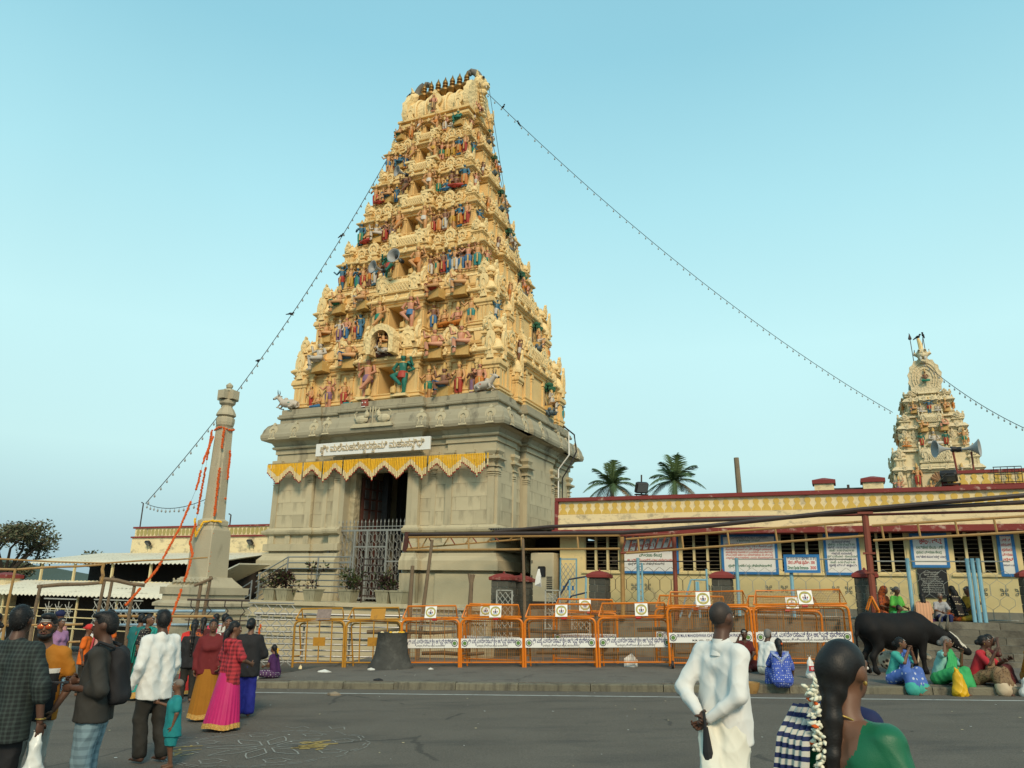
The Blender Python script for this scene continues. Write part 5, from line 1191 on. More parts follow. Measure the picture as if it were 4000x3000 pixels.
# lamp pillar
M_PSTONE = pm('pillar_stone', (.42, .37, .26), .85, .14, 1.5, bump=.35, bscale=25, dark=(.16, .14, .10), damt=.25, dscale=1.1, dstretch=(1.5, 1.5, .4))
lp = empty('lamp_pillar', (-8.88, 23.37, 0), TEMPLE_ROT); tag(lp, 'tall tapering grey stone lamp pillar on a moulded pedestal left of the tower', 'stone pillar')
mb = MB()
def oct_(w, z, c=.3): k = w * c; return [(-w + k, -w, z), (w - k, -w, z), (w, -w + k, z), (w, w - k, z), (w - k, w, z), (-w + k, w, z), (-w, w - k, z), (-w, -w + k, z)]
mb.loft([oct_(.42, 2.15, .05), oct_(.39, 3.35, .05), oct_(.385, 3.5, .12), oct_(.34, 3.62, .3), oct_(.36, 3.66, .3), oct_(.36, 3.78, .3), oct_(.29, 3.84, .45), oct_(.225, 6.62, .45), oct_(.24, 6.66, .45)]); mb.build('shaft', M_PSTONE, lp)
mb = MB(); mb.lathe([(.20, 6.64), (.26, 6.70), (.28, 6.80), (.28, 6.92), (.22, 6.98), (.30, 7.02), (.29, 7.08), (.22, 7.22), (.17, 7.28), (.16, 7.33), (.24, 7.40), (.25, 7.48), (.18, 7.53)], 10)
mb.box(-.32, .32, -.13, .13, 7.53, 7.80); mb.box(-.13, .13, -.32, .32, 7.535, 7.795); mb.loft([oct_(.2, 7.795, .4), oct_(.12, 7.88, .4), oct_(.05, 7.9, .4)]); mb.lathe([(.05, 7.88), (.10, 7.93), (.11, 8.0), (.06, 8.05), (0, 8.1)], 9); mb.build('capital', M_PSTONE, lp)
mb = MB()
def s1(w, z): return [(-w, -w, z), (w, -w, z), (w, w, z), (-w, w, z)]
mb.loft([s1(.50, 2.15), s1(.53, 2.10), s1(.62, 2.0), s1(.72, 1.90), s1(.74, 1.86)][::-1]); mb.box(-.86, .86, -.86, .86, 1.66, 1.86); mb.box(-.80, .80, -.80, .80, 1.50, 1.66); mb.loft([s1(.97, 1.34), s1(.97, 1.42), s1(.84, 1.50)]); mb.box(-.91, .91, -.91, .91, 1.12, 1.34); mb.box(-.84, .84, -.84, .84, .98, 1.12); mb.box(-1.0, 1.0, -1.0, 1.0, .84, .98); mb.box(-.94, .94, -.94, .94, .2, .84); mb.box(-1.15, 1.15, -1.15, 1.15, -.5, .2); mb.build('pedestal', M_PSTONE, lp)
for k in range(8): inst(MB().tube([(.0, 0, 0), (.07, -.05, .08), (.0, -.03, .16)], [.05, .06, .03], 6).mesh('lotus_petal', M_PSTONE), 'lotus_petal', lp, (-.58 + k * .165, -.64, 1.93))
M_MARI = pm('marigold_orange', (.60, .10, .015), .85, .25, 30, bump=.5, bscale=60)
def garland(name, pts, label, mat, r=.04, gaps=()):
 base = Vector(pts[0]); o = empty(name, base); tag(o, label, 'garland'); mb = MB(); rr = random.Random(len(label))
 P = [Vector(p) - base for p in pts]; n = 0
 for a, b in zip(P[:-1], P[1:]):
  L = (b - a).length; k = max(1, int(L / (r * 1.3)))
  for i in range(k):
   f = n % 97; n += 1
   if any(g0 <= f <= g1 for g0, g1 in gaps): continue
   p = a.lerp(b, i / k) + Vector((rr.uniform(-.008, .008),) * 3); mb.ball(p, r * rr.uniform(.85, 1.15), 5, 4)
 mb.build('blossom_string', mat, o); mb = MB(); mb.tube(P, .004, 3); mb.build('thread', M_DARKWOOD, o)
 return o
PX = Vector((-8.88, 23.37, 0))
garland('marigold_garland', [PX + Vector(v) for v in ((-.28, -.25, 6.5), (-.32, -.32, 5.0), (-.36, -.42, 3.6), (-.3, -.8, 3.1), (.09, -1.47, 2.74), (.26, -2.04, 2.31), (.35, -2.87, 1.22), (.38, -3.2, .6))], 'orange marigold garland running down the left edge of the lamp pillar', M_MARI, .036, ((20, 24), (55, 60)))
garland('marigold_garland', [PX + Vector(v) for v in ((.12, -.34, 6.55), (.14, -.38, 5.2), (.18, -.44, 3.6), (.2, -.5, 2.2))], 'orange marigold garland down the front face of the lamp pillar', M_MARI, .04, ((12, 22), (50, 58), (80, 90)))
garland('marigold_garland', [PX + Vector(v) for v in ((.30, -.1, 5.9), (.34, -.14, 4.4))], 'short orange garland on the right edge of the lamp pillar', M_MARI, .038, ((18, 28),))
garland('marigold_garland', [PX + Vector(v) for v in ((-.2, -.3, 6.3), (-.15, -.92, 5.46), (-.09, -1.32, 4.6), (-.12, -2.0, 3.46), (-.12, -3.08, 2.28), (-.26, -4.46, 1.24), (-.3, -5.2, .5))], 'long orange garland slanting from the lamp pillar top to the left', M_MARI, .034, ((26, 30), (46, 54)))
garland('marigold_garland', [PX + Vector((.27 * math.cos(a), .27 * math.sin(a), 6.58 + .03 * math.sin(3 * a))) for a in [k * math.pi / 10 for k in range(21)]], 'orange garland ring tied round the neck of the lamp pillar', M_MARI, .035)
garland('marigold_garland', [PX + Vector(v) for v in ((-.42, -.36, 3.8), (-.30, -.44, 3.3), (-.12, -.44, 3.72), (.15, -.44, 3.76), (.40, -.3, 3.74))], 'yellow garland looped round the waist of the lamp pillar', M_YEL, .035)

# left hall
lh = empty('left_hall', GOP, TEMPLE_ROT); tag(lh, 'low cream hall with a parapet of oval motifs left of the tower', 'building')
MB().box(-13.85, -5.05, 1.0, 6.0, -.5, 4.05).build('wall', M_CREAM_U, lh); MB().box(-13.75, -5.05, 1.02, 1.3, 4.05, 4.42).build('parapet_wall', M_CREAM_U, lh); MB().box(-13.75, -13.5, 1.3, 6.0, 4.05, 4.42).build('parapet_return', M_CREAM_U, lh)
mb = MB(); mb.box(-13.9, -5.05, .94, 1.3, 3.99, 4.06); mb.box(-13.85, -5.05, .96, 1.32, 4.42, 4.50); mb.build('band', M_RED, lh)
me_ = MB().plate([(.10 * math.cos(RAD(a)), .15 * math.sin(RAD(a))) for a in range(0, 360, 24)], -.01, .02).mesh('oval_motif', pm('oval_ochre', (.36, .30, .11), .8, .2))
for k in range(37): inst(me_, 'oval_motif', lh, (-13.55 + k * .232, 1.02, 4.235))
for k, x in enumerate((-12.6, -9.3, -6.7)): floodlight(gop(x, .85, 3.62), TEMPLE_ROT, ('small wall lamp at the left end of the left hall', 'small wall lamp behind the lamp pillar on the left hall', 'small wall lamp on the left hall nearest the tower')[k], .1, .8).scale = (.55,) * 3
for k, (x, lab) in enumerate(((-14.0, 'thin dark lamp pole at the corner of the left hall roof'), (-8.6, 'short bent iron post on the left hall roof beside the tower'))):
 o = empty('roof_pole', gop(x + .3, 1.2, 4.45), TEMPLE_ROT); tag(o, lab, 'pole'); mb = MB(); mb.tube([(0, 0, 0), (0, 0, 1.15 if k == 0 else .5), (-.12, 0, 1.2 if k == 0 else .55)], .03, 6); mb.build('post', M_DPIPE, o)
M_SHEET = pm('roof_sheet_white', (.64, .60, .48), .6, .12, 1.2, dark=(.22, .19, .14), damt=.2, dscale=1.5, dstretch=(.5, 3, 3))
c1 = empty('upper_canopy', GOP, TEMPLE_ROT); tag(c1, 'long white corrugated canopy roof below the left hall parapet', 'canopy')
corrugated('corrugated_sheet', M_SHEET, c1, -15.6, -5.3, [(.95, 3.30), (-1.0, 3.02), (-2.3, 2.82), (-2.5, 2.72)], 46, .03)
c2 = empty('lower_canopy', GOP, TEMPLE_ROT); tag(c2, 'lower white corrugated canopy roof over the queue shed', 'canopy')
corrugated('corrugated_sheet', M_SHEET, c2, -18.6, -5.6, [(-2.3, 2.02), (-3.4, 1.72), (-3.9, 1.56), (-4.0, 1.46)], 56, .03)
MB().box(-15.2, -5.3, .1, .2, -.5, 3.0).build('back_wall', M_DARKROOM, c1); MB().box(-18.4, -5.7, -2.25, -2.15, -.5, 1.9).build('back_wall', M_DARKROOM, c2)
for x in (-15.0, -13.0, -10.8, -8.7, -6.6): mb = MB(); mb.box(x - .04, x + .04, -2.35, -2.27, 1.6, 2.78); mb.build('post', M_MULL, c1)
mb = MB(); mb.box(-15.2, -5.5, -2.36, -2.26, 1.98, 2.03); mb.build('rail', M_MULL, c1)
for x in (-17.2, -15.0, -12.9, -10.7, -8.6, -6.6): mb = MB(); mb.box(x - .03, x + .03, -3.75, -3.69, -.6, 1.55); mb.build('post', M_MULL, c2)
for z in (.25, .65, .95): mb = MB(); mb.box(-18.4, -5.8, -3.76, -3.70, z, z + .035); mb.build('rail', M_MULL, c2)
sc_ = empty('stair_canopy', gop(-4.9, -1.6, 0), TEMPLE_ROT); tag(sc_, 'sloping white sheet roof over the stair between lamp pillar and tower', 'canopy')
mb = MB(); mb.add([(-1.6, -.8, 1.85), (.7, -.8, 2.75), (.7, .9, 2.8), (-1.6, .9, 1.9), (-1.6, -.8, 1.80), (.7, -.8, 2.70), (.7, .9, 2.75), (-1.6, .9, 1.85)], [(0, 1, 2, 3), (7, 6, 5, 4), (0, 4, 5, 1), (1, 5, 6, 2), (2, 6, 7, 3), (3, 7, 4, 0)]); mb.build('sheet', M_SHEET, sc_)
# white wrought fences left of the lamp pillar
for (xa, xb, y, z0, z1, lab, kind) in ((-10.4, -8.75, -5.3, .55, 1.35, 'white wrought gate with star scrolls beside the queue shed', 'star'), (-8.7, -6.3, -4.6, .5, 1.35, 'white wrought fence of wavy bars left of the lamp pillar', 'wave')):
 o = empty('wrought_fence', gop(xa, y, z0), TEMPLE_ROT); tag(o, lab, 'fence'); L = xb - xa; h = z1 - z0
 mb = MB(); mb.box(0, L, -.02, .02, 0, .04); mb.box(0, L, -.02, .02, h, h + .04); mb.build('rail', M_WHITEBAR, o)
 if kind == 'wave':
  for k in range(int(L / .13)): mb = MB(); twist(mb, .06 + k * .13, .02, h, .05, .016, .13, 0, k); mb.build('wavy_bar', M_WHITEBAR, o)
 else:
  for k in range(3):
   mb = MB(); cx = .28 + k * .52
   for q in range(8): a = q * math.pi / 4; mb.tube([(cx, 0, h / 2), (cx + .26 * math.cos(a), 0, h / 2 + .33 * math.sin(a))], .014, 4)
   mb.tube([(cx + .14 * math.cos(q * math.pi / 6), 0, h / 2 + .16 * math.sin(q * math.pi / 6)) for q in range(13)], .012, 4); mb.build('star_scroll', M_WHITEBAR, o)
o = empty('blue_rail', (-10.9, 21.3, 1.2)); tag(o, 'pale blue horizontal rail below the wavy white fence', 'rail'); mb = MB(); mb.tube([(0, 0, 0), (3.2, .6, .05)], .04, 7); mb.tube([(0, 0, -.35), (3.2, .6, -.3)], .03, 7); mb.build('tube', pm('rail_pale_blue', (.25, .38, .48), .5, .15), o)
o = empty('ochre_rail', (-9.9, 19.9, 1.13)); tag(o, 'ochre pipe rail behind the crowd', 'rail'); mb = MB(); mb.tube([(0, 0, 0), (2.4, .6, .02)], .035, 7); mb.build('tube', M_YPIPE, o)
# bamboo queue frame
bf = empty('bamboo_frame', (-10.3, 19.5, -.45)); tag(bf, 'rough frame of bamboo poles and ochre pipes behind the crowd', 'frame')
def pol(a, b, r, mat=M_BAMBOO, nm='pole'):
 a, b = Vector(a) - Vector((-10.3, 19.5, -.45)), Vector(b) - Vector((-10.3, 19.5, -.45)); mb = MB(); m1 = a.lerp(b, .35) + Vector((.02, 0, .015)); m2 = a.lerp(b, .7) + Vector((-.02, .0, -.01)); mb.tube([a, m1, m2, b], [r, r * 1.05, r * .95, r * .9], 7); mb.build(nm, mat, bf)
for x, y, z1 in ((-11.17, 18.95, 1.85), (-10.0, 19.6, 2.0), (-9.38, 19.9, 1.95), (-10.6, 21.2, 2.1)): pol((x, y, -.5), (x + .05, y, z1), .043)
pol((-11.2, 18.95, 1.80), (-9.95, 19.6, 1.93), .045); pol((-10.05, 19.55, 2.02), (-9.1, 19.95, 1.88), .05)
pol((-10.0, 19.55, 1.9), (-10.0, 19.55, 2.40), .042, M_YPIPE, 'pipe'); pol((-11.62, 18.65, -.5), (-11.6, 18.65, 2.2), .034, M_YPIPE, 'pipe'); pol((-13.5, 18.2, 2.42), (-10.0, 19.58, 2.39), .022, M_YPIPE, 'pipe'); pol((-10.0, 19.58, 2.39), (-7.9, 20.7, 2.62), .022, M_YPIPE, 'pipe'); pol((-13.5, 18.0, 2.2), (-11.6, 18.7, 2.18), .03, M_YPIPE, 'pipe'); pol((-11.6, 18.7, 2.18), (-10.0, 19.6, 2.36), .028, M_YPIPE, 'pipe')
pol((-12.2, 18.4, .9), (-10.2, 19.4, .95), .03, M_YPIPE, 'pipe'); pol((-12.2, 18.4, .5), (-10.2, 19.4, .55), .03, M_YPIPE, 'pipe'); pol((-11.9, 18.55, .5), (-11.4, 18.8, 1.2), .03)
o = empty('bent_posts', (-8.05, 21.0, -.4)); tag(o, 'pair of crooked grey posts tied at the top before the lamp pillar', 'post'); mb = MB(); mb.tube([(-.14, 0, 0), (-.1, 0, 1.2), (-.05, 0, 2.4)], [.045, .05, .045], 7); mb.build('post', M_BAMBOO, o); mb = MB(); mb.tube([(.08, 0, 0), (.1, 0, 1.4), (.18, 0, 2.55)], [.045, .05, .04], 7); mb.build('post', M_BAMBOO, o); mb = MB(); mb.tube([(-.2, -.05, 2.3), (.25, -.05, 2.5)], .04, 6); mb.build('tie', M_BAMBOO, o)
o = empty('info_board', (-14.6, 21.3, .4)); tag(o, 'blue-framed white board with pink band at the far left under the canopy', 'sign'); MB().box(-.35, .35, -.02, .02, .4, 1.15).build('panel', M_WHITEBOARD, o); MB().box(-.33, .33, -.03, -.02, .45, .75).build('pink_band', pm('pink_print', (.6, .32, .26), .6), o)
mb = MB(); mb.box(-.4, -.34, -.035, .035, 0, 1.22); mb.box(.34, .4, -.035, .035, 0, 1.22); mb.box(-.34, .34, -.035, .035, 1.15, 1.22); mb.box(-.34, .34, -.035, .035, .33, .4); mb.build('frame', M_BLUEF, o); inst(T_BLUEB, 'lettering', o, (0, -.025, .9), 0, (1, 1, .8))
o = empty('cap_pier', gop(-16.4, -2.8, 1.8), TEMPLE_ROT); tag(o, 'cream pier with a red cap standing above the lower canopy at far left', 'pier'); MB().box(-.42, .42, -.3, .3, -1.5, .28).build('shaft', M_CREAM_U, o); mb = MB(); mb.loft([sq(.5, .28, .8), sq(.5, .42, .8), sq(.1, .52, .8)]); mb.build('cap', M_RED, o)
# black hexagon rail and the stainless queue rails
o = empty('hexagon_rail', (-8.25, 20.6, .3), RAD(8)); tag(o, 'dark rail with hexagon infill between the crowd and the lamp pillar', 'railing')
mb = MB(); mb.tube([(0, 0, 1.25), (1.55, 0, 1.25)], .03, 6); mb.tube([(0, 0, .75), (1.55, 0, .75)], .015, 5); mb.build('rail', M_DPIPE, o); mb = MB()
for k in range(4): x = .1 + k * .42; mb.tube([(x, 0, 1.25), (x, 0, 1.1), (x + .1, 0, .98), (x, 0, .86), (x, 0, .5)], .014, 4)
mb.build('infill', M_DPIPE, o)
qr = empty('queue_rails', (-5.9, 22.0, -.12), RAD(5)); tag(qr, 'stainless steel queue rails behind the yellow barricades', 'railing')
for k in range(9): mb = MB(); mb.tube([(-1.0, 0, 1.32 - k * .155), (3.0, 0, 1.32 - k * .155)], .024 if k else .035, 7); mb.build('rail', M_INOX, qr)
for x in (-.9, .35, 1.6, 2.9): mb = MB(); mb.tube([(x, .04, 0), (x, .04, 1.34)], .03, 7); mb.build('post', M_STEELGREY, qr)
cs_ = empty('twisted_screen', (-6.72, 20.75, -.1), RAD(16)); tag(cs_, 'silver screen of twisted zigzag bars left of the yellow barricades', 'screen')
mb = MB(); mb.tube([(0, 0, 1.6), (1.15, 0, 1.6)], .02, 5); mb.build('top_rail', M_STEELGREY, cs_)
for k in range(8): mb = MB(); twist(mb, .05 + k * .155, .05, 1.6, .05, .022, .10, 0, k); mb.build('twisted_bar', M_STEELGREY, cs_)
garland('marigold_garland', [(-6.35, 20.75, .95), (-6.4, 20.73, .2)], 'short frayed orange garland hanging on the silver zigzag screen', M_MARI, .03, ((10, 14),))
# ------------------------------------------------------------------ barricades
M_ORANGE = pm('barricade_orange', (.62, .17, .008), .45, .15, 5, dark=(.25, .09, .02), damt=.12, dscale=5)
M_YELLOWB = pm('barricade_yellow', (.42, .20, .02), .5, .2, 4, dark=(.14, .07, .02), damt=.32, dscale=5)
M_REFL = pm('reflector_red', (.45, .02, .015), .4, .1)
M_WIRE = pm('wire_rust', (.30, .13, .03), .6, .2)
M_BADGE = pm('badge_dark', (.02, .03, .06), .5, .1); M_BADGEG = pm('badge_green', (.10, .20, .05), .5, .3, 20)
M_SEALG = pm('seal_gold', (.42, .36, .08), .6, .1); M_SEALR = pm('seal_red', (.25, .03, .05), .6, .1)
def badge_mesh():
 mb = MB(); mb.lathe([(.075, 0), (.075, .006)], 18, mat=0); mb.lathe([(.058, .006), (.058, .009)], 18, mat=1); mb.lathe([(.045, .009), (.045, .011)], 14, mat=2)
 mb.v = [(x, -z, y) for x, y, z in mb.v]; mb.f = [f[::-1] for f in mb.f]; return mb.mesh('badge', [M_BADGE, M_WHITEBOARD, M_BADGEG])
ME_BADGE = badge_mesh()
def seal_mesh():
 mb = MB(); n = 28
 def ann(r0, r1, y, mat):
  vs = [(r * math.cos(2 * math.pi * k / n), y, r * math.sin(2 * math.pi * k / n)) for r in (r0, r1) for k in range(n)]
  mb.add(vs, [(k, (k + 1) % n, n + (k + 1) % n, n + k)[::-1] for k in range(n)], mat)
 ann(.098, .132, -.004, 0); ann(.132, .138, -.005, 1)
 mb.plate([(-.018, -.04), (.018, -.04), (.022, .01), (0, .03), (-.022, .01)], -.006, -.003, 1)
 for s in (-1, 1):
  mb.plate([(s * .03, -.03), (s * .055, -.03), (s * .065, .0), (s * .045, .025), (s * .035, .0)][::s], -.006, -.003, 2)
 mb.plate([(-.02, .035), (.02, .035), (.012, .06), (-.012, .06)], -.006, -.003, 2); mb.plate([(-.06, -.055), (.06, -.055), (.05, -.042), (-.05, -.042)], -.006, -.003, 3)
 return mb.mesh('seal', [M_SEALG, M_BADGE, M_SEALR, M_BLUEF])
ME_SEAL = seal_mesh()
ME_PLATE = MB().box(-.16, .16, -.003, .003, -.16, .16).mesh('emblem_plate', M_WHITEBOARD)
def uframe(W, H, r=.16, z0=0.0):
 pts = [(-W / 2, 0, z0)]
 pts += [(-W / 2 + r - r * math.cos(RAD(a)), 0, H - r + r * math.sin(RAD(a))) for a in range(0, 91, 18)]
 pts += [(W / 2 - r + r * math.sin(RAD(a)), 0, H - r + r * math.cos(RAD(a))) for a in range(0, 91, 18)]
 return pts + [(W / 2, 0, z0)]
BARC = {}
def barricade(loc, rot, W, H, label, kind='kannada', panel=.34, seal_x=-.1, rounded=False, wheels=False, lean=0.0):
 o = empty('police_barricade' if kind != 'yellow' else 'steel_barricade', loc, rot); tag(o, label, 'barricade', 'barricades along the pavement')
 y = kind == 'yellow'; M_ = M_YELLOWB if y else M_ORANGE
 mb = MB(); mb.tube(uframe(W, H, .14, .0 if not rounded else .1), .031, 8); mb.build('front_frame', M_, o)
 mb = MB(); pts = uframe(W - .16, H - .06, .12, 0); mb.tube([(x, .10 + .30 * (1 - z / H), z) for x, _, z in pts], .022, 8); mb.build('rear_frame', M_, o)
 mb = MB(); mb.tube([(-W / 2 + .03, 0, .12), (W / 2 - .03, 0, .12)], .02, 6); mb.build('bottom_rail', M_, o)
 mb = MB()
 for s in (-1, 1):
  mb2 = MB(); mb2.tube([(s * W / 2, 0, .28), (s * (W / 2 - .08), .30, .28)], .016, 6); mb2.build('side_stay', M_, o)
 nb = 4
 for k in range(1, nb):
  x = -W / 2 + W * k / nb; mb = MB(); mb.tube([(x, .01, .1), (x, .01, H)], .011 if not y else .018, 5); mb.build('upright', M_ if y else M_WIRE, o)
 if not y:
  key = (round(W, 2), round(H, 2))
  if key not in BARC:
   mb = MB(); n = int(W / .05)
   for k in range(1, n): x = -W / 2 + W * k / n; mb.box(x - .0034, x + .0034, .012, .016, .12, H - .03)
   for k in range(1, int(H / .10)): z = k * .10 + .06; mb.box(-W / 2, W / 2, .016, .02, z, z + .006)
   BARC[key] = mb.mesh('wire_mesh', M_WIRE)
  q = inst(BARC[key], 'wire_mesh', o); q['kind'] = 'stuff'
  for s in (-1, 1):
   for z in (H * .38, H * .74): mb = MB(); mb.tube([(s * W / 2, 0, z), (s * W / 2, 0, z + .07)], .029, 8); mb.build('reflector', M_REFL, o)
  mb = MB(); mb.tube([(.05, 0, H), (.18, 0, H)], .029, 8); mb.build('reflector', M_REFL, o)
  b = MB().box(-W / 2 + .01, W / 2 - .01, -.034, -.028, -.115, .115).build('banner', M_WHITEBOARD, o, (0, 0, H * .50), 0)
  sc = (W - .34) / (1.34 if kind == 'kannada' else 1.47)
  inst(T_BAR if kind == 'kannada' else T_BAR_EN, 'lettering', b, (0.02, -.0355, 0), 0, (sc, 1, min(1.1, sc * 1.1)))['kind'] = 'stuff'
  for s in (-1, 1): inst(ME_BADGE, 'badge', b, (s * (W / 2 - .11), -.0345, 0), 0, 1.1)
 # slanted sign frame on top
 zt = H + .015
 tf = empty('top_frame', (0, 0, zt), parent=o)
 t = .10; d = .12
 mb = MB(); c = [(-W / 2 + .02, 0, .03), (-W / 2 + .02 + t, d, panel), (W / 2 - .02 - t, d, panel), (W / 2 - .02, 0, .03)]
 mb.tube(c + [c[0]], .024, 5); mb.build('panel_frame', M_, tf)
 mb = MB(); mb.tube([(-W / 2 + .12, .24, .03), (-W / 2 + .02 + t, d, panel)], .018, 5); mb.tube([(W / 2 - .12, .24, .03), (W / 2 - .02 - t, d, panel)], .018, 5); mb.tube([(-W / 2 + .12, .24, .03), (W / 2 - .12, .24, .03)], .018, 5); mb.build('back_stay', M_, tf)
 if not y:
  mb = MB(); n = int(W / .04)
  for k in range(1, n): f = k / n; mb.tube([Vector(c[0]).lerp(Vector(c[3]), f), Vector(c[1]).lerp(Vector(c[2]), f)], .0034, 3)
  for k in range(1, 8): f = k / 8; mb.tube([Vector(c[0]).lerp(Vector(c[1]), f), Vector(c[3]).lerp(Vector(c[2]), f)], .0034, 3)
  q = mb.build('wire_mesh', M_WIRE, tf); q['kind'] = 'stuff'
  pl_ = inst(ME_PLATE, 'emblem_plate', tf, (seal_x, d / 2 - .035, panel / 2 + .01), (-math.atan2(d, panel), 0, 0), panel / .34)
  inst(ME_SEAL, 'seal', pl_); inst(T_ROUND, 'lettering', pl_, (0, -.007, 0), 0, (.9, 1, 1))
 else:
  pl_ = inst(MB().box(-.2, .2, -.004, .004, -.15, .15).mesh('plate', M_YELLOWB if 'plain' in label else pm('worn_plate', (.22, .17, .15), .7, .5, 14)), 'plate', tf, (.1, d / 2 - .03, panel / 2), (-math.atan2(d, panel), 0, 0))
  MB().box(-.17, .17, -.02, -.012, -.11, .11).build('name_plate', M_YELLOWB, o, (.02, 0, H * .55))
 if wheels:
  for s in (-1, 1):
   mb = MB(); mb.lathe([(.02, -.03), (.085, -.03), (.095, -.015), (.095, .015), (.085, .03), (.02, .03)], 16); mb.v = [(z, x, y) for x, y, z in mb.v]
   w = mb.build('wheel', M_BLACK, o, (s * (W / 2 - .15) + .1 * s, -.16, .095)); MB().ball((0, 0, 0), .04, 8, 6).build('hub', pm('rust', (.14, .06, .03), .8), w)
 return o
BA = RAD(-9.6)
def bx(t): return (-5.72 + math.cos(BA) * t, 21.77 + math.sin(BA) * t)
def bput(t0, t1, H, label, kind, **kw):
 x, y = bx((t0 + t1) / 2); ang = math.atan2(math.cos(BA) * .032 - .01 * math.sin(BA), 1)
 o = barricade((x, y, zroad(x, y) + PAVE_H), BA, t1 - t0 - .03, H, label, kind, **kw); o.rotation_euler = (0, -ang, BA); return o
bput(.0, 1.44, 1.18, 'worn yellow barricade with a scratched sign plate, first from the left', 'yellow', panel=.30)
bput(1.47, 3.01, 1.16, 'worn yellow barricade with a plain yellow plate, beside the concrete tub', 'yellow', panel=.32)
bput(3.0, 4.58, 1.18, 'orange barricade partly hidden by the concrete tub', 'kannada', panel=.33, seal_x=.0)
bput(4.6, 6.25, 1.18, 'orange barricade second from the concrete tub', 'kannada', panel=.33, seal_x=.1)
bput(6.28, 8.12, 1.18, 'orange barricade third from the concrete tub', 'kannada', panel=.33, seal_x=.05)
bput(8.16, 10.0, 1.18, 'orange barricade fourth from the concrete tub, overlapped by a taller one', 'kannada', panel=.34, seal_x=.2)
o = bput(9.85, 11.88, 1.42, 'tall orange barricade with English banner behind the man in white', 'english', panel=.36, seal_x=-.1, rounded=True, wheels=True); o.location.y -= .25
o = bput(11.92, 14.16, 1.42, 'tall orange barricade with Kannada banner left of the black cow', 'kannada', panel=.36, seal_x=.15, rounded=True, wheels=True); o.location.y -= .25
for (x, y, rz, W, H, lab, kd) in ((2.1, 21.6, RAD(-4), 1.7, 1.3, 'orange barricade standing behind the third and fourth from the tub', 'english'), (4.9, 21.3, RAD(-14), 1.9, 1.35, 'orange barricade behind the tall English-banner one', 'kannada'), (7.2, 20.9, RAD(-8), 1.9, 1.3, 'orange barricade behind the tall one beside the cow', 'kannada'), (-.4, 21.9, RAD(-12), 1.6, 1.2, 'orange barricade behind the second from the tub', 'english')):
 barricade((x, y, zroad(x, y) + PAVE_H), rz, W, H, lab, kd, panel=.33, seal_x=rnd.uniform(-.3, .3))
o = barricade((9.15, 19.75, .45), RAD(68), 1.3, 1.15, 'orange barricade turned end-on with wheels behind the cow', 'kannada', panel=.34, wheels=True)
# poles and planks lying behind the barricades
for i in range(9):
 t = 3.2 + i * 1.15; x, y = bx(t); L = rnd.uniform(1.6, 2.6); z = zroad(x, y) + PAVE_H
 o = empty('timber_pole', (x, y + .45 + .12 * (i % 3), z + .06 + (.78 if i % 3 == 0 else .22 * (i % 3)))); tag(o, ('rough timber pole lying %s the barricade row, %s' % (('waist-high behind', 'low behind', 'knee-high behind')[i % 3], ('by the concrete tub', 'second bay past the tub', 'third bay past the tub', 'fourth bay past the tub', 'before the first basalt pier', 'left of the man in white', 'behind the man in white', 'behind the seated woman in maroon', 'left of the black cow')[i])), 'timber', 'timber poles behind the barricades')
 mb = MB(); mb.tube([(-L / 2, 0, 0), (-L / 6, .02, .03), (L / 5, -.01, .0), (L / 2, .03, .05)], [.05, .06, .05, .045], 7); mb.build('pole', M_BAMBOO, o, rotz=rnd.uniform(-.2, .05))
# concrete tub
o = empty('concrete_tub', (-2.98, 21.05, zroad(-2.98, 21.05) + PAVE_H)); tag(o, 'flared dark concrete tub standing before the yellow and orange barricades', 'tub')
mb = MB(); mb.lathe([(.60, 0), (.58, .05), (.50, .18), (.43, .38), (.40, .62), (.385, .86), (.40, .88), (.33, .88), (.32, .80)], 20); me_ = mb.mesh('tub', pm('tub_concrete', (.055, .055, .05), .9, .4, 4, bump=.8, bscale=12, dark=(.10, .10, .09), damt=.3, dscale=3), smooth=True, angle=50); inst(me_, 'tub', o)
mb = MB(); rr = random.Random(2)
for k in range(9): mb.ball((rr.uniform(-.28, .28), rr.uniform(-.2, .1), .88), (.05, .04, .03), 6, 4, k % 2)
q = mb.build('flower_litter', [M_YEL, M_CRM], o); q['kind'] = 'stuff'
# litter
def litter(x, y, off, size, lab, mat, seed, flat=.25):
 rr = random.Random(seed); mb = MB(); n = 9; pts = [(math.cos(2 * math.pi * k / n) * size * rr.uniform(.6, 1.1), math.sin(2 * math.pi * k / n) * size * .6 * rr.uniform(.6, 1.1), rr.uniform(0, size * flat)) for k in range(n)]
 mb.add(pts + [(0, 0, size * flat * 1.6)] + [(a, b, -.005) for a, b, c in pts], [(k, (k + 1) % n, n) for k in range(n)] + [(n + 1 + k, n + 1 + (k + 1) % n, (k + 1) % n, k) for k in range(n)])
 o = mb.build('litter', mat, None, (x, y, zroad(x, y) + off + .006)); return tag(o, lab, 'litter', 'litter on the ground')
M_PLASTIC = pm('plastic_white', (.62, .62, .58), .35, .05, 6, spec=.5)
litter(3.16, 20.5, PAVE_H, .22, 'crumpled white plastic sheet on the pavement before the orange barricades', M_PLASTIC, 1, .9)
litter(-4.46, 20.1, PAVE_H, .16, 'flat white paper scrap before the yellow barricades', M_PLASTIC, 2)
litter(-3.42, 16.5, 0, .17, 'flattened brown carton scrap in the middle of the road', pm('carton', (.25, .2, .14), .8), 3)
litter(-2.75, 17.75, PAVE_H, .12, 'black rag scrap on the kerb below the concrete tub', M_BLACK, 4)
litter(-5.35, 21.2, PAVE_H, .05, 'small round cream wad by the first yellow barricade', M_CRM, 5, 1.2)
litter(-9.9, 18.6, .0, .3, 'pile of paper trash behind the man with the backpack', M_PLASTIC, 6, .6)
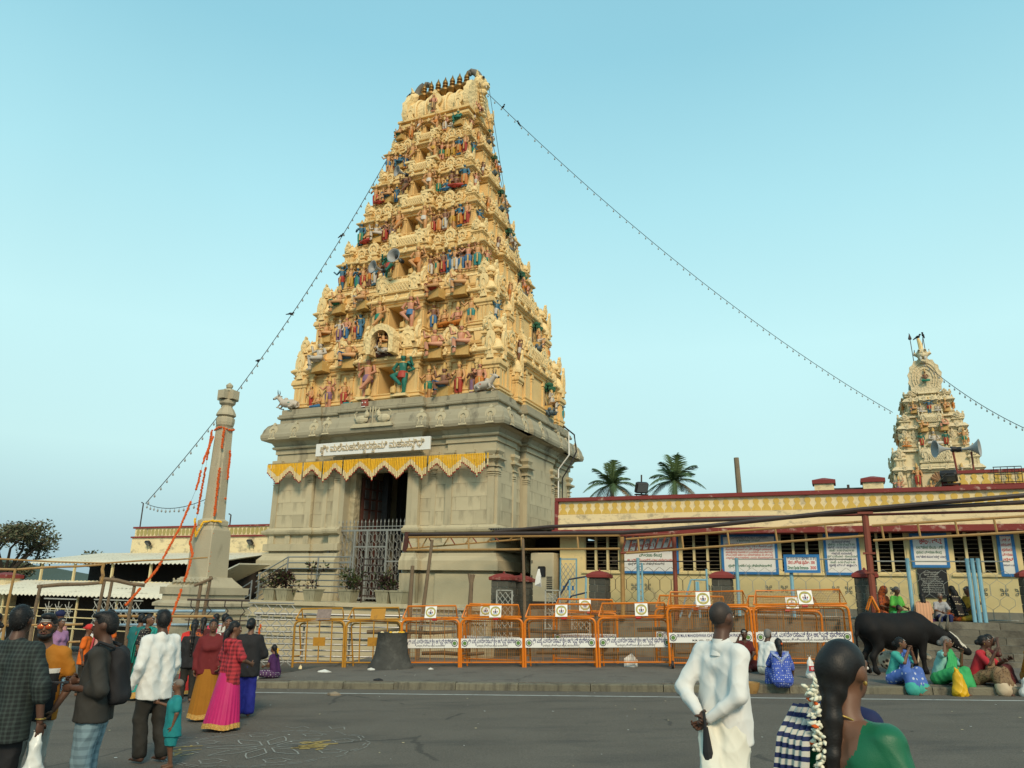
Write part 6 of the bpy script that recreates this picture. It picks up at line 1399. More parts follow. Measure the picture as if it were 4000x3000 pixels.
litter(-3.4, 20.55, PAVE_H, .13, 'long white paper strip left of the concrete tub', M_PLASTIC, 7)
litter(-1.9, 20.5, PAVE_H, .1, 'small white scrap right of the concrete tub', M_PLASTIC, 8)
rr = random.Random(11); mb = MB()
for k in range(220):
 x, y = rr.uniform(-6, 9), rr.uniform(5, 20.5); off = PAVE_H if (y - 18.08 + .2144 * (x + 5.5)) > .25 and x > -5.3 else 0; s = rr.uniform(.008, .024)
 a = rr.random() * 6; mb.add([(x + s * math.cos(a + q), y + s * math.sin(a + q), zroad(x, y) + off + .006) for q in (0, 1.7, 3.1, 4.6)], [(0, 1, 2, 3)], k % 3)
o = mb.build('litter_specks', [M_PLASTIC, M_CRM, pm('leaf_dark', (.03, .03, .02), .8)]); o['kind'] = 'stuff'; tag(o, 'tiny paper and leaf specks scattered over the road', 'litter')
# chalk rangoli on the road
M_CHALK = pm('chalk', (.26, .255, .23), .95, .3, 30); M_CHALKY = pm('chalk_yellow', (.36, .25, .08), .95, .3, 30)
mb = MB(); rr = random.Random(8)
def stroke(pts, w, mat=0):
 P = [Vector((x, y, 0)) for x, y in pts]
 for a, b in zip(P[:-1], P[1:]):
  d = (b - a); n_ = Vector((-d.y, d.x, 0)).normalized() * w
  mb.add([(p.x, p.y, zroad(p.x, p.y) + .005) for p in (a - n_, b - n_, b + n_, a + n_)], [(0, 1, 2, 3)], mat)
CX, CY = -3.05, 10.75
def pol_(r, a, ox=0, oy=0): return (CX + ox + r * math.cos(a), CY + oy + r * 1.0 * math.sin(a))
for k in range(8):
 a = k * math.pi / 4
 pt = [pol_(.12, a), pol_(.45, a - .28), pol_(.62, a - .12), pol_(.78, a), pol_(.62, a + .12), pol_(.45, a + .28), pol_(.12, a)]; stroke(pt, .010)
 c = pol_(.98, a + .39); stroke([(c[0] + .14 * math.cos(q * .7) * (1 + .3 * math.cos(3 * q)), c[1] + .14 * math.sin(q * .7)) for q in range(10)], .009)
for rad_ in (1.22, 1.28):
 for k in range(40):
  if rr.random() < .75: stroke([pol_(rad_ + .03 * math.sin(k * 2.1), k * math.pi / 20), pol_(rad_ + .03 * math.sin((k + 1) * 2.1), (k + .8) * math.pi / 20)], .008)
for k in range(7):
 a = rr.uniform(0, 6.28); stroke([pol_(1.5 + .1 * q % .3, a + q * .05) for q in range(6)], .008)
for k in range(22): a = rr.uniform(-.4, .6); stroke([pol_(.35 + rr.random() * .4, a), pol_(.4 + rr.random() * .5, a + .1)], .03, 1)
for k in range(10): a = rr.uniform(2.7, 3.6); stroke([pol_(.8 + rr.random() * .3, a), pol_(.95 + rr.random() * .3, a + .1)], .015, 1)
struct(mb.build('road_chalk_drawing', [M_CHALK, M_CHALKY]))

# ------------------------------------------------------------------ strings of bulbs, birds
M_CABLE = pm('cable', (.05, .055, .06), .6, .1); M_BULB = pm('bulb_glass', (.30, .31, .30), .25, .1)
mb = MB(); mb.tube([(0, 0, 0), (0, 0, -.12)], .008, 4); mb.lathe([(.012, -.26), (.05, -.22), (.055, -.18), (.03, -.12), (.02, -.10)], 7, mat=1); ME_BULB = mb.mesh('bulb', [M_CABLE, M_BULB])
def bulbs(a, b, sag, n, label, s=1.0, cable=.018, jit=.0):
 a, b = Vector(a), Vector(b); o = empty('bulb_string', a); tag(o, label, 'string lights')
 pts = []
 for i in range(25): f = i / 24; p = a.lerp(b, f); p.z -= sag * 4 * f * (1 - f); pts.append(p - a)
 mb = MB(); mb.tube(pts, cable, 4); mb.build('cable', M_CABLE, o)
 for i in range(n):
  f = (i + .5) / n; p = a.lerp(b, f) - a; p.z -= sag * 4 * f * (1 - f); inst(ME_BULB, 'bulb', o, p, rnd.uniform(0, 6), s * rnd.uniform(.9, 1.1))
 return pts, a
s1, a1 = bulbs((-1.7, 34.0, 26.7), (21.4, 41.9, 12.1), 1.2, 66, 'long string of bulbs from the tall tower to the smaller tower', .72)
s2, a2 = bulbs((-5.9, 35.0, 25.0), (-14.05, 29.9, 4.95), 1.3, 52, 'string of bulbs slanting from the tall tower down to the left hall', .68)
bulbs((22.9, 41.0, 14.85), (24.8, 35.0, 9.4), .4, 22, 'string of bulbs running right from the smaller tower', .8)
bulbs((-14.05, 29.9, 4.95), (-9.2, 23.6, 4.5), .25, 14, 'slack string of bulbs between lamp pole and lamp pillar', .6, .012)
def bird_mesh():
 mb = MB(); mb.ball((0, 0, .12), (.06, .12, .07), 7, 6); mb.ball((0, -.11, .2), .05, 7, 5); mb.tube([(0, -.15, .2), (0, -.21, .19)], [.015, .003], 5); mb.tube([(0, .1, .1), (0, .26, .04)], [.045, .02], 5); mb.tube([(.02, 0, .06), (.02, 0, 0)], .006, 4); mb.tube([(-.02, 0, .06), (-.02, 0, 0)], .006, 4); return mb.mesh('crow', pm('crow_black', (.012, .012, .016), .5), smooth=True)
ME_CROW = bird_mesh()
def crow(p, rz, lab, s=.85): tag(inst(ME_CROW, 'crow', None, p, rz, s), lab, 'bird', 'crows')
crow(a1 + s1[1], .6, 'crow on the long bulb string, nearest the tall tower'); crow(a1 + s1[2] - Vector((.15, 0, -.05)), -.5, 'crow on the long bulb string, second from the tall tower')
for i, (k, lab) in enumerate(((7, 'crow high on the left bulb string'), (12, 'crow in the middle of the left bulb string'), (15, 'crow on the lower middle of the left bulb string'), (18, 'crow low on the left bulb string'))): crow(a2 + s2[k], 1.0 + i, lab)
crow(gop(-2.0, YC - .3, 26.0), 1.0, 'crow on the left lion gable of the tall tower')
for k, (x0, x1, z1) in enumerate(((1.9, 4.9, 9.2), (2.0, 4.6, 9.2), (-2.0, -4.6, 9.2))):
 o = empty('lightning_wire', gop(x0, YC + (.6 if k else -.4), 26.0)); tag(o, ('thin wire down the right edge of the tall tower', 'second thin wire beside the right edge of the tall tower', 'thin wire down the left edge of the tall tower')[k], 'wire')
 a = Vector(gop(x0, YC + (.6 if k else -.4), 26.0)); mb = MB(); mb.tube([(0, 0, 0), Vector(gop((x0 + x1) / 2 + (.3 if x1 > 0 else -.3), YC + .2, 17.2)) - a, Vector(gop(x1 + (.5 if x1 > 0 else -.5), YC + 1.0, z1)) - a], .012, 4); mb.build('wire', M_CABLE, o)
o = empty('cable_run', gop(5.2, 6.6, 4.3), TEMPLE_ROT); tag(o, 'black cable and white conduit down the right side of the tower base', 'cable')
mb = MB(); mb.tube([(-.1, .2, 4.85), (.45, .1, 4.4), (.62, -.1, 3.6), (.4, -.4, 2.9), (.12, -.5, 2.4), (.12, -.5, .2)], .035, 6); mb.build('black_cable', M_BLACK, o); mb = MB(); mb.tube([(.55, -.9, 4.3), (.58, -.95, 3.3), (.12, -1.0, 2.7), (.12, -1.0, -.6)], .03, 6); mb.build('conduit', M_WHITEBOARD, o)

# ------------------------------------------------------------------ trees
def leaf_cloud(mb, centres, n, size, rr, flat=1.0, mats=(0,)):
 for c, r in centres:
  for _ in range(n):
   d = Vector((rr.gauss(0, 1), rr.gauss(0, 1), rr.gauss(0, flat))).normalized() * r * rr.random() ** .45
   p = Vector(c) + Vector((d.x, d.y, d.z * .7)); a = Vector((rr.uniform(-1, 1), rr.uniform(-1, 1), rr.uniform(-.6, .6))).normalized() * size * rr.uniform(.6, 1.3)
   b = a.cross(Vector((rr.uniform(-1, 1), rr.uniform(-1, 1), rr.uniform(-1, 1)))).normalized() * size * rr.uniform(.3, .55)
   mb.add([p - a, p + b, p + a, p - b], [(0, 1, 2, 3)], rr.choice(mats))
M_LEAF = pm('tree_leaf', (.085, .095, .05), .8, .5, .6); M_LEAF2 = pm('tree_leaf_brownish', (.11, .09, .05), .8, .4, .6); M_TRUNK = pm('bark', (.05, .04, .03), .9, .3, 3)
def tree(name, loc, h, r, label, seed, trunk_h=.45, spread=1.0, nc=26, n=150, leaf=.16):
 o = empty(name, loc); tag(o, label, 'tree'); rr = random.Random(seed); mb = MB(); cents = []
 fork = Vector((0, 0, h * trunk_h)); mb.tube([(0, 0, -1), (.1, 0, h * trunk_h * .5), fork], [r * .065, r * .055, r * .05], 8)
 for k in range(9):
  a = k * 2.4 + rr.uniform(-.3, .3); R_ = r * rr.uniform(.35, .95); tip = Vector((math.cos(a) * R_ * spread, math.sin(a) * R_, h * rr.uniform(.62, .95))); mid = fork.lerp(tip, .5) + Vector((rr.uniform(-.2, .2) * r, rr.uniform(-.2, .2) * r, .04 * h))
  mb.tube([fork, mid, tip], [r * .035, r * .022, r * .008], 6)
  for q in range(3): t2 = mid.lerp(tip, rr.uniform(.3, 1)) + Vector((rr.uniform(-.3, .3) * r, rr.uniform(-.3, .3) * r, rr.uniform(-.05, .12) * h)); mb.tube([mid.lerp(tip, .3 + .2 * q), t2], [r * .018, r * .006], 4); cents.append((t2, r * rr.uniform(.16, .28)))
  cents.append((tip, r * rr.uniform(.18, .30)))
 mb.build('trunk', M_TRUNK, o); mb = MB(); leaf_cloud(mb, cents, n, leaf, rr, .7, (0, 0, 1)); mb.build('crown', [M_LEAF, M_LEAF2], o); return o
tree('rain_tree', (-48.5, 76.5, -.9), 9.3, 5.0, 'large spreading tree with forked trunk at the far left', 3, .36, 1.05, n=115, leaf=.19)
tree('rain_tree', (-58.5, 76.0, -.9), 8.2, 3.2, 'spreading tree cut by the left edge of the picture', 8, .4, n=110, leaf=.2)
tree('far_tree', (-36.5, 74.0, -.9), 6.0, 3.6, 'low dark tree just above the left canopy roof', 5, .3, 1.2, n=200, leaf=.22)
tree('far_tree', (-62.0, 92.0, -.9), 5.0, 5.0, 'low bush mass under the large left tree', 6, .2, 1.2, n=200, leaf=.22)
tree('far_tree', (-43.0, 90.0, -.9), 4.2, 4.5, 'low bushes behind the red-capped pier at far left', 7, .2, 1.3, n=200, leaf=.22)
M_FROND = pm('palm_frond', (.075, .12, .045), .6, .4, 2); M_FRONDD = pm('palm_frond_dry', (.16, .11, .05), .8, .3)
def palm(loc, h, R_, label, seed):
 o = empty('coconut_palm', loc); tag(o, label, 'palm tree', 'coconut palms behind the hall'); rr = random.Random(seed)
 mb = MB(); mb.tube([(0, 0, 0), (.2, 0, h * .5), (0, 0, h)], [.28, .2, .16], 8); mb.build('trunk', pm('palm_bark', (.13, .11, .08), .9, .3), o)
 def frond(a, el, L, droop, mat):
  m_ = MB(); d = Vector((math.cos(a), math.sin(a), 0)); pts = []; n = 12
  for k in range(n + 1):
   f = k / n; pts.append(Vector((0, 0, h)) + d * L * f * math.cos(el) * (1 - .12 * f) + Vector((0, 0, L * f * math.sin(el) - droop * L * f * f)))
  m_.tube(pts, [.035 - .028 * k / n for k in range(n + 1)], 4); side = d.cross(Vector((0, 0, 1)))
  for k in range(1, n * 4):
   f = k / (n * 4); i = min(n - 1, int(f * n)); p = pts[i].lerp(pts[i + 1], f * n - i); l = L * .27 * math.sin(math.pi * min(1, f * .85 + .12)) * rr.uniform(.85, 1.1); t = (pts[i + 1] - pts[i]).normalized()
   for s in (-1, 1):
    e = (side * s * .8 + t * .7 + Vector((0, 0, -.35 + rr.uniform(-.15, .1)))).normalized() * l; w = t * .03
    m_.add([p - w, p + w, p + e * .6 + w * .7, p + e, p + e * .6 - w * .7], [(0, 1, 2, 3, 4)])
  return m_.build('frond', mat, o)
 for k in range(20):
  a = k * 2.399 + rr.uniform(-.2, .2); f = k / 19; el = RAD(80 - 85 * f + rr.uniform(-8, 8)); frond(a, el, R_ * rr.uniform(.95, 1.2), .34 + .42 * f, M_FROND if k < 18 else M_FRONDD)
palm((7.9, 59.5, -.5), 10.6, 2.7, 'left of the two coconut palms behind the hall roof', 1)
palm((12.6, 58.7, -.5), 10.9, 3.0, 'right of the two coconut palms, beside the roof floodlight', 5)
# distant hills
mb = MB(); n = 60; rr = random.Random(9); prof = []
for k in range(n + 1):
 f = k / n; x = -1800 + 2200 * f; prof.append((x, 1500, 8 + 75 * max(0, math.sin(f * 5.3 + .6)) * (1 - .55 * f) + rr.uniform(-2, 2)))
mb.add([(x, y, -5) for x, y, z in prof] + [(x, y + 150, z) for x, y, z in prof] + [(x, y + 700, -5) for x, y, z in prof], [(k, k + 1, n + 2 + k, n + 1 + k) for k in range(n)] + [(n + 1 + k, n + 2 + k, 2 * n + 3 + k, 2 * n + 2 + k) for k in range(n)])
struct(mb.build('hill', pm('far_hill', (.06, .085, .07), .95, .2, .01)))
# ------------------------------------------------------------------ smaller tower behind the hall, gable end towards the square
ST_O = (23.45, 41.75, 0.0)
st = empty('small_temple_tower', ST_O, TEMPLE_ROT); tag(st, 'smaller cream temple tower with a lion-faced gable behind the hall roof', 'temple tower')
M_GREYT = pm('tower_grey_old', (.30, .28, .20), .85, .25, 2, dark=(.10, .10, .07), damt=.3, dscale=2)
M_PALE = pm('tower_pale', (.66, .55, .34), .75, .15, 2, bump=.3, bscale=16, dark=(.22, .18, .12), damt=.2, dscale=2.2, dstretch=(1, 1, .5)); M_PALEC = carved('tower_pale_carved', (.64, .53, .34))
def sbody(parent, W, D, rows, mats=(M_PALE, M_PALEC)):
 mb = MB()
 for z0, z1, o0, o1, mi in rows:
  def pl_(o): return [(-W - o, -o), (-W * .42 - o * .3, -o), (-W * .42, -.14 - o), (W * .42, -.14 - o), (W * .42 + o * .3, -o), (W + o, -o), (W + o, D * .3), (W + .12 + o, D * .32), (W + .12 + o, D * .68), (W + o, D * .7), (W + o, D + o), (-W - o, D + o), (-W - o, D * .7), (-W - .12 - o, D * .68), (-W - .12 - o, D * .32), (-W - o, D * .3)]
  mb.loft([[(x, y, z0) for x, y in pl_(o0)], [(x, y, z1) for x, y in pl_(o1)]], mat=mi)
 return mb.build('storey_body', list(mats), parent)
def pale(me):
 m2 = me.copy()
 for i, m in enumerate(m2.materials): m2.materials[i] = M_PALEC if m is M_CARVE else M_PALE
 return m2
_S, _G, _P, _K, _L = pale(ME_SHRINE), pale(ME_GABLE), pale(ME_TPIL), pale(ME_KUDU_T), pale(ME_SALA)
STZ = [(7.0, 10.05, 2.02, 4.4), (10.05, 12.05, 1.54, 3.6), (12.05, 13.45, 1.08, 3.0)]
for t, (z0, z1, W, D) in enumerate(STZ):
 tier = empty('tier', (0, (4.4 - D) / 2, 0), parent=st); h = z1 - z0; k = h * .62
 sbody(tier, W, D, [(z0, z0 + .12, .18, .18, 0), (z0 + .12, z0 + .2, .10, .10, 0), (z0 + .2, z0 + .28, .16, .16, 0), (z0 + .28, z0 + k - .15, 0, 0, 0), (z0 + k - .15, z0 + k - .08, .10, .10, 0), (z0 + k - .08, z0 + k, .16, .18, 0), (z0 + k, z0 + k + .2, .26, .10, 1), (z0 + k + .2, z1 - .1, -.04, -.15, 0), (z1 - .1, z1, .04, .0, 1)])
 for x in (-.93, -.72, -.52, .52, .72, .93): inst(_P, 'pilaster', tier, (x * W, -.02, z0 + .28), 0, (.15, .14, k - .43))
 for y in (.1, .3, .7, .9):
  for s in (-1, 1): inst(_P, 'pilaster', tier, (s * (W + .02), D * y, z0 + .28), math.pi / 2, (.15, .14, k - .43))
 for x in (-.8, -.5, -.2, .2, .5, .8): inst(_K, 'eave_motif', tier, (x * W, -.2 - (.14 if abs(x) < .4 else 0), z0 + k + .1), (-.3, 0, 0), .8)
 for s in (-1, 1):
  inst(_S, 'corner_shrine', tier, (s * (W - .22), .22, z0 + k + .1), 0, (.85, .85, (h - k) * 1.05))
  inst(_S, 'corner_shrine', tier, (s * (W - .15), D - .3, z0 + k + .1), 0, (.85, .85, (h - k) * 1.1))
  if t < 2: inst(_S, 'corner_shrine', tier, (s * (W - .15), .12, z0), 0, (.8, .7, k * 1.05)); inst(_G, 'gable_niche', tier, (s * W, D * .5, z0 + k + .15), s * math.pi / 2, (h * .35, 1, (h - k) * .95))
  if t < 2: inst(_S, 'corner_shrine', tier, (s * W * .62, .05, z0), 0, (.5, .5, k * .95))
 if t < 2: inst(_L, 'wagon_roof', tier, (0, -.1, z0 + k + .12), 0, (W * .42, .8, (h - k) * .98))
 for x, pose, sk, g, hh, zz in ([(-.52, 'stand', 'ochre', 'red', 1.15, .9), (.55, 'seat', 'pale', 'white', 1.2, .9), (-.22, 'raise', 'ochre', 'orange', .9, .25), (.3, 'stand', 'peach', 'orange', .8, .25), (.02, 'cross', 'pale', 'blue', 1.5, .25), (-1.0, 'raise', 'peach', 'purple', 1.0, .4), (1.04, 'raise', 'peach', 'orange', 1.0, .4)], [(-.4, 'stand', 'green', 'red', .85, .1), (.0, 'cross', 'pale', 'white', 1.3, .15), (.38, 'stand', 'green', 'red', .85, .1), (-.3, 'seat', 'ochre', 'yellow', 1.0, .95), (.35, 'seat', 'peach', 'green', 1.0, .95), (.95, 'raise', 'ochre', 'green', .9, .1), (-.9, 'cross', 'ochre', 'orange', .8, .1)], [(-.75, 'seat', 'ochre', 'blue', .75, .1), (.0, 'raise', 'blue', 'red', .85, .05), (.75, 'seat', 'ochre', 'orange', .8, .1), (-.4, 'cross', 'pale', 'white', .7, .1), (.4, 'cross', 'pale', 'white', .7, .1)])[t]:
  statue(tier, pose, sk, g, (x * W, -.32, z0 + zz + .05), hh, rnd.uniform(-.3, .3))
 for s in (-1, 1): statue(tier, 'raise', 'ochre', 'orange', (s * (W + .2), D * .2, z0 + .3), .9, s * math.pi / 2)
# cobra hood behind the lowest seated figure
mb = MB()
for k in range(7):
 a = RAD(-66 + 22 * k); mb.tube([(0, 0, 0), (.25 * math.sin(a), -.03, .28 * math.cos(a)), (.46 * math.sin(a), -.1, .50 * math.cos(a))], [.09, .11, .06], 6)
mb.build('cobra_hood', pm('cobra_brown', (.30, .16, .08), .6, .3), st, (0, -.30, 8.2))
vault = empty('wagon_vault', (0, .7, 13.4), parent=st); vault.scale = (.74, .8, 1.06)
arc = [(1.0 * math.cos(RAD(a)), .75 + .95 * math.sin(RAD(a))) for a in range(-30, 211, 12)]
mb = MB(); mb.loft([[(x, y, z) for x, z in arc] for y in (3.0, .1)]); mb.build('vault', M_GREYT, vault)
mb = MB(); pl_ = []
for k in range(25):
 a = RAD(-42 + 264 * k / 24); rr_ = 1.12 + (.10 if k % 2 else 0); pl_.append((rr_ * math.cos(a), .80 + rr_ * math.sin(a)))
mb.plate([(.75, 0)] + pl_ + [(-.75, 0)], -.1, .12)
for q in (.55, .72, .9): mb.tube([(q * math.cos(RAD(a)), -.12, .80 + q * math.sin(RAD(a))) for a in range(-35, 216, 12)], .045, 5)
mb.build('gable_plate', M_PALEC, vault); statue(vault, 'cross', 'brown', 'green', (0, -.25, .55), 1.0)
mb = MB(); z = 2.15
mb.ball((0, -.1, z), (.42, .34, .34), 12, 9); mb.ball((0, -.42, z - .12), (.30, .22, .16), 10, 7); mb.ball((0, -.3, z - .42), (.26, .2, .12), 10, 7); mb.ball((0, -.5, z + .04), (.09, .1, .08))
for s in (-1, 1):
 mb.ball((s * .2, -.36, z + .16), .12, 8, 6); mb.ball((s * .21, -.44, z + .17), .065, 7, 5, 2); mb.tube([(s * .36, -.1, z), (s * .55, -.1, z + .05), (s * .5, -.1, z + .28)], [.14, .12, .04], 6)
 for q in (.12, .2): mb.tube([(s * q, -.52, z - .2), (s * q, -.54, z - .38)], [.05, .012], 5, 1)
mb.build('lion_face', [M_PALEC, M_WHITEBOARD, M_BLACK], vault, smooth=True, angle=60)
mb = MB(); mb.tube([(0, -.05, 2.35), (-.05, -.05, 2.75), (-.16, -.1, 3.1)], [.17, .16, .10], 8); mb.build('horn', M_TOWER_L, vault)
mb = MB(); mb.tube([(-.62, 0, 1.8), (-.68, 0, 2.9), (-.72, 0, 3.45)], .03, 5); mb.tube([(.28, 0, 2.2), (.22, 0, 3.2), (.1, 0, 2.6)], .03, 5); mb.lathe([(.12, 3.1), (.13, 3.16), (.03, 3.4)], 6, (-.7, 0, 0)); mb.build('lamp_bracket', M_DPIPE, vault)
V0 = Vector(wpt(ST_O, TEMPLE_ROT, 0, .7, 13.65))
crow(V0 + Vector((-.14, -.05, 2.97)), .5, 'crow on the horn of the smaller tower', 1.2); crow(V0 + Vector((.17, -.06, 3.08)), -.7, 'crow on the bent bracket of the smaller tower', 1.2)
# ------------------------------------------------------------------ bodies: blended limb volumes meshed as one continuous skin
def surface(prims, res, k=0.02, pad=0.05):
 """prims: ('c', a, b, ra, rb[, k]) tapered capsule, ('e', centre, radii[, rotation]) ellipsoid, ('s', centre, radii) ellipsoid cut away"""
 lo = np.array([1e9] * 3); hi = -lo
 for p in prims:
  if p[0] == 'c': a, b = np.array(p[1], float), np.array(p[2], float); r = max(p[3], p[4]); l, h = np.minimum(a, b) - r, np.maximum(a, b) + r
  elif p[0] == 'e': c = np.array(p[1], float); r = max(p[2]); l, h = c - r, c + r
  else: continue
  lo = np.minimum(lo, l); hi = np.maximum(hi, h)
 lo = lo - pad; n = np.ceil((hi + pad - lo) / res).astype(int) + 1
 D = np.full(n, 0.5, np.float32)
 ax = [lo[i] + res * np.arange(n[i]) for i in range(3)]
 for p in prims:
  kk = k
  if p[0] == 'p':
   q_, n_ = np.array(p[1], float), np.array(p[2], float); n_ /= np.linalg.norm(n_)
   np.maximum(D, (ax[0][:, None, None] - q_[0]) * n_[0] + (ax[1][None, :, None] - q_[1]) * n_[1] + (ax[2][None, None, :] - q_[2]) * n_[2], out=D); continue
  if p[0] == 'c':
   a, b = np.array(p[1], float), np.array(p[2], float); r = max(p[3], p[4]); l, h = np.minimum(a, b) - r, np.maximum(a, b) + r
   if len(p) > 5: kk = p[5]
  else: c = np.array(p[1], float); r = max(p[2]); l, h = c - r, c + r
  m = kk + 3 * res
  i0 = np.maximum(0, np.floor((l - m - lo) / res).astype(int)); i1 = np.minimum(n, np.ceil((h + m - lo) / res).astype(int) + 1)
  if np.any(i1 <= i0): continue
  X = ax[0][i0[0]:i1[0]][:, None, None]; Y = ax[1][i0[1]:i1[1]][None, :, None]; Z = ax[2][i0[2]:i1[2]][None, None, :]
  if p[0] == 'c':
   d = b - a; L2 = float(d @ d) + 1e-12
   t = np.clip(((X - a[0]) * d[0] + (Y - a[1]) * d[1] + (Z - a[2]) * d[2]) / L2, 0, 1)
   q = np.sqrt((X - a[0] - t * d[0]) ** 2 + (Y - a[1] - t * d[1]) ** 2 + (Z - a[2] - t * d[2]) ** 2) - (p[3] + (p[4] - p[3]) * t)
  else:
   R_ = np.array(p[2], float); U, V, W = X - c[0], Y - c[1], Z - c[2]
   if len(p) > 3 and p[3] is not None:
    M_ = np.array(p[3]); U, V, W = (M_[0][0] * U + M_[1][0] * V + M_[2][0] * W), (M_[0][1] * U + M_[1][1] * V + M_[2][1] * W), (M_[0][2] * U + M_[1][2] * V + M_[2][2] * W)
   q0 = np.sqrt((U / R_[0]) ** 2 + (V / R_[1]) ** 2 + (W / R_[2]) ** 2); q1 = np.sqrt((U / R_[0] ** 2) ** 2 + (V / R_[1] ** 2) ** 2 + (W / R_[2] ** 2) ** 2) + 1e-9
   q = q0 * (q0 - 1) / q1
  S = D[i0[0]:i1[0], i0[1]:i1[1], i0[2]:i1[2]]
  if p[0] == 's': np.maximum(S, -q, out=S); continue
  hh = np.clip(0.5 + 0.5 * (S - q) / kk, 0, 1)
  S[...] = S * (1 - hh) + q * hh - kk * hh * (1 - hh)
 # surface nets
 ins = D < 0
 c = ins[:-1, :-1, :-1].astype(np.int8)
 tot = sum(ins[i:n[0] - 1 + i, j:n[1] - 1 + j, l:n[2] - 1 + l].astype(np.int8) for i in (0, 1) for j in (0, 1) for l in (0, 1))
 act = (tot > 0) & (tot < 8); idx = np.argwhere(act)
 if len(idx) == 0: return np.zeros((0, 3)), np.zeros((0, 4), int)
 acc = np.zeros((len(idx), 3)); cnt = np.zeros(len(idx))
 corners = [(i, j, l) for i in (0, 1) for j in (0, 1) for l in (0, 1)]
 for A in corners:
  for axis in range(3):
   if A[axis] == 1: continue
   B = list(A); B[axis] = 1
   da = D[idx[:, 0] + A[0], idx[:, 1] + A[1], idx[:, 2] + A[2]]; db = D[idx[:, 0] + B[0], idx[:, 1] + B[1], idx[:, 2] + B[2]]
   cr = (da < 0) != (db < 0); t = np.where(cr, da / np.where(cr, da - db, 1), 0)
   P = np.array(A, float)[None, :].repeat(len(idx), 0); P[:, axis] += t
   acc += P * cr[:, None]; cnt += cr
 V = lo + res * (idx + acc / cnt[:, None])
 num = -np.ones(act.shape, int); num[act] = np.arange(len(idx))
 F = []
 for axis in range(3):
  o1, o2 = [(1, 2), (2, 0), (0, 1)][axis]
  sl = [slice(1, -1)] * 3; sl[axis] = slice(0, -1)
  sl2 = list(sl); sl2[axis] = slice(1, None)
  a = ins[tuple(sl)]; b = ins[tuple(sl2)]
  e = np.argwhere(a != b)
  if len(e) == 0: continue
  s = a[tuple(e.T)]
  g = e.copy(); g[:, o1] += 1; g[:, o2] += 1
  def cell(d1, d2):
   q = g.copy(); q[:, o1] += d1; q[:, o2] += d2; return num[q[:, 0], q[:, 1], q[:, 2]]
  quad = np.stack([cell(-1, -1), cell(0, -1), cell(0, 0), cell(-1, 0)], 1)
  quad[~s] = quad[~s][:, ::-1]; F.append(quad)
 F = np.vstack(F); F = F[(F >= 0).all(1)]
 return V, F
def vnormals(V, F):
 N = np.zeros_like(V); a, b, c, d = (V[F[:, i]] for i in range(4)); nrm = np.cross(c - a, d - b)
 for i in range(4): np.add.at(N, F[:, i], nrm)
 return N / (np.linalg.norm(N, axis=1, keepdims=True) + 1e-9)
def relax(V, F, it=1):
 for _ in range(it):
  S = np.zeros_like(V); c = np.zeros(len(V))
  for i in range(4):
   for j in ((i + 1) % 4, (i + 3) % 4): np.add.at(S, F[:, i], V[F[:, j]]); np.add.at(c, F[:, i], 1)
  V = .5 * V + .5 * S / np.maximum(c, 1)[:, None]
 return V
def folds(V, F, amp, seed=0, vert=1.0):
 """soft cloth creases pushed along the normals"""
 r = np.random.RandomState(seed); N = vnormals(V, F); d = np.zeros(len(V))
 for i in range(7):
  k = r.uniform(9, 30); th = r.uniform(0, 6.28); kz = k * r.uniform(-.35, .35) / vert
  w = np.sin(k * (np.cos(th) * V[:, 0] + np.sin(th) * V[:, 1]) + kz * V[:, 2] * 1.2 + r.uniform(0, 6) + 1.5 * np.sin(9 * V[:, 2] + i)); d += (1.4 - 2.4 * np.abs(w) ** .6) / 7 ** .5
 return V + N * (amp * d)[:, None]
def flesh(name, prims, mats, parent, res, k=.02, extra=None, fold=0.0, seed=0, rel=1, matfn=None):
 V, F = surface(prims, res, k)
 if rel: V = relax(V, F, rel)
 if fold: V = folds(V, F, fold, seed)
 vs = [tuple(v) for v in V]; fs = [tuple(int(i) for i in f) for f in F]; mi = [0] * len(fs)
 if matfn is not None:
  C = (V[F[:, 0]] + V[F[:, 2]]) / 2; mi = [int(i) for i in matfn(C)]
 if extra is not None:
  o = len(vs); vs += extra.v; fs += [tuple(i + o for i in f) for f in extra.f]; mi += extra.m
 me = bpy.data.meshes.new(name); me.from_pydata(vs, [], fs)
 for m in (mats if isinstance(mats, (list, tuple)) else [mats]): me.materials.append(m)
 me.polygons.foreach_set('material_index', mi); me.polygons.foreach_set('use_smooth', [True] * len(fs)); me.validate(); me.update()
 return inst(me, name, parent)
def V3(*a): return np.array(a, float)
def rotz_(a): c, s = math.cos(a), math.sin(a); return np.array([[c, -s, 0], [s, c, 0], [0, 0, 1.]])
def rotx_(a): c, s = math.cos(a), math.sin(a); return np.array([[1, 0, 0], [0, c, -s], [0, s, c]])

def skin_mat(name, col): return pm('skin_' + name, col, .5, .12, 9, spec=.35)
SKD = skin_mat('dark', (.085, .041, .026)); SKM = skin_mat('brown', (.15, .073, .043)); SKL = skin_mat('light_brown', (.20, .105, .062))
HAIRM = pm('hair_black', (.008, .007, .007), .5, .3, 40, bump=.2, bscale=140); HAIRG = pm('hair_grey', (.16, .15, .14), .55, .4, 30, bump=.35, bscale=90)
EYEW = pm('eye_white', (.55, .52, .48), .3, .05); EYED = pm('eye_dark', (.01, .008, .008), .2, .05); LIPM = pm('lip', (.10, .035, .03), .45, .1); ASH = pm('sacred_ash', (.50, .48, .44), .9, .15); GOLDM = pm('gold', (.60, .38, .10), .3, .1, metal=.8)

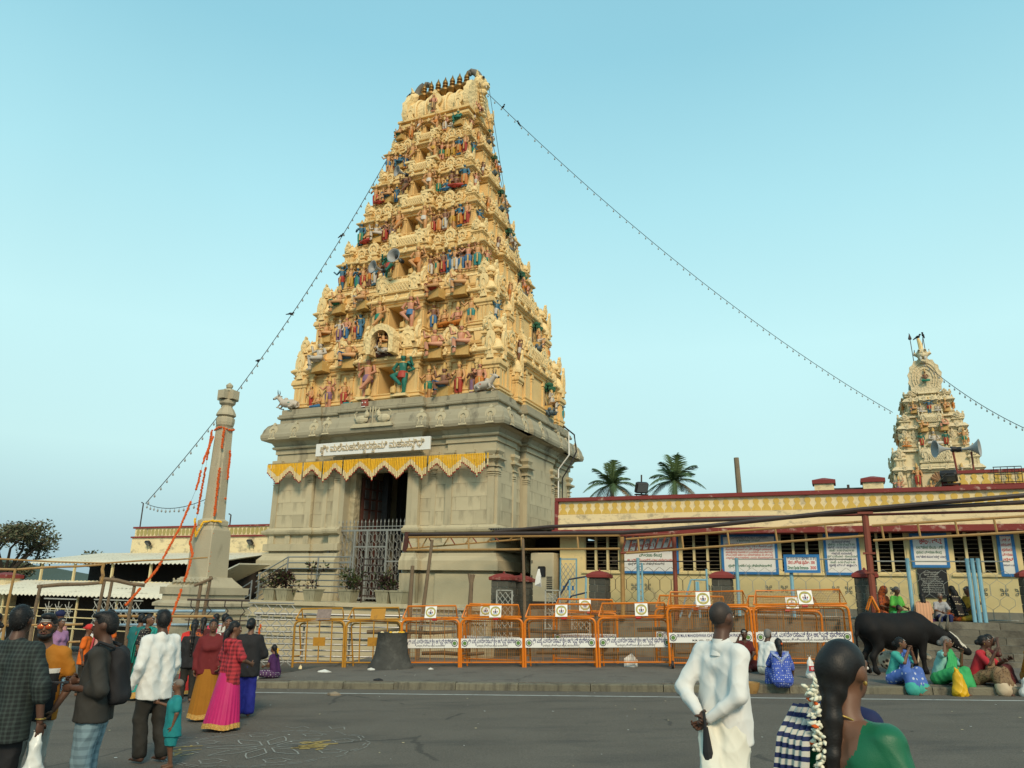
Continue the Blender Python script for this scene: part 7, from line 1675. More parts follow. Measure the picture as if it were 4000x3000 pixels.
def hand(mb, wrist, direction, palm_n, s, curl=.5, mat=0, side=1):
 """palm and five bent fingers rooted in the wrist; direction = along the hand, palm_n = palm side"""
 w = np.array(wrist, float); d = np.array(direction, float); d /= np.linalg.norm(d); n_ = np.array(palm_n, float); n_ = n_ - d * (n_ @ d)
 if np.linalg.norm(n_) < 1e-6: n_ = V3(0, 1, 0) - d * d[1]
 n_ /= np.linalg.norm(n_) + 1e-9; x = np.cross(d, n_) * side
 pl = w + d * .052 * s
 rings = []
 for t, wd, th in ((0, .022, .016), (.02, .032, .016), (.05, .040, .014), (.085, .040, .012), (.095, .034, .008)):
  c = w + d * t * s; rings.append([tuple(c + (x * wd * math.cos(2 * math.pi * q / 10) + n_ * th * math.sin(2 * math.pi * q / 10)) * s) for q in range(10)])
 mb.loft(rings, mat=mat)
 for i, (off, L) in enumerate(((-.030, .072), (-.010, .082), (.010, .077), (.029, .060))):
  p = w + d * .085 * s + x * off * s; c1 = d * math.cos(curl * .7) + n_ * math.sin(curl * .7); c2 = d * math.cos(curl * 1.7) + n_ * math.sin(curl * 1.7); c3 = d * math.cos(curl * 2.4) + n_ * math.sin(curl * 2.4)
  a = p + c1 * L * .45 * s; b = a + c2 * L * .33 * s; e = b + c3 * L * .26 * s
  mb.tube([tuple(p), tuple(a), tuple(b), tuple(e)], [.0095 * s, .0088 * s, .008 * s, .0055 * s], 6, mat)
 p = w + d * .03 * s - x * .03 * s; a = p + (d * .5 - x * .75 + n_ * .3) * .038 * s; b = a + (d * .8 - x * .3 + n_ * .45) * .03 * s
 mb.tube([tuple(p), tuple(a), tuple(b)], [.013 * s, .011 * s, .007 * s], 6, mat)

STAND = dict(pelvis=(0, 0, .515), chest=(0, 0, .735), neck=(0, .005, .835), head=(0, -.012, .925), shL=(.105, 0, .787), elL=(.14, .012, .635), wrL=(.135, -.025, .49), shR=(-.105, 0, .787), elR=(-.14, .012, .635), wrR=(-.135, -.025, .49),
             hpL=(.05, 0, .50), knL=(.055, -.012, .28), anL=(.055, .012, .045), hpR=(-.05, 0, .50), knR=(-.055, -.012, .28), anR=(-.055, .012, .045))
class Person:
 def __init__(s, loc, rot, h, label, group=None, skin=SKM, res=.016, female=False, pose=None, look=0.0, nod=0.0, hcurl=.55, handdir=None, build=1.0, feet=True, ash=True, face=True, mouth=None):
  s.h, s.res, s.fem, s.bw = h, res, female, build
  s.o = empty('person', loc, rot); tag(s.o, label, 'person', group)
  J = dict(STAND)
  if female: J.update(shL=(.092, 0, .78), shR=(-.092, 0, .78))
  J.update(pose or {}); s.J = {k: V3(*v) * h for k, v in J.items()}; s.look, s.nod = look, nod
  J = s.J; P = []; b = build
  def c(a, q, ra, rb, *k): P.append(('c', J[a] if isinstance(a, str) else a, J[q] if isinstance(q, str) else q, ra * h, rb * h) + tuple(k))
  up = J['chest'] - J['pelvis']; up = up / (np.linalg.norm(up) + 1e-9); side = J['shL'] - J['shR']; side = side / np.linalg.norm(side)
  for q in (-1, 1):
   c(J['pelvis'] + side * q * .036 * h * b, J['chest'] + side * q * .046 * h * b, .050 * b, .054 * b)
  c('hpL', 'hpR', .056 * b, .056 * b)
  for q in 'LR': c('sh' + q, J['neck'] - up * .035 * h, .031, .034)
  c(J['chest'], J['neck'] - up * .03 * h, .055 * b, .036)
  fwd = np.cross(side, up); s.fwd = fwd; s.up = up; s.side = side           # fwd points out of the chest
  if female:
   for q in (-1, 1): P.append(('e', J['chest'] + side * q * .036 * h + fwd * .045 * h - up * .03 * h, (.034 * h, .034 * h, .036 * h)))
  c('neck', J['head'] - V3(0, 0, .03 * h), .031 * (1.0 if female else 1.15), .029)
  for q in 'LR':
   c('sh' + q, 'el' + q, .030, .023); c('el' + q, 'wr' + q, .0235, .0155)
   c('hp' + q, 'kn' + q, .052 * b, .035); c('kn' + q, 'an' + q, .034, .021)
  # head
  h = h * .93; HM = rotz_(look) @ rotx_(nod); s.HM = HM; hc = J['head']; s.hc = hc
  def hp(x, y, z): return hc + HM @ V3(x, y, z) * h
  s.hp = hp
  P += [('e', hp(0, .010, .012), (.047 * h, .058 * h, .058 * h), HM), ('e', hp(0, -.016, -.022), (.036 * h, .040 * h, .046 * h), HM), ('c', hp(0, -.040, -.055), hp(0, -.036, -.050), .014 * h, .018 * h)]
  if face: P += [('c', hp(0, -.052, .008), hp(0, -.066, -.016), .006 * h, .009 * h, .008), ('e', hp(0, -.046, .018), (.030 * h, .012 * h, .010 * h), HM), ('e', hp(.048, .008, -.004), (.008 * h, .014 * h, .018 * h), HM), ('e', hp(-.048, .008, -.004), (.008 * h, .014 * h, .018 * h), HM), ('c', hp(-.012, -.051, -.036), hp(.012, -.051, -.036), .007 * h, .007 * h, .006)]
  ex = MB()
  if feet:
   for q in 'LR':
    a = J['an' + q]; kd = J['an' + q] - J['kn' + q]; fd = V3(s.fwd[0], s.fwd[1], 0);
    fd = fd / (np.linalg.norm(fd) + 1e-9) if np.linalg.norm(fd) > .2 else V3(0, -1, 0)
    toe = a + fd * .085 * h - V3(0, 0, .022 * h); c(a - V3(0, 0, .012 * h) - fd * .015 * h, toe, .023, .017)
    sd = np.cross(fd, V3(0, 0, 1))
    for t_ in range(5): ex.ball(tuple(toe + fd * (.012 - .003 * abs(t_ - 1)) * h + sd * (t_ - 2) * .0085 * h - V3(0, 0, .004 * h)), .007 * h, 5, 4)
  for q, sg in (('L', 1), ('R', -1)):
   d = J['wr' + q] - J['el' + q]; d = d / np.linalg.norm(d)
   nrm = (handdir or {}).get(q, -side * sg * .8 + s.fwd * .2); hand(ex, J['wr' + q] - d * .005 * h, d, nrm, h / 1.7, hcurl, 0, sg)
  if face:
   for q in (-1, 1):
    ex.ball(tuple(hp(q * .020, -.0495, .006)), (.0085 * h, .006 * h, .005 * h), 7, 5, 1); ex.ball(tuple(hp(q * .020, -.0535, .006)), .0042 * h, 6, 4, 2)
    ex.tube([tuple(hp(q * .009, -.0575, .019)), tuple(hp(q * .02, -.057, .0225)), tuple(hp(q * .032, -.049, .019))], [.0022 * h, .003 * h, .0015 * h], 4, 3)
   ex.tube([tuple(hp(-.015, -.053, -.037)), tuple(hp(0, -.0595, -.035)), tuple(hp(.015, -.053, -.037))], [.003 * h, .0055 * h, .003 * h], 5, 4)
   if ash:
    for z in (.032, .040, .048): ex.tube([tuple(hp(-.025, -.046 + (z - .032) * .6, z)), tuple(hp(0, -.0535 + (z - .032) * .75, z)), tuple(hp(.025, -.046 + (z - .032) * .6, z))], .0028 * h, 4, 5)
  s.body = flesh('body', P, [skin, EYEW, EYED, HAIRM, LIPM, ASH], s.o, res, .016 * h, ex)
  s.parts = P
 def prims(s, segs, infl, k=1.0):
  """inflated copies of named body segments: (a, b, ra, rb)"""
  return [('c', s.J[a] if isinstance(a, str) else a, s.J[b] if isinstance(b, str) else b, (ra + infl) * s.h, (rb + infl) * s.h) for a, b, ra, rb in segs]
 def lerp(s, a, b, t): return s.J[a] * (1 - t) + s.J[b] * t
 def top(s, mat, sleeve='short', hem=.06, name='shirt', infl=.009, fold=.005, seed=1, matfn=None, collar=None, sag=.014, res=None):
  J, h, b = s.J, s.h, s.bw; P = []
  pel = J['pelvis'] - s.up * hem * h
  for q in (-1, 1): P.append(('c', pel + s.side * q * .044 * h * b, J['chest'] + s.side * q * .048 * h * b, (.056 * b + infl + sag) * h, (.054 * b + infl) * h))
  P += [('c', J['sh' + q], J['neck'] - s.up * .036 * h, (.031 + infl * .7) * h, (.034 + infl * .6) * h) for q in 'LR']; P.append(('c', J['chest'], J['neck'] - s.up * .05 * h, (.055 + infl) * h, (.036 + infl * .6) * h))
  if s.fem:
   for q in (-1, 1): P.append(('e', J['chest'] + s.side * q * .036 * h + s.fwd * .045 * h - s.up * .03 * h, ((.036 + infl) * h,) * 3))
  for q in 'LR':
   f = {'short': .62, 'half': .85, 'none': .12}.get(sleeve, 1.0); e = s.lerp('sh' + q, 'el' + q, f)
   P.append(('c', J['sh' + q], e, (.030 + infl) * h, (.027 + infl * (1.3 if sleeve != 'long' else 1)) * h))
   if sleeve == 'long': P.append(('c', J['el' + q], s.lerp('el' + q, 'wr' + q, .93), (.026 + infl * .9) * h, (.019 + infl * .6) * h))
   if sleeve == 'rolled': P.append(('c', J['el' + q], s.lerp('el' + q, 'wr' + q, .3), (.031 + infl) * h, (.029 + infl) * h))
  if collar: P.append(('c', J['neck'] - s.up * .03 * h, J['neck'] - s.up * .012 * h, .045 * h, .041 * h))
  P.append(('p', pel - s.up * .012 * h, -s.up + s.fwd * .06))
  return flesh(name, P, mat, s.o, res or s.res, .014 * h, None, fold, seed, 1, matfn)
 def trousers(s, mat, infl=.009, name='trousers', length=.95, seed=3, fold=.006, flare=0.0):
  J, h, b = s.J, s.h, s.bw; P = [('c', J['hpL'], J['hpR'], (.055 * b + infl) * h, (.055 * b + infl) * h)]
  for q in 'LR':
   P.append(('c', J['hp' + q], J['kn' + q], (.054 * b + infl) * h, (.037 + infl) * h))
   if length > .5: P.append(('c', J['kn' + q], s.lerp('kn' + q, 'an' + q, (length - .5) * 2), (.037 + infl) * h, (.025 + infl + flare) * h))
   else: P[-1] = ('c', J['hp' + q], s.lerp('hp' + q, 'kn' + q, length * 2), (.054 * b + infl) * h, (.046 + infl) * h)
  if length > .5: P.append(('p', V3(0, 0, min(J['anL'][2], J['anR'][2]) - .012 * h), V3(0, 0, -1)))
  else: P.append(('p', s.lerp('hpL', 'knL', length * 2), J['knL'] - J['hpL']))
  return flesh(name, P, mat, s.o, s.res, .012 * h, None, fold, seed)
 def skirt(s, mat, z0=.55, z1=.02, r0=.085, r1=.19, pleats=22, amp=.10, name='skirt', border=None, lean=(0, 0), sy=.85, seed=0, bh=.045):
  h = s.h; n = 96; rr = random.Random(seed); rows = []; m = 16; ph = [rr.uniform(-.5, .5) for _ in range(6)]
  for k in range(m + 1):
   f = k / m; z = z0 + (z1 - z0) * f; r = r0 + (r1 - r0) * (f ** .8); ring = []
   for i in range(n):
    a = 2 * math.pi * i / n; w = math.sin(a * pleats + ph[0] * 3 + 1.2 * math.sin(a * 3 + ph[1] * 4)) * amp * f ** 1.2 * .5 + math.sin(a * 5 + ph[2] * 5 + f * 2) * amp * .4 * f
    rad = r * (1 + w); ring.append((s.J['pelvis'][0] * (1 - f) + rad * h * math.cos(a) + lean[0] * f * h, s.J['pelvis'][1] * (1 - f) + rad * h * sy * math.sin(a) + lean[1] * f * h, (z + .006 * math.sin(a * 4 + ph[3]) * f) * h))
   rows.append(ring)
  mb = MB(); mb.loft(rows[::-1]); o = mb.build(name, mat, s.o, smooth=True, angle=70)
  if border is not None:
   zb = (z1 + bh - z0) / (z1 - z0); mb = MB(); R2 = []
   for t in (1.0, zb):
    a, b_ = rows[-1], rows[-3]; ff = (1 - t) / (1 - (m - 2) / m); R2.append([tuple(Vector(a[i]).lerp(Vector(b_[i]), min(1, ff)) + Vector((math.cos(2 * math.pi * i / n), math.sin(2 * math.pi * i / n), 0)) * .006) for i in range(n)])
   mb.loft(R2, caps=False); mb.build('hem_border', border, o, smooth=True)
  return o
 def drape(s, pts, widths, mat, name='pallu', thick=.008, fold=.006, wdir=None, pl=5):
  """cloth band: pts along its length (units of h), widths, each across wdir"""
  h = s.h; mb = MB(); rows = []; P = [Vector((-p[0], p[1], p[2])) * h for p in pts]; n = 26; wdir = [(-w[0], w[1], w[2]) for w in wdir]
  dense = []
  for i in range(len(P) - 1):
   for q in range(5): dense.append((P[i].lerp(P[i + 1], q / 5), widths[i] * (1 - q / 5) + widths[i + 1] * q / 5, (Vector(wdir[i]) * (1 - q / 5) + Vector(wdir[i + 1]) * (q / 5)).normalized()))
  dense.append((P[-1], widths[-1], Vector(wdir[-1])))
  for i, (p, w, wd) in enumerate(dense):
   d = (dense[min(i + 1, len(dense) - 1)][0] - dense[max(0, i - 1)][0]).normalized(); nn = d.cross(wd).normalized(); top_, bot = [], []
   for k in range(n):
    u = k / (n - 1) - .5; f = math.sin(u * pl * 6.28 + i * .08) * fold * h
    top_.append(tuple(p + wd * u * w * h + nn * (f + thick * h))); bot.append(tuple(p + wd * u * w * h + nn * f))
   rows.append(top_ + bot[::-1])
  mb.loft(rows); return mb.build(name, mat, s.o, smooth=True, angle=75)
 def hair(s, kind='short', mat=HAIRM, garl=None):
  h, hp, HM = s.h * .93, s.hp, s.HM; P = []
  if kind == 'none': return
  bald_front = kind in ('bun', 'braid', 'pony', 'bigbun', 'long')
  P = [('e', hp(0, .016, .020), (.0525 * h, .061 * h, .060 * h), HM), ('e', hp(0, .034, -.006), (.046 * h, .042 * h, .050 * h), HM)]
  if kind == 'thick': P += [('e', hp(0, -.012, .060), (.042 * h, .046 * h, .022 * h), HM), ('e', hp(.01, -.03, .056), (.03 * h, .026 * h, .02 * h), HM)]
  if kind == 'bun': P += [('e', hp(0, .085, -.01), (.034 * h, .030 * h, .034 * h), HM)]
  if kind == 'bigbun': P += [('e', hp(0, .05, .0), (.066 * h, .062 * h, .072 * h), HM), ('e', hp(0, .06, -.05), (.05 * h, .045 * h, .05 * h), HM)]
  if kind in ('braid', 'pony', 'long', 'bigbun'):
   a = hp(0, .062, -.03); bk = -s.fwd; w0 = .026 if kind != 'long' else .045
   L = {'braid': .34, 'pony': .20, 'long': .26, 'bigbun': .36}[kind]
   for i in range(8):
    q0 = a + bk * .012 * h * math.sin(i * .4) - V3(0, 0, L * i / 8 * h); q1 = a + bk * (.02 + .012 * math.sin(i * .4 + .4)) * h - V3(0, 0, L * (i + 1) / 8 * h)
    w = w0 * (1 - .05 * i) * (1.12 if i % 2 else .92 if kind == 'braid' else 1); P.append(('c', q0, q1, w * h, w * .95 * h))
  P += [('s', hp(0, -.062, -.018), (.050 * h, .046 * h, (.066 if kind not in ('thick',) else .062) * h)), ('s', hp(.05, -.03, -.06), (.03 * h, .05 * h, .05 * h)), ('s', hp(-.05, -.03, -.06), (.03 * h, .05 * h, .05 * h))]
  V, F = surface(P, s.res * .8, .010 * h); ex = MB()
  if s.res < .017 and len(V):
   N = vnormals(V, F); rr = random.Random(9); dn = -.55 if kind not in ('thick', 'short') else -.15
   for i in rr.sample(range(len(V)), min(len(V), 700)):
    d = N[i] * .5 + V3(rr.uniform(-.4, .4), rr.uniform(-.4, .4), dn + rr.uniform(-.3, .3)); d = d / np.linalg.norm(d) * h * rr.uniform(.006, .013); sd = np.cross(d, N[i] + .01) * .18
    ex.add([tuple(V[i] - sd), tuple(V[i] + sd), tuple(V[i] + d)], [(0, 1, 2)])
  o = flesh('hair', P, mat, s.o, s.res * .8, .010 * h, ex, .0025 * h / 1.6, 5, 1)
  if garl:
   mb = MB(); rr = random.Random(1); a = hp(.0, .085, .0);
   for i in range(26): mb.ball(tuple(a - s.fwd * (.02 + .01 * rr.random()) * h + V3(rr.uniform(-.03, .03), 0, -.004 * i + rr.uniform(-.01, .01)) * h * .8), .0085 * h, 5, 4)
   mb.build('hair_flowers', garl, s.o)
  return o
 def beard(s, mat=HAIRM):
  h, hp, HM = s.h * .93, s.hp, s.HM
  P = [('e', hp(0, -.028, -.052), (.034 * h, .032 * h, .028 * h), HM), ('c', hp(.034, -.008, -.01), hp(.028, -.025, -.05), .011 * h, .012 * h), ('c', hp(-.034, -.008, -.01), hp(-.028, -.025, -.05), .011 * h, .012 * h), ('c', hp(-.016, -.054, -.028), hp(.016, -.054, -.028), .0055 * h, .0055 * h), ('s', hp(0, -.062, -.036), (.014 * h, .02 * h, .007 * h))]
  return flesh('beard', P, mat, s.o, s.res * .7, .006 * h)
 def earring(s, mat=GOLDM):
  for q in (-1, 1): MB().ball(tuple(s.hp(q * .053, .004, -.026)), .0055 * s.h, 6, 5).build('earring', mat, s.o)
# ------------------------------------------------------------------ cloth patterns
def cloth(name, col, var=.14, bump=.08, rough=.8): return pm(name, col, rough, var, 7, bump=bump * .5, bscale=220)
def pattern(name, kind, c1, c2, scale, c3=None, axis='XZ'):
 m = pm(name, c1, .8, .08, 5); n, l = m.node_tree.nodes, m.node_tree.links; b = n['Principled BSDF']; src = b.inputs['Base Color'].links[0].from_socket
 tc = n.new('ShaderNodeTexCoord'); mx = n.new('ShaderNodeMix'); mx.data_type = 'RGBA'; mx.inputs[7].default_value = tuple(c2) + (1,); l.new(src, mx.inputs[6])
 if kind == 'plaid':
  fac = None
  for bd in ('X', 'Z'):
   w = n.new('ShaderNodeTexWave'); w.wave_type = 'BANDS'; w.bands_direction = bd; w.inputs['Scale'].default_value = scale; w.inputs['Distortion'].default_value = .6; l.new(tc.outputs['Object'], w.inputs['Vector'])
   r = n.new('ShaderNodeValToRGB'); r.color_ramp.elements[0].position = .55 if c3 is None else .45; r.color_ramp.elements[1].position = .75 if c3 is None else .55; r.color_ramp.elements[1].color = (.5, .5, .5, 1); l.new(w.outputs['Fac'], r.inputs[0])
   if fac is None: fac = r.outputs[0]
   else:
    ad = n.new('ShaderNodeMath'); ad.operation = 'ADD'; l.new(fac, ad.inputs[0]); l.new(r.outputs[0], ad.inputs[1]); fac = ad.outputs[0]
  l.new(fac, mx.inputs[0])
 elif kind == 'stripe':
  w = n.new('ShaderNodeTexWave'); w.wave_type = 'BANDS'; w.bands_direction = 'Z'; w.inputs['Scale'].default_value = scale; w.inputs['Distortion'].default_value = 1.5; l.new(tc.outputs['Object'], w.inputs['Vector']); r = n.new('ShaderNodeValToRGB'); r.color_ramp.elements[0].position = .5; r.color_ramp.elements[1].position = .6; l.new(w.outputs['Fac'], r.inputs[0]); l.new(r.outputs[0], mx.inputs[0])
 else:
  v = n.new('ShaderNodeTexVoronoi'); v.inputs['Scale'].default_value = scale; v.inputs['Randomness'].default_value = .25 if kind == 'dots' else 1.0; l.new(tc.outputs['Object'], v.inputs['Vector'])
  r = n.new('ShaderNodeValToRGB'); r.color_ramp.elements[0].position = .22 if kind == 'dots' else .30; r.color_ramp.elements[1].position = .28 if kind == 'dots' else .42; r.color_ramp.elements[0].color = (1, 1, 1, 1); r.color_ramp.elements[1].color = (0, 0, 0, 1); l.new(v.outputs['Distance'], r.inputs[0]); l.new(r.outputs[0], mx.inputs[0])
 l.new(mx.outputs[2], b.inputs['Base Color']); return m
C_WHITE = cloth('cotton_white', (.66, .66, .63), .05); C_OFF = cloth('cotton_offwhite', (.58, .55, .47), .06); C_BLACK = cloth('cloth_black', (.014, .014, .016)); C_CHAR = cloth('cloth_charcoal', (.03, .028, .024)); C_MAROON = cloth('fleece_maroon', (.13, .012, .014)); C_MUST = cloth('cotton_mustard', (.30, .12, .008)); C_MAG = cloth('silk_magenta', (.46, .012, .12), .15, .2, .5); C_TEALS = cloth('silk_teal', (.015, .25, .20), .12, .2, .5); C_TEAL = cloth('cotton_teal', (.012, .20, .21)); C_TEALD = cloth('cotton_dark_teal', (.01, .12, .12)); C_ORANGE = cloth('cotton_ochre', (.40, .15, .012)); C_REDO = cloth('cotton_red', (.55, .035, .03)); C_PINK = cloth('cotton_pink', (.50, .26, .24)); C_HOTP = cloth('cotton_hot_pink', (.62, .03, .11)); C_PEACH = cloth('cotton_peach', (.52, .28, .16)); C_SAFF = cloth('cotton_saffron', (.66, .13, .01)); C_NAVY = cloth('cotton_navy', (.012, .018, .07)); C_ROYAL = cloth('cotton_royal_blue', (.015, .02, .22)); C_PURP = cloth('cotton_purple', (.05, .012, .07)); C_GREENB = cloth('silk_bottle_green', (.008, .115, .05), .12, .2, .45); C_LIME = cloth('sari_lime', (.09, .40, .06)); C_GRN = cloth('sari_green', (.04, .33, .11), .15); C_BLUE = pattern('sari_blue', 'dots', (.07, .14, .42), (.45, .5, .62), 11); C_AQUA = cloth('sari_aqua', (.05, .34, .28)); C_TAN = pattern('sari_tan_print', 'blotch', (.20, .13, .07), (.09, .05, .03), 30); C_YEL = cloth('sari_yellow', (.40, .24, .03)); C_RED = cloth('blouse_red', (.40, .02, .03)); C_DRED = cloth('sari_dark_red', (.08, .012, .012)); C_CREAM = cloth('petticoat_cream', (.48, .38, .26)); C_GOLDB = pattern('zari_border', 'blotch', (.42, .22, .05), (.60, .42, .14), 70); C_GREYT = cloth('trousers_dark', (.022, .02, .016))
P_DKPLAID = pattern('plaid_dark', 'plaid', (.012, .016, .016), (.035, .05, .045), 9); P_REDPLAID = pattern('plaid_red', 'plaid', (.42, .035, .045), (.13, .012, .018), 5.5, 1); P_CHECK = pattern('check_white_black', 'plaid', (.55, .55, .55), (.06, .06, .09), 11, 1); P_JEANS = pattern('jeans_check', 'plaid', (.20, .29, .33), (.11, .165, .195), 4.5); P_BLUEPR = pattern('print_blue_white', 'dots', (.05, .09, .38), (.55, .58, .66), 26); P_DOTS = pattern('print_black_dots', 'dots', (.015, .012, .012), (.45, .38, .25), 16); P_ORPR = pattern('print_orange', 'blotch', (.36, .08, .02), (.06, .02, .03), 22); P_DHOT = cloth('dhoti_white', (.66, .64, .54), .05); P_STRIPE = pattern('stripe_navy_white', 'stripe', (.50, .48, .42), (.012, .02, .08), 9); P_TEALPR = pattern('print_black_motif', 'dots', (.012, .012, .014), (.5, .45, .35), 34)
JASM = pm('jasmine', (.72, .70, .55), .7, .1, 30)
def bag(loc, rot, sx, sy, h, mat, label, name='plastic_bag', handle=True, seed=1, fold=.02, cat='bag'):
 o = empty(name, loc, rot); tag(o, label, cat); P = [('c', (-sx * .25, 0, sy * .55), (sx * .25, 0, sy * .55), sy * .55, sy * .55), ('c', (0, 0, sy * .5), (0, 0, h * .72), sx * .42, sx * .26), ('c', (0, 0, h * .7), (0, 0, h * .96), sx * .22, sx * .10)]
 if handle: P += [('c', (-sx * .1, 0, h * .9), (-sx * .16, 0, h * 1.08), .012, .008), ('c', (sx * .1, 0, h * .9), (sx * .12, 0, h * 1.08), .012, .008)]
 flesh('sack', P, mat, o, .014, .03, None, fold * .5, seed); return o
def gp(x, y, off=0.0): return (x, y, zroad(x, y) + off)
GR_L = 'people standing in the square'; GR_S = 'women seated along the kerb'; GR_T = 'people seated on the top step'

# ---- foreground left
p = Person(gp(-4.24, 7.02), RAD(172), 1.79, 'man in dark plaid shirt seen from behind at the left edge, holding a white bag', GR_L, SKD, .014, pose=dict(elR=(-.175, .01, .63), wrR=(-.195, .0, .47), elL=(.17, -.02, .63)), look=.1, build=1.08)
p.top(P_DKPLAID, 'rolled', .12, infl=.013, seed=2, collar=True); p.trousers(C_BLACK); p.hair('short')
mb = MB(); mb.tube([tuple(p.J['wrR'] + V3(.036 * math.cos(a), .036 * math.sin(a), .03)) for a in [k * math.pi / 8 for k in range(17)]], .006, 5); mb.build('bracelet', GOLDM, p.o)
wr = Matrix.Rotation(RAD(172), 4, 'Z') @ Vector(p.J['wrR']); bag((-4.24 + wr.x, 7.02 + wr.y, zroad(-4.24, 7.02) + wr.z - .44), .4, .22, .10, .36, M_PLASTIC, 'white plastic bag hanging from the plaid-shirt man, knotted at the top')
p = Person(gp(-4.36, 7.67), RAD(8), 1.71, 'bearded man in ochre and black t-shirt with orange mirrored sunglasses', GR_L, SKM, .014, pose=dict(elL=(.165, .02, .63), wrL=(.11, -.03, .50)), look=.15)
def tee(C): z = C[:, 2] / 1.71; return np.where((z > .715) | (np.abs(C[:, 0]) > .108 * 1.71), 0, np.where(z > .685, 1, 2))
p.top([C_ORANGE, C_WHITE, C_BLACK], 'short', .06, matfn=tee, seed=4); p.trousers(cloth('trousers_stone', (.38, .37, .33)), seed=7); p.hair('thick'); p.beard()
mb = MB(); h = p.h
for q in (-1, 1): mb.ball(tuple(p.hp(q * .021, -.060, .004)), (.019 * h, .008 * h, .015 * h), 10, 7, 0); mb.tube([tuple(p.hp(q * .038, -.056, .008)), tuple(p.hp(q * .052, -.0, .006))], .003 * h, 4, 1)
mb.tube([tuple(p.hp(-.04, -.060, .013)), tuple(p.hp(0, -.067, .014)), tuple(p.hp(.04, -.060, .013))], .0028 * h, 4, 1)
mb.build('sunglasses', [pm('mirror_orange', (.75, .16, .06), .12, .2, 20, metal=.6), M_BLACK], p.o, smooth=True)
p = Person(gp(-3.65, 7.36), RAD(-78), 1.72, 'man in dark checked shirt and pale checked jeans with a black backpack, facing left', GR_L, SKD, .014, pose=dict(elL=(.135, .05, .62), wrL=(.075, -.10, .625), elR=(-.135, .05, .62), wrR=(-.05, -.11, .645)), nod=.08, build=1.08)
p.top(C_CHAR, 'rolled', .045, infl=.012, seed=5, collar=True); p.trousers(P_JEANS, infl=.012, seed=9); p.hair('thick')
MB().cbox(-.035, .035, -.075, .075, -.006, .006, .003).build('phone', M_BLACK, p.o, tuple(p.J['wrL'] + V3(-.04, -.11, .04)))
o = empty('backpack', p.o.location, RAD(-78)); tag(o, 'black backpack worn by the man in the dark checked shirt', 'backpack'); h = p.h
flesh('pack', [('c', (-.07, .17, .58 * h), (-.06, .15, .78 * h), .085, .075), ('c', (.07, .17, .58 * h), (.06, .15, .78 * h), .085, .075), ('c', (-.05, .22, .57 * h), (.05, .22, .57 * h), .06, .06), ('c', (0, .18, .6 * h), (0, .16, .76 * h), .085, .08)], C_BLACK, o, .016, .04, None, .006)
mb = MB()
for q in (-1, 1): mb.tube([(q * .12, .12, .82 * h), (q * .14, .0, .845 * h), (q * .14, -.10, .78 * h), (q * .15, -.08, .66 * h), (q * .13, .08, .56 * h)], .017, 6)
mb.build('strap', C_BLACK, o)
p = Person(gp(-4.2, 9.85), RAD(-122), 1.72, 'man in white long-sleeved shirt and dark trousers holding the small boy by the hand', GR_L, SKD, .015, pose=dict(elL=(.15, .02, .62), wrL=(.16, -.04, .475), elR=(-.14, .0, .62), wrR=(-.13, -.05, .48), knL=(.06, -.03, .28), anR=(-.055, .10, .05), knR=(-.05, .02, .28)), look=-.3, ash=False)
p.top(C_WHITE, 'long', .10, infl=.014, seed=6, fold=.007, collar=True); p.trousers(C_GREYT, infl=.014, seed=2, flare=.012); p.hair('thick')
p = Person(gp(-3.76, 9.45), RAD(-62), .97, 'small shaven-headed boy in a teal shirt and shorts', GR_L, SKM, .012, pose=dict(head=(0, -.012, .905), neck=(0, 0, .80), shL=(.105, 0, .75), shR=(-.105, 0, .75), elL=(.14, .0, .61), wrL=(.13, -.03, .47), elR=(-.15, -.06, .66), wrR=(-.15, -.17, .70), chest=(0, -.02, .69), pelvis=(0, -.01, .46), hpL=(.05, 0, .44), hpR=(-.05, 0, .44), knL=(.06, -.02, .25), knR=(-.06, .0, .25)), build=1.15)
p.top(C_TEAL, 'short', .10, infl=.02, seed=3, name='shirt'); p.trousers(C_TEAL, infl=.024, length=.5, name='shorts')
flesh('shaved_scalp', [('e', p.hp(0, .012, .022), (.049 * p.h, .060 * p.h, .053 * p.h), p.HM), ('s', p.hp(0, -.06, -.03), (.06 * p.h, .05 * p.h, .07 * p.h))], pm('stubble_ash', (.16, .13, .11), .8, .4, 12), p.o, .012, .008)
# ---- mid group of girls
p = Person(gp(-4.80, 13.2), RAD(12), 1.56, 'girl in a maroon hooded sweatshirt and long mustard skirt, smiling at the camera', GR_L, SKM, .016, True, pose=dict(elL=(.13, .0, .62), wrL=(.11, -.06, .53)), look=.1, ash=False)
p.top(C_MAROON, 'long', .06, infl=.015, seed=8, fold=.005); p.skirt(C_MUST, .5, .03, .095, .155, 20, .08, border=C_GOLDB, seed=2); p.hair('bun'); p.earring()
flesh('hood', [('c', p.J['neck'] + V3(-.07, .03, -.03), p.J['neck'] + V3(.07, .03, -.03), .05, .05), ('c', p.J['neck'] + V3(-.08, -.03, -.07), p.J['neck'] + V3(-.02, -.07, -.14), .03, .02), ('c', p.J['neck'] + V3(.08, -.03, -.07), p.J['neck'] + V3(.02, -.07, -.14), .03, .02)], C_MAROON, p.o, .016, .03)
p = Person(gp(-5.05, 14.6), RAD(25), 1.57, 'laughing woman with a white shawl round her shoulders behind the girls', GR_L, SKM, .018, True, pose=dict(elL=(.14, -.03, .64), wrL=(.06, -.14, .63), elR=(-.14, -.03, .64), wrR=(-.06, -.14, .64)), look=-.15, ash=False)
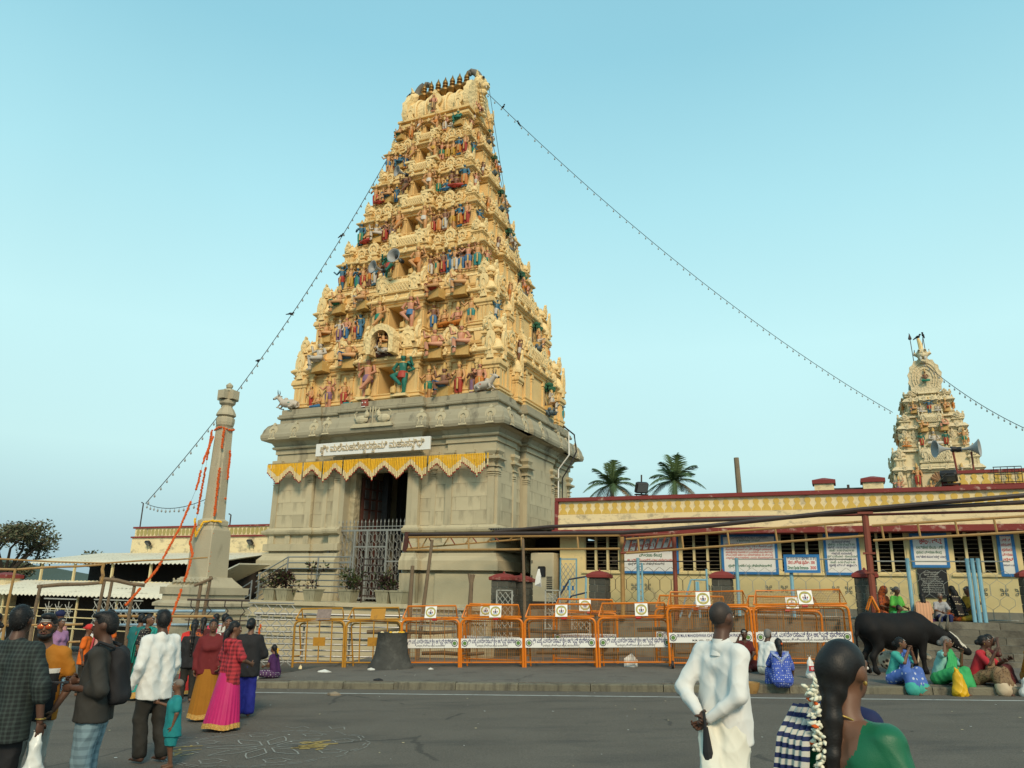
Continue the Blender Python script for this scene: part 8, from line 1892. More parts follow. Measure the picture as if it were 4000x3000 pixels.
p.top(C_DRED, 'short', .02); p.skirt(C_ROYAL, .52, .03, .09, .15, 14, .07, seed=4); p.hair('bun'); p.earring(); flesh('shawl', [('c', p.J['shL'] + V3(.02, 0, 0), p.J['neck'] + V3(0, .03, -.05), .07, .05), ('c', p.J['shR'] + V3(-.02, 0, 0), p.J['neck'] + V3(0, .03, -.05), .07, .05), ('c', p.J['shL'], p.J['chest'] + V3(.03, -.09, -.08), .06, .04), ('c', p.J['shR'], p.J['chest'] + V3(-.03, -.09, -.08), .06, .04)], pm('shawl_white_wool', (.62, .60, .54), .95, .08, 30, bump=.6, bscale=90), p.o, .018, .03, None, .006)
o = empty('drum', gp(-4.72, 14.25)); tag(o, 'large pale cylindrical drum between the girls', 'drum'); mb = MB(); mb.lathe([(.24, .32), (.27, .34), (.27, 1.02), (.24, 1.05)], 20); mb.build('shell', pm('drum_pale', (.42, .37, .29), .7, .35, 7), o, smooth=True, angle=40); mb = MB(); mb.lathe([(.28, .98), (.295, 1.0), (.295, 1.05), (.24, 1.06)], 20); mb.lathe([(.26, .0), (.26, .33)], 14); mb.build('rim', pm('drum_rim', (.30, .18, .06), .6, .2), o)
p = Person(gp(-4.12, 12.2), RAD(140), 1.53, 'girl in a red and black plaid hooded shirt and long magenta skirt, turned away', GR_L, SKM, .015, True, pose=dict(elR=(-.16, -.03, .64), wrR=(-.11, -.15, .60), elL=(.14, .02, .63), wrL=(.14, -.02, .48)), look=-.5, nod=.2, ash=False)
p.top(P_REDPLAID, 'half', .10, infl=.016, seed=9, fold=.006); p.skirt(C_MAG, .52, .03, .10, .185, 26, .09, border=C_GOLDB, seed=3, lean=(.01, .03)); p.hair('pony')
flesh('hood', [('c', p.J['neck'] + V3(-.07, .04, -.04), p.J['neck'] + V3(.07, .04, -.04), .045, .045), ('c', p.J['neck'] + V3(0, .07, -.06), p.J['neck'] + V3(0, .09, -.16), .07, .04)], P_REDPLAID, p.o, .016, .03)
p = Person(gp(-4.28, 13.5), RAD(-165), 1.56, 'person in a black jacket and royal blue trousers at the right end of the group', GR_L, SKM, .018, True, pose=dict(elL=(.16, -.02, .62), wrL=(.07, -.13, .60), elR=(-.16, -.02, .62), wrR=(-.10, -.12, .58)), look=-.3, ash=False)
p.top(C_BLACK, 'long', .10, infl=.02, seed=4); p.trousers(C_ROYAL, infl=.02, seed=6, flare=.02); p.hair('bun')
p = Person(gp(-7.2, 16.2), RAD(80), 1.62, 'woman in a plain teal silk sari with printed black sleeves, smiling to the right', GR_L, SKM, .018, True, pose=dict(elL=(.14, .02, .63), wrL=(.12, -.06, .52)), look=.0, build=1.15)
p.top(P_TEALPR, 'half', .0, infl=.012); p.skirt(C_TEALS, .58, .03, .10, .155, 10, .05, border=C_GOLDB, seed=7, bh=.07); p.hair('bun'); p.earring()
p.drape([(.06, -.10, .62), (.04, -.115, .70), (-.04, -.09, .80), (-.07, .01, .835), (-.06, .10, .78), (-.05, .125, .62), (-.05, .13, .42)], [.26, .24, .18, .16, .20, .24, .26], C_TEALS, wdir=[(.3, 0, .9), (.4, 0, .9), (.8, .3, .4), (1, 0, .1), (1, 0, 0), (1, 0, 0), (1, 0, 0)])
p = Person(gp(-8.0, 17.6), RAD(165), 1.62, 'stout man in a teal t-shirt with his back turned behind the teal sari', GR_L, SKM, .02, look=.4, build=1.2, face=False); p.top(C_TEALD, 'short', .08, infl=.014); p.trousers(C_GREYT); p.hair('short')
p = Person(gp(-6.5, 16.8), RAD(170), 1.5, 'girl in a red half-sari with a yellow flower in her braid, back turned', GR_L, SKM, .018, True, face=False); p.top(P_ORPR, 'short', .0); p.skirt(C_REDO, .56, .03, .09, .15, 16, .07, border=C_GOLDB); p.hair('braid', garl=M_YEL); p.drape([(-.07, -.03, .82), (-.08, .06, .80), (-.06, .11, .68), (-.04, .12, .45)], [.10, .12, .14, .15], C_REDO, wdir=[(1, 0, 0)] * 4)
p = Person(gp(-6.05, 15.6), RAD(200), 1.46, 'girl in a black top half hidden behind the white-shirted man', GR_L, SKM, .02, True, face=False); p.top(C_BLACK, 'long', .08); p.trousers(C_GREYT); p.hair('braid')
p = Person(gp(-7.3, 20.2), RAD(175), 1.58, 'girl in a hot pink top with orange flowers in her hair, furthest in the group', GR_L, SKM, .02, True, face=False); p.top(C_HOTP, 'short', .06); p.skirt(C_HOTP, .52, .03, .09, .14, 12, .06); p.hair('bun', garl=M_MARI)
p = Person(gp(-10.3, 20.2, .15), RAD(120), 1.66, 'man in a white shirt leaning over behind the man with the backpack', GR_L, SKD, .02, pose=dict(chest=(0, -.10, .72), neck=(0, -.16, .80), head=(0, -.20, .87), shL=(.1, -.13, .77), shR=(-.1, -.13, .77), elL=(.13, -.16, .62), elR=(-.13, -.16, .62), wrL=(.1, -.26, .55), wrR=(-.1, -.26, .55))); p.top(C_WHITE, 'long', .08, infl=.016); p.trousers(C_OFF); p.hair('short')
p = Person(gp(-8.15, 16.3), RAD(110), 1.66, 'man in a pale pink shirt with a red scarf and saffron waist cloth', GR_L, SKD, .02, nod=.35, pose=dict(elL=(.14, -.05, .63), wrL=(.08, -.16, .58), elR=(-.14, -.05, .63), wrR=(-.08, -.16, .6))); p.top(C_PINK, 'half', .06, infl=.016); p.skirt(C_SAFF, .54, .30, .10, .14, 9, .09, name='waist_cloth'); p.trousers(C_BLACK); p.hair('short'); p.drape([(.08, -.10, .50), (.08, -.11, .70), (.075, -.04, .82), (.07, .06, .78), (.07, .09, .55)], [.07, .07, .08, .07, .07], cloth('scarf_red', (.45, .05, .06)), 'scarf', wdir=[(1, 0, 0)] * 5); flesh('cap', [('e', p.hp(0, .01, .035), (.056 * p.h, .068 * p.h, .045 * p.h)), ('c', p.hp(0, -.05, .02), p.hp(0, -.09, .01), .012, .01)], C_OFF, p.o, .018, .02)
p = Person(gp(-8.75, 16.9), RAD(100), 1.42, 'child in an orange t-shirt with a bright red cap worn backwards', GR_L, SKM, .02, nod=.3, pose=dict(elL=(.13, -.06, .63), wrL=(.08, -.16, .56))); p.top(C_SAFF, 'short', .06, infl=.014); p.trousers(C_GREYT); flesh('cap', [('e', p.hp(0, .01, .03), (.058 * p.h, .066 * p.h, .05 * p.h)), ('c', p.hp(-.01, .06, .0), p.hp(.01, .10, -.01), .02, .016)], C_REDO, p.o, .016, .02)
p = Person(gp(-10.9, 19.6), RAD(150), 1.70, 'person with a salmon pink shawl and dark cap behind the sunglasses man', GR_L, SKM, .02, face=False, build=1.15); p.top(C_PINK, 'long', .1, infl=.03); p.trousers(C_GREYT); flesh('cap', [('e', p.hp(0, .01, .03), (.06 * p.h, .07 * p.h, .05 * p.h))], C_NAVY, p.o, .018, .02)
p = Person(gp(-11.0, 17.4), RAD(-60), 1.52, 'person in a green and white sari beyond the plaid-shirt man', GR_L, SKM, .02, True, face=False); p.top(C_WHITE, 'short', .02); p.skirt(C_GRN, .56, .03, .09, .14, 12, .06); p.hair('bun'); p.drape([(.06, -.10, .62), (-.04, -.09, .80), (-.07, .02, .83), (-.05, .12, .6)], [.2, .16, .14, .2], C_GRN, wdir=[(.3, 0, .9), (.8, .3, .4), (1, 0, .1), (1, 0, 0)])
p = Person(gp(-5.0, 7.6), RAD(150), 1.58, 'woman with flowers in black hair cut by the left edge of the picture', GR_L, SKD, .018, True, face=False); p.top(C_BLACK, 'short', .02); p.skirt(C_NAVY, .56, .03, .09, .15, 12, .06); p.hair('long', garl=JASM)
for x, y, rz, hh, lab, kw in ((-9.3, 18.9, 150, 1.60, 'man in a saffron shirt beyond the child with the red cap', (C_SAFF, C_GREYT, 'short')), (-7.0, 18.6, 190, 1.52, 'girl in a maroon top with a long braid behind the white-shirted man', (C_DRED, C_NAVY, 'braid')), (-9.9, 17.9, 60, 1.55, 'woman in a lilac top behind the sunglasses man', (cloth('cotton_lilac', (.30, .16, .30)), C_NAVY, 'bun')), (-12.0, 19.0, 170, 1.66, 'man in a white shirt at the far left of the crowd', (C_WHITE, C_GREYT, 'short')), (-8.6, 19.3, 20, 1.55, 'woman in an ochre top facing the camera in the back row', (C_ORANGE, C_DRED, 'bun')), (-6.3, 18.0, 140, 1.6, 'man in a grey shirt behind the girl in maroon', (C_OFF, C_GREYT, 'short'))):
 p = Person(gp(x, y), RAD(rz), hh, lab, GR_L, SKM, .024, kw[2] != 'short', face=rz < 90); p.top(kw[0], 'short', .06); p.trousers(kw[1]) if kw[2] == 'short' else p.skirt(kw[1], .54, .03, .09, .14, 12, .06); p.hair(kw[2])
# purple girl on the pavement with bundles
SITF = dict(pelvis=(0, .04, .10), chest=(0, 0, .32), neck=(0, -.02, .425), head=(0, -.045, .51), shL=(.09, -.01, .375), shR=(-.09, -.01, .375), elL=(.13, -.03, .24), elR=(-.13, -.03, .24), wrL=(.10, -.15, .20), wrR=(-.10, -.15, .20), hpL=(.055, .02, .08), hpR=(-.055, .02, .08), knL=(.19, -.14, .09), knR=(-.19, -.14, .09), anL=(-.03, -.20, .04), anR=(.03, -.22, .04))
def lap(p, mat, pr, name='skirt', fold=.006, seed=2, k=.03, res=None): return flesh(name, [('c', V3(*a) * p.h, V3(*b) * p.h, ra * p.h, rb * p.h) for a, b, ra, rb in pr], mat, p.o, res or p.res, k, None, fold, seed)
LAP = [((-.05, .03, .08), (.05, .03, .08), .085, .085), ((.05, .02, .08), (.19, -.14, .09), .085, .06), ((-.05, .02, .08), (-.19, -.14, .09), .085, .06), ((.19, -.14, .08), (-.02, -.20, .045), .055, .045), ((-.19, -.14, .08), (.02, -.20, .045), .055, .045)]
p = Person(gp(-5.32, 18.7, PAVE_H), RAD(-110), 1.25, 'girl in a dark purple top sitting on the pavement edge with a long braid', None, SKM, .016, True, SITF, face=False, feet=False); p.top(C_PURP, 'short', .0); lap(p, pattern('skirt_purple_dots', 'dots', (.07, .03, .09), (.5, .5, .5), 24), LAP); p.hair('braid', garl=M_YEL)
bag(gp(-5.75, 18.5, PAVE_H), .3, .42, .14, .26, pattern('bag_green_white', 'blotch', (.5, .5, .42), (.02, .25, .18), 9), 'green and white printed cloth bundle beside the girl in purple', 'cloth_bundle', False, 3)
# ---- man in white dhoti, arms folded behind him
p = Person(gp(1.62, 6.09), RAD(124), 1.745, 'bald man in a white shirt and white dhoti, hands clasped behind his back', None, SKD, .0125, pose=dict(elL=(.148, .09, .63), wrL=(.03, .125, .545), elR=(-.128, .06, .62), wrR=(-.015, .13, .525), shL=(.10, .01, .783), shR=(-.10, .01, .783), knL=(.06, -.06, .28), anL=(.06, -.04, .05), anR=(-.06, .14, .06), knR=(-.055, .03, .28)), look=.05, hcurl=.9, handdir=dict(L=V3(0, 1, .2), R=V3(0, 1, .2)), ash=False)
p.top(C_WHITE, 'long', .075, infl=.0105, seed=11, fold=.0050, collar=True, res=.010)
mb = MB(); mb.lathe([(.088, -.10), (.074, -.055), (.066, -.02), (.063, .018), (.056, .018), (.056, -.04)], 20, tuple(p.J['neck'] + V3(0, .006, -.01)), sx=.92, sy=1.0); mb.build('collar', C_WHITE, p.o, smooth=True, angle=60)
flesh('dhoti', [('c', V3(-.04, 0, .50) * 1.76, V3(.04, 0, .50) * 1.76, .13, .13), ('c', V3(.05, -.01, .46) * 1.76, V3(.075, -.05, .20) * 1.76, .13, .15), ('c', V3(-.05, .02, .46) * 1.76, V3(-.07, .08, .20) * 1.76, .13, .15), ('c', V3(.02, .10, .52) * 1.76, V3(-.06, .16, .30) * 1.76, .05, .10), ('c', V3(-.06, .16, .30) * 1.76, V3(-.12, .20, .14) * 1.76, .10, .12), ('c', V3(.075, -.05, .2) * 1.76, V3(.08, -.04, .1) * 1.76, .15, .16), ('c', V3(-.07, .08, .2) * 1.76, V3(-.07, .1, .1) * 1.76, .15, .16)], P_DHOT, p.o, .012, .03, None, .008, 12)
flesh('stubble', [('e', p.hp(0, .013, .016), (.0452 * p.h, .0558 * p.h, .0538 * p.h), p.HM), ('s', p.hp(0, -.058, -.026), (.056 * p.h, .060 * p.h, .073 * p.h)), ('s', p.hp(.058, .0, -.02), (.022 * p.h, .037 * p.h, .042 * p.h)), ('s', p.hp(-.058, .0, -.02), (.022 * p.h, .037 * p.h, .042 * p.h))], pm('stubble_dark', (.035, .026, .022), .6, .3, 60), p.o, .008, .004)
R_ = Matrix.Rotation(RAD(124), 4, 'Z'); q = R_ @ Vector(p.J['wrR'] + V3(-.03, .05, -.08)); o = empty('umbrella', (1.62 + q.x, 6.09 + q.y, zroad(1.62, 6.09) + q.z), RAD(124)); tag(o, 'folded black umbrella held by the man in white', 'umbrella'); mb = MB(); mb.tube([(0, 0, .04), (-.02, .01, -.12), (-.05, .03, -.42)], [.016, .035, .012], 8); mb.build('canopy', C_BLACK, o); mb = MB(); mb.tube([(0, 0, .03), (.01, 0, .14)], .010, 6); mb.build('handle', M_BLACK, o)
# ---- woman in green in the near right corner
W = (1.29, 3.13); hW = 1.60
p = Person(gp(*W), RAD(127), hW, 'woman in a bottle green sari blouse with jasmine in her black hair, nearest the camera', None, SKM, .0105, True, pose=dict(elL=(.14, .02, .62), elR=(-.15, .0, .62), neck=(0, .0, .83), head=(0, -.022, .925)), look=-.12, ash=False, build=1.1)
def blouse(C): return ((C[:, 1] > .0) & (np.abs(C[:, 0]) < .055 * hW - .0) & (C[:, 2] > .70 * hW) & (np.abs(C[:, 0]) < (C[:, 2] - .695 * hW) * .75)).astype(int)
p.top([C_GREENB, SKM], 'short', .0, infl=.009, seed=13, fold=.004, matfn=blouse, res=.0095)
p.skirt(C_GREENB, .56, .03, .10, .16, 10, .05, seed=6); p.earring()
p.drape([(.05, -.12, .60), (-.03, -.125, .70), (-.085, -.05, .815), (-.09, .02, .832), (-.09, .085, .77), (-.10, .11, .62), (-.11, .11, .42)], [.20, .17, .10, .085, .09, .10, .11], P_STRIPE, wdir=[(.3, 0, .9), (.5, 0, .8), (.9, .2, .3), (1, 0, .1), (1, .1, 0), (1, .1, 0), (1, .1, 0)], fold=.005)
h_ = hW * .94; hp = p.hp; HS = pm('hair_strands', (.010, .0085, .008), .5, .5, 30, bump=.1, bscale=150)
flesh('hair', [('e', hp(0, .018, .020), (.053 * h_, .062 * h_, .061 * h_), p.HM), ('e', hp(0, .050, .006), (.050 * h_, .046 * h_, .056 * h_), p.HM), ('e', hp(0, .060, -.040), (.038 * h_, .032 * h_, .045 * h_), p.HM)] + [('c', hp(.0, .072 + .004 * i, -.07) - V3(0, 0, .042 * i) * h_, hp(.0, .074 + .004 * i, -.07) - V3(0, 0, .042 * (i + 1)) * h_, (.026 - .0012 * i + .004 * (i % 2)) * h_, (.025 - .0012 * i) * h_) for i in range(8)] + [('s', hp(0, -.066, -.022), (.052 * h_, .046 * h_, .070 * h_)), ('s', hp(.055, -.028, -.055), (.03 * h_, .045 * h_, .042 * h_)), ('s', hp(-.055, -.028, -.055), (.03 * h_, .045 * h_, .042 * h_))], HS, p.o, .008, .012, None, .0016, 3)
mb = MB(); rr = random.Random(21); a0 = hp(.018, .104, -.03)
for i in range(130):
 f = i / 130; c_ = a0 + V3(rr.uniform(-.014, .014), rr.uniform(-.006, .016), -.30 * f + rr.uniform(-.008, .008)) * h_; d_ = V3(rr.uniform(-.6, 1), rr.uniform(-.2, 1), rr.uniform(-.7, .7)); d_ /= np.linalg.norm(d_)
 mb.tube([tuple(c_), tuple(c_ + d_ * .013), tuple(c_ + d_ * .026)], [.004, .0085, .0025], 5, 1 if rr.random() < .05 else 0)
mb.build('jasmine_garland', [JASM, M_MARI], p.o, smooth=True)
mb = MB(); n_ = [tuple(p.J['neck'] + V3(.052 * math.cos(a), .060 * math.sin(a) + .01, -.028 - .03 * math.cos(a - math.pi / 2) * -1)) for a in [k * math.pi / 12 for k in range(25)]]; mb.tube(n_, .0035, 5); mb.build('necklace', GOLDM, p.o)
mb = MB()
for q_ in ('L', 'R'):
 e_ = p.lerp('sh' + q_, 'el' + q_, .62); d_ = p.J['el' + q_] - p.J['sh' + q_]; d_ = d_ / np.linalg.norm(d_); mb.tube([tuple(e_ - d_ * .03), tuple(e_ + d_ * .012)], [.0665, .066], 14)
mb.build('sleeve_border', C_GOLDB, p.o, smooth=True)
# a companion mostly hidden beyond her
p = Person(gp(1.66, 4.05), RAD(120), 1.52, 'person in navy with grey hair hidden behind the woman in green', None, SKM, .016, True, face=False, ash=False); p.top(C_NAVY, 'short', .02); p.skirt(C_HOTP, .56, .03, .1, .15, 10, .05); p.hair('short', HAIRG)

# ---- seated along the kerb on the right
KS = dict(pelvis=(0, .10, .17), chest=(0, .03, .385), neck=(0, -.005, .49), head=(0, -.03, .575), shL=(.088, .015, .44), shR=(-.088, .015, .44), elL=(.13, -.09, .32), elR=(-.13, -.09, .32), wrL=(.05, -.20, .37), wrR=(-.05, -.20, .37), hpL=(.055, .09, .16), hpR=(-.055, .09, .16), knL=(.10, -.16, .26), knR=(-.10, -.16, .26), anL=(.08, -.20, .035), anR=(-.08, -.20, .035))
KL = [((-.05, .10, .16), (.05, .10, .16), .085, .085), ((.055, .09, .17), (.10, -.15, .25), .08, .062), ((-.055, .09, .17), (-.10, -.15, .25), .08, .062), ((.10, -.15, .25), (.09, -.19, .09), .065, .075), ((-.10, -.15, .25), (-.09, -.19, .09), .065, .075), ((0, -.08, .22), (0, -.17, .12), .08, .075)]
def kerbsit(x, y, rot, h, label, skin, blouse_, sari, pall, pose=None, hairk='bun', hm=HAIRM, look=0., nod=0., hem=None, z=0.0, res=.015, grp=GR_S):
 pz = dict(KS); pz.update(pose or {}); p = Person(gp(x, y, z), RAD(rot), h, label, grp, skin, res, True, pz, look, nod)
 p.top(blouse_, 'half', -.02, infl=.010, seed=int(x * 7) % 20); o = lap(p, sari, KL, seed=int(x * 5) % 11, fold=.008)
 if hem: lap(p, hem, [((.10, -.185, .10), (.10, -.20, .06), .075, .085), ((-.10, -.185, .10), (-.10, -.20, .06), .075, .085), ((0, -.16, .09), (0, -.17, .06), .085, .09)], 'sari_border', .006)
 p.hair(hairk, hm); p.earring()
 p.drape([(.08, -.06, .22), (.03, -.08, .32), (-.04, -.055, .42), (-.075, .0, .49), (-.07, .08, .44), (-.05, .14, .28), (-.04, .16, .14)], [.14, .16, .14, .12, .14, .18, .2], pall, wdir=[(.3, .3, .8), (.4, .2, .8), (.8, .2, .4), (1, 0, .1), (1, 0, 0), (1, 0, 0), (1, 0, 0)], fold=.004)
 return p
kerbsit(7.55, 15.55, 28, 1.56, 'woman in a blue sari with green border, hands folded before her mouth, on the kerb', SKM, C_AQUA, C_BLUE, C_BLUE, dict(wrL=(.03, -.14, .50), wrR=(-.03, -.14, .50), elL=(.10, -.12, .36), elR=(-.10, -.12, .36)), look=.55, hem=C_AQUA)
kerbsit(8.35, 15.40, 30, 1.58, 'grey-haired woman in a bright green sari on the kerb, hand raised to her ear', SKM, cloth('blouse_pale_aqua', (.22, .46, .40)), C_GRN, C_GRN, dict(elR=(-.16, -.08, .44), wrR=(-.08, -.05, .56), wrL=(.08, -.15, .46)), 'bun', HAIRG, look=.6, nod=.05)
kerbsit(8.98, 15.25, 40, 1.60, 'woman with red blouse and tan printed sari on the kerb', SKD, C_RED, C_TAN, C_TAN, dict(elR=(-.14, -.10, .34), wrR=(-.11, -.17, .47)), look=.35, hem=C_CREAM)
kerbsit(9.38, 15.75, 48, 1.60, 'woman in dark red sari behind the tan one, hand shading her forehead', SKD, C_DRED, C_DRED, C_TAN, dict(elR=(-.13, -.14, .42), wrR=(-.06, -.12, .56)), look=.3)
kerbsit(9.95, 15.25, 10, 1.58, 'woman in mustard blouse cut by the right edge of the picture', SKD, C_ORANGE, pattern('sari_mustard_green', 'blotch', (.35, .17, .04), (.08, .30, .14), 5), C_ORANGE)
bag(gp(8.28, 14.95), .3, .34, .12, .46, pm('bag_yellow', (.62, .36, .01), .4, .1, 4), 'yellow cloth bag standing before the woman in the green sari', 'carry_bag', True, 4)
bag(gp(9.42, 14.75), -.3, .40, .13, .30, M_PLASTIC, 'white plastic bag before the woman in the tan sari', seed=6)
# blue salwar woman squatting with her back turned, white shirt man, maroon woman
p = Person(gp(5.30, 15.75), RAD(172), 1.55, 'woman in blue and white printed salwar squatting with her back turned', GR_S, SKM, .014, True, dict(KS, wrL=(.06, -.16, .34), wrR=(-.16, -.10, .20), elR=(-.15, -.03, .28)), nod=.15, face=False); p.top(P_BLUEPR, 'half', .04, infl=.012); lap(p, P_BLUEPR, KL, fold=.008); p.hair('pony'); p.drape([(.07, -.06, .36), (.075, .0, .49), (.05, .085, .42), (.0, .10, .36), (-.05, .085, .42), (-.075, 0, .49), (-.07, -.06, .36)], [.07, .08, .09, .09, .09, .08, .07], pattern('dupatta_print', 'dots', (.30, .36, .55), (.6, .62, .66), 30), 'dupatta', wdir=[(1, 0, 0), (1, 0, 0), (.6, .2, .6), (0, .2, 1), (-.6, .2, .6), (-1, 0, 0), (-1, 0, 0)]); inst(MB().ball((0, 0, 0), .022, 7, 5).mesh('hair_flower', M_MARI), 'hair_flower', p.o, tuple(p.hp(-.03, .07, .0)))
p = Person(gp(5.75, 17.9, PAVE_H), RAD(120), 1.65, 'man in a white shirt seated behind the woman in blue print', GR_S, SKD, .018, False, SITF, look=.2); p.top(C_WHITE, 'long', .0, infl=.014); lap(p, C_OFF, LAP); p.hair('short', HAIRG)
p = Person(gp(5.55, 18.9, PAVE_H), RAD(-8), 1.60, 'smiling woman in a maroon sari cross-legged against the barricade', GR_S, SKD, .016, True, dict(SITF, elR=(-.15, -.08, .30), wrR=(-.085, -.09, .46), wrL=(.02, -.20, .13), elL=(.12, -.05, .24)), look=-.1); p.top(C_DRED, 'short', .0); lap(p, cloth('sari_maroon', (.10, .012, .010)), LAP); p.hair('bun'); p.drape([(.08, -.06, .16), (.03, -.07, .27), (-.05, -.04, .38), (-.075, .03, .40), (-.06, .10, .28)], [.12, .14, .12, .11, .14], cloth('sari_maroon', (.10, .012, .010)), wdir=[(.3, .3, .8), (.4, .2, .8), (.8, .2, .4), (1, 0, .1), (1, 0, 0)])
bag(gp(6.35, 17.0, PAVE_H), .2, .26, .10, .42, M_PLASTIC, 'tall white printed bag right of the woman in blue print', 'carry_bag', True, 8); q = inst(MB().box(-.11, .11, -.004, .004, -.05, .05).mesh('printed_band', C_RED), 'printed_band', bpy.data.objects['carry_bag.001'] if 'carry_bag.001' in bpy.data.objects else None, (0, -.125, .2)); inst(T_BAGL, 'lettering', q, (0, -.006, 0))
o = empty('fruit_basket', gp(4.72, 15.85)); tag(o, 'round ochre basket beside the squatting woman in blue print', 'basket'); mb = MB(); mb.lathe([(.12, 0), (.17, .1), (.19, .2), (.17, .2), (.14, .08)], 14); mb.build('bowl', M_YPIPE, o, smooth=True, angle=50)
# ---- on the top step
def topsit(x, y, rot, h, label, **kw):
 a = hall(x, y, HZ); o = Person((a[0], a[1], a[2]), RAD(rot), h, label, GR_T, kw.get('skin', SKD), .018, kw.get('fem', True), kw.get('pose', SITF), kw.get('look', 0), kw.get('nod', 0), face=kw.get('face', True), feet=False); return o
p = topsit(10.15, -1.35, 20, 1.50, 'elderly grey-haired woman in a lime green sari on the top step', nod=.3, look=.2, skin=SKM); p.top(C_LIME, 'half', .0, infl=.013); lap(p, C_GRN, LAP); p.hair('bun', HAIRG); p.drape([(.08, -.06, .16), (.03, -.07, .27), (-.05, -.04, .38), (-.075, .03, .40), (-.06, .10, .28)], [.14, .16, .14, .13, .16], C_LIME, wdir=[(.3, .3, .8), (.4, .2, .8), (.8, .2, .4), (1, 0, .1), (1, 0, 0)])
p = topsit(9.85, -1.1, 30, 1.52, 'woman veiled in an orange printed sari behind the lime green one', look=.2, skin=SKM); p.top(P_ORPR, 'half', .0); lap(p, P_ORPR, LAP); flesh('veil', [('e', p.hp(0, .015, .015), (.062 * p.h, .072 * p.h, .068 * p.h)), ('c', p.hp(0, .05, -.04), p.J['chest'] + V3(0, .10, 0), .10, .13), ('s', p.hp(0, -.07, -.02), (.045 * p.h, .05 * p.h, .075 * p.h))], P_ORPR, p.o, .018, .02)
p = topsit(10.12, -2.15, 40, 1.25, 'child in a blue shirt below the lime green woman', look=.3, fem=False); p.o.location.z -= .33; p.top(C_NAVY, 'short', .0); lap(p, C_GREYT, LAP); p.hair('short')
p = topsit(10.75, -2.05, 165, 1.50, 'long-haired woman with a peach shawl over her back on the steps', face=False); p.o.location.z -= .16; p.top(C_PEACH, 'half', .0); lap(p, C_PURP, LAP); p.hair('long'); p.drape([(.0, -.04, .43), (-.02, .08, .40), (-.03, .13, .25), (-.04, .16, .05), (-.05, .22, -.15)], [.20, .24, .24, .24, .24], C_PEACH, 'shawl', wdir=[(1, 0, 0)] * 5)
p = topsit(11.18, -1.85, -10, 1.30, 'boy in a black and white checked shirt with ash on his shaven head', fem=False, skin=SKM, pose=dict(KS, pelvis=(0, .1, .06), hpL=(.055, .09, .05), hpR=(-.055, .09, .05), knL=(.10, -.16, .10), knR=(-.10, -.16, .10), anL=(.08, -.2, -.12), anR=(-.08, -.2, -.12), chest=(0, .05, .28), neck=(0, .02, .385), head=(0, 0, .475), shL=(.092, .03, .34), shR=(-.092, .03, .34), elL=(.13, -.05, .22), elR=(-.13, -.05, .22), wrL=(.06, -.16, .18), wrR=(-.06, -.16, .18))); p.top(P_CHECK, 'half', .0, infl=.014); p.trousers(C_NAVY); flesh('ash_scalp', [('e', p.hp(0, .012, .03), (.052 * p.h, .062 * p.h, .048 * p.h)), ('s', p.hp(0, -.06, -.03), (.06 * p.h, .05 * p.h, .07 * p.h))], pm('stubble_ash', (.16, .13, .11)), p.o, .014, .008)
p = topsit(11.55, -1.45, 200, 1.58, 'woman in a black sari with pale dots and loose hair on the top step', face=False); p.top(P_DOTS, 'half', .02, infl=.014); lap(p, P_ORPR, LAP); p.hair('long'); p.drape([(-.06, -.02, .41), (-.05, .07, .40), (-.03, .12, .28), (-.02, .16, .10)], [.16, .20, .22, .24], P_DOTS, wdir=[(1, 0, 0)] * 4)
p = topsit(11.92, -1.35, -70, 1.56, 'woman in a yellow sari turned to the left beside the sky-blue posts', skin=SKD); p.top(C_YEL, 'half', .0, infl=.013); lap(p, C_YEL, LAP); p.hair('bun'); p.drape([(.08, -.06, .16), (.03, -.07, .27), (-.05, -.04, .38), (-.075, .03, .40), (-.06, .10, .28)], [.14, .16, .14, .13, .16], C_YEL, wdir=[(.3, .3, .8), (.4, .2, .8), (.8, .2, .4), (1, 0, .1), (1, 0, 0)])
# ---- cows
M_COWB = pm('cow_black', (.009, .008, .008), .7, .4, 6, bump=.2, bscale=60, spec=.2); M_COWW = pm('cow_white', (.50, .46, .38), .7, .15, 5); M_HORN2 = pm('cow_horn', (.12, .105, .08), .5, .3, 5)
cow = empty('cow', (8.55, 17.55, zroad(8.55, 17.55) + PAVE_H), RAD(7)); tag(cow, 'black cow with a white blazed face and upright horns bending down behind the seated women', 'cow')
CP = []
def cc(a, b, ra, rb): CP.append(('c', V3(*a), V3(*b), ra, rb))
cc((-.72, 0, .98), (-.30, 0, .88), .26, .32); cc((-.30, 0, .86), (.20, 0, .86), .33, .32); cc((.20, 0, .90), (.50, 0, .92), .32, .26); cc((-.75, 0, 1.10), (-.35, 0, 1.08), .17, .17); cc((-.35, 0, 1.10), (.35, 0, 1.12), .15, .16); cc((.38, 0, 1.16), (.48, 0, 1.14), .15, .13)
cc((.50, 0, 1.00), (.80, -.02, .86), .22, .17); cc((.80, -.02, .86), (1.08, -.06, .76), .17, .14); cc((.6, 0, .8), (.9, -.03, .66), .14, .08)
cc((1.08, -.06, .78), (1.18, -.10, .70), .125, .12); cc((1.18, -.10, .70), (1.36, -.20, .52), .11, .075); cc((1.34, -.19, .54), (1.42, -.22, .48), .075, .07)
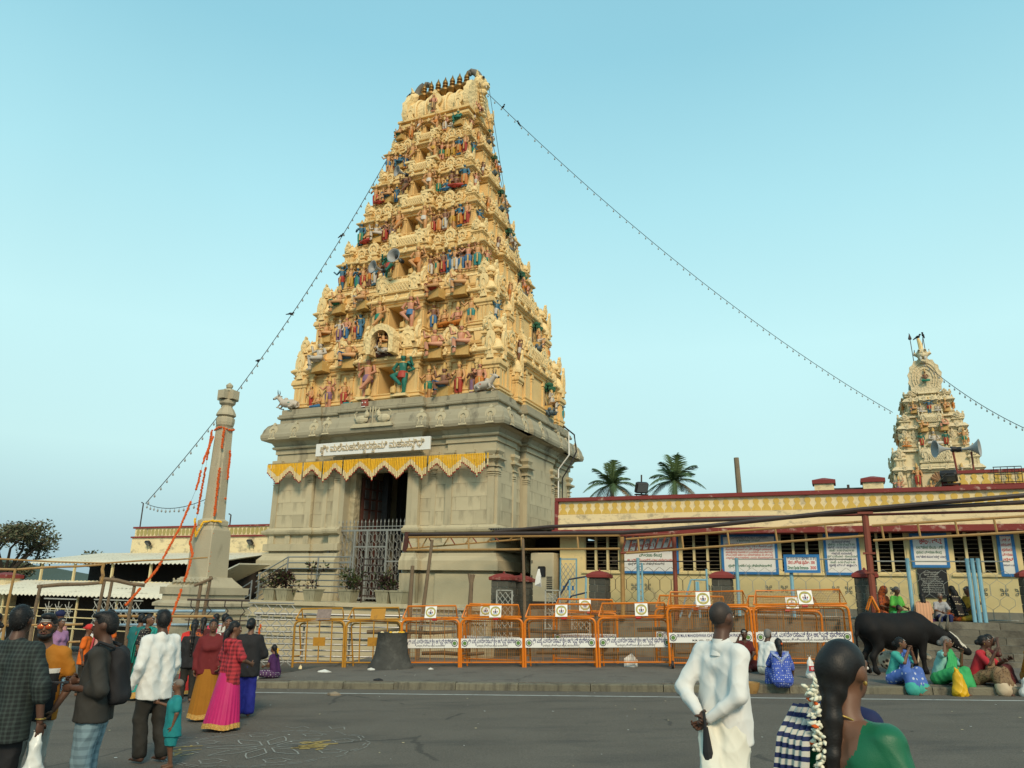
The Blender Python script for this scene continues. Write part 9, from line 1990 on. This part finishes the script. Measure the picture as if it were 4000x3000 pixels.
for s in (-1, 1):
 cc((.42, s * .15, .75), (.40, s * .15, .40), .12, .065); cc((.40, s * .15, .40), (.42, s * .15, .10), .055, .045); cc((.42, s * .15, .08), (.46, s * .15, .04), .055, .05)
 cc((-.72, s * .15, .90), (-.60, s * .16, .58), .18, .10); cc((-.60, s * .16, .58), (-.76, s * .16, .36), .09, .06); cc((-.76, s * .16, .36), (-.72, s * .16, .10), .052, .045); cc((-.72, s * .16, .08), (-.67, s * .16, .04), .055, .05)
 cc((1.06, -.06 + s * .10, .80), (1.0, -.06 + s * .26, .76), .045, .03)
cc((-.96, 0, 1.02), (-1.0, 0, .80), .04, .025); cc((-1.0, 0, .80), (-.98, .02, .42), .022, .03); cc((-.2, 0, .62), (.1, 0, .60), .14, .12)
def cowm(C): return ((C[:, 0] > 1.10) & (np.abs(C[:, 1] + .06 + (C[:, 0] - 1.08) * .45) < .10) & (C[:, 2] + .45 * (C[:, 0] - 1.1) > .62) & (C[:, 2] > .44) & (C[:, 0] < 1.36)).astype(int)
flesh('body', CP, [M_COWB, M_COWW], cow, .02, .07, None, 0, 0, 2, cowm)
for s in (-1, 1): mb = MB(); mb.tube([(1.06, -.06 + s * .05, .88), (1.03, -.06 + s * .12, 1.02), (1.05, -.06 + s * .13, 1.14), (1.10, -.06 + s * .10, 1.26)], [.04, .034, .024, .008], 8); mb.build('horn', M_HORN2, cow, smooth=True)
mb = MB()
for s in (-1, 1): mb.ball((1.17, -.12 + s * .105, .74), .018, 7, 5)
mb.build('eye', EYED, cow); mb = MB(); mb.tube([(1.12 + .12 * math.cos(a) * .3, -.08 + .135 * math.sin(a), .71 + .135 * math.cos(a)) for a in [k * math.pi / 8 for k in range(17)]], .012, 5); mb.build('halter', pm('rope', (.25, .2, .12), .9), cow)
calf = empty('calf', (8.75, 18.0, zroad(8.75, 18.0) + PAVE_H), RAD(5)); tag(calf, 'pale spotted calf lying down behind the black cow', 'calf')
flesh('body', [('c', V3(-.3, 0, .25), V3(.2, 0, .25), .2, .19), ('c', V3(.2, 0, .3), V3(.45, 0, .42), .13, .10), ('c', V3(.45, 0, .42), V3(.62, -.06, .32), .095, .06), ('c', V3(.15, -.15, .12), V3(.35, -.18, .06), .07, .05), ('c', V3(-.3, -.16, .14), V3(-.1, -.22, .06), .09, .05)], pattern('calf_spots', 'blotch', (.48, .42, .32), (.03, .02, .02), 9), calf, .022, .05)
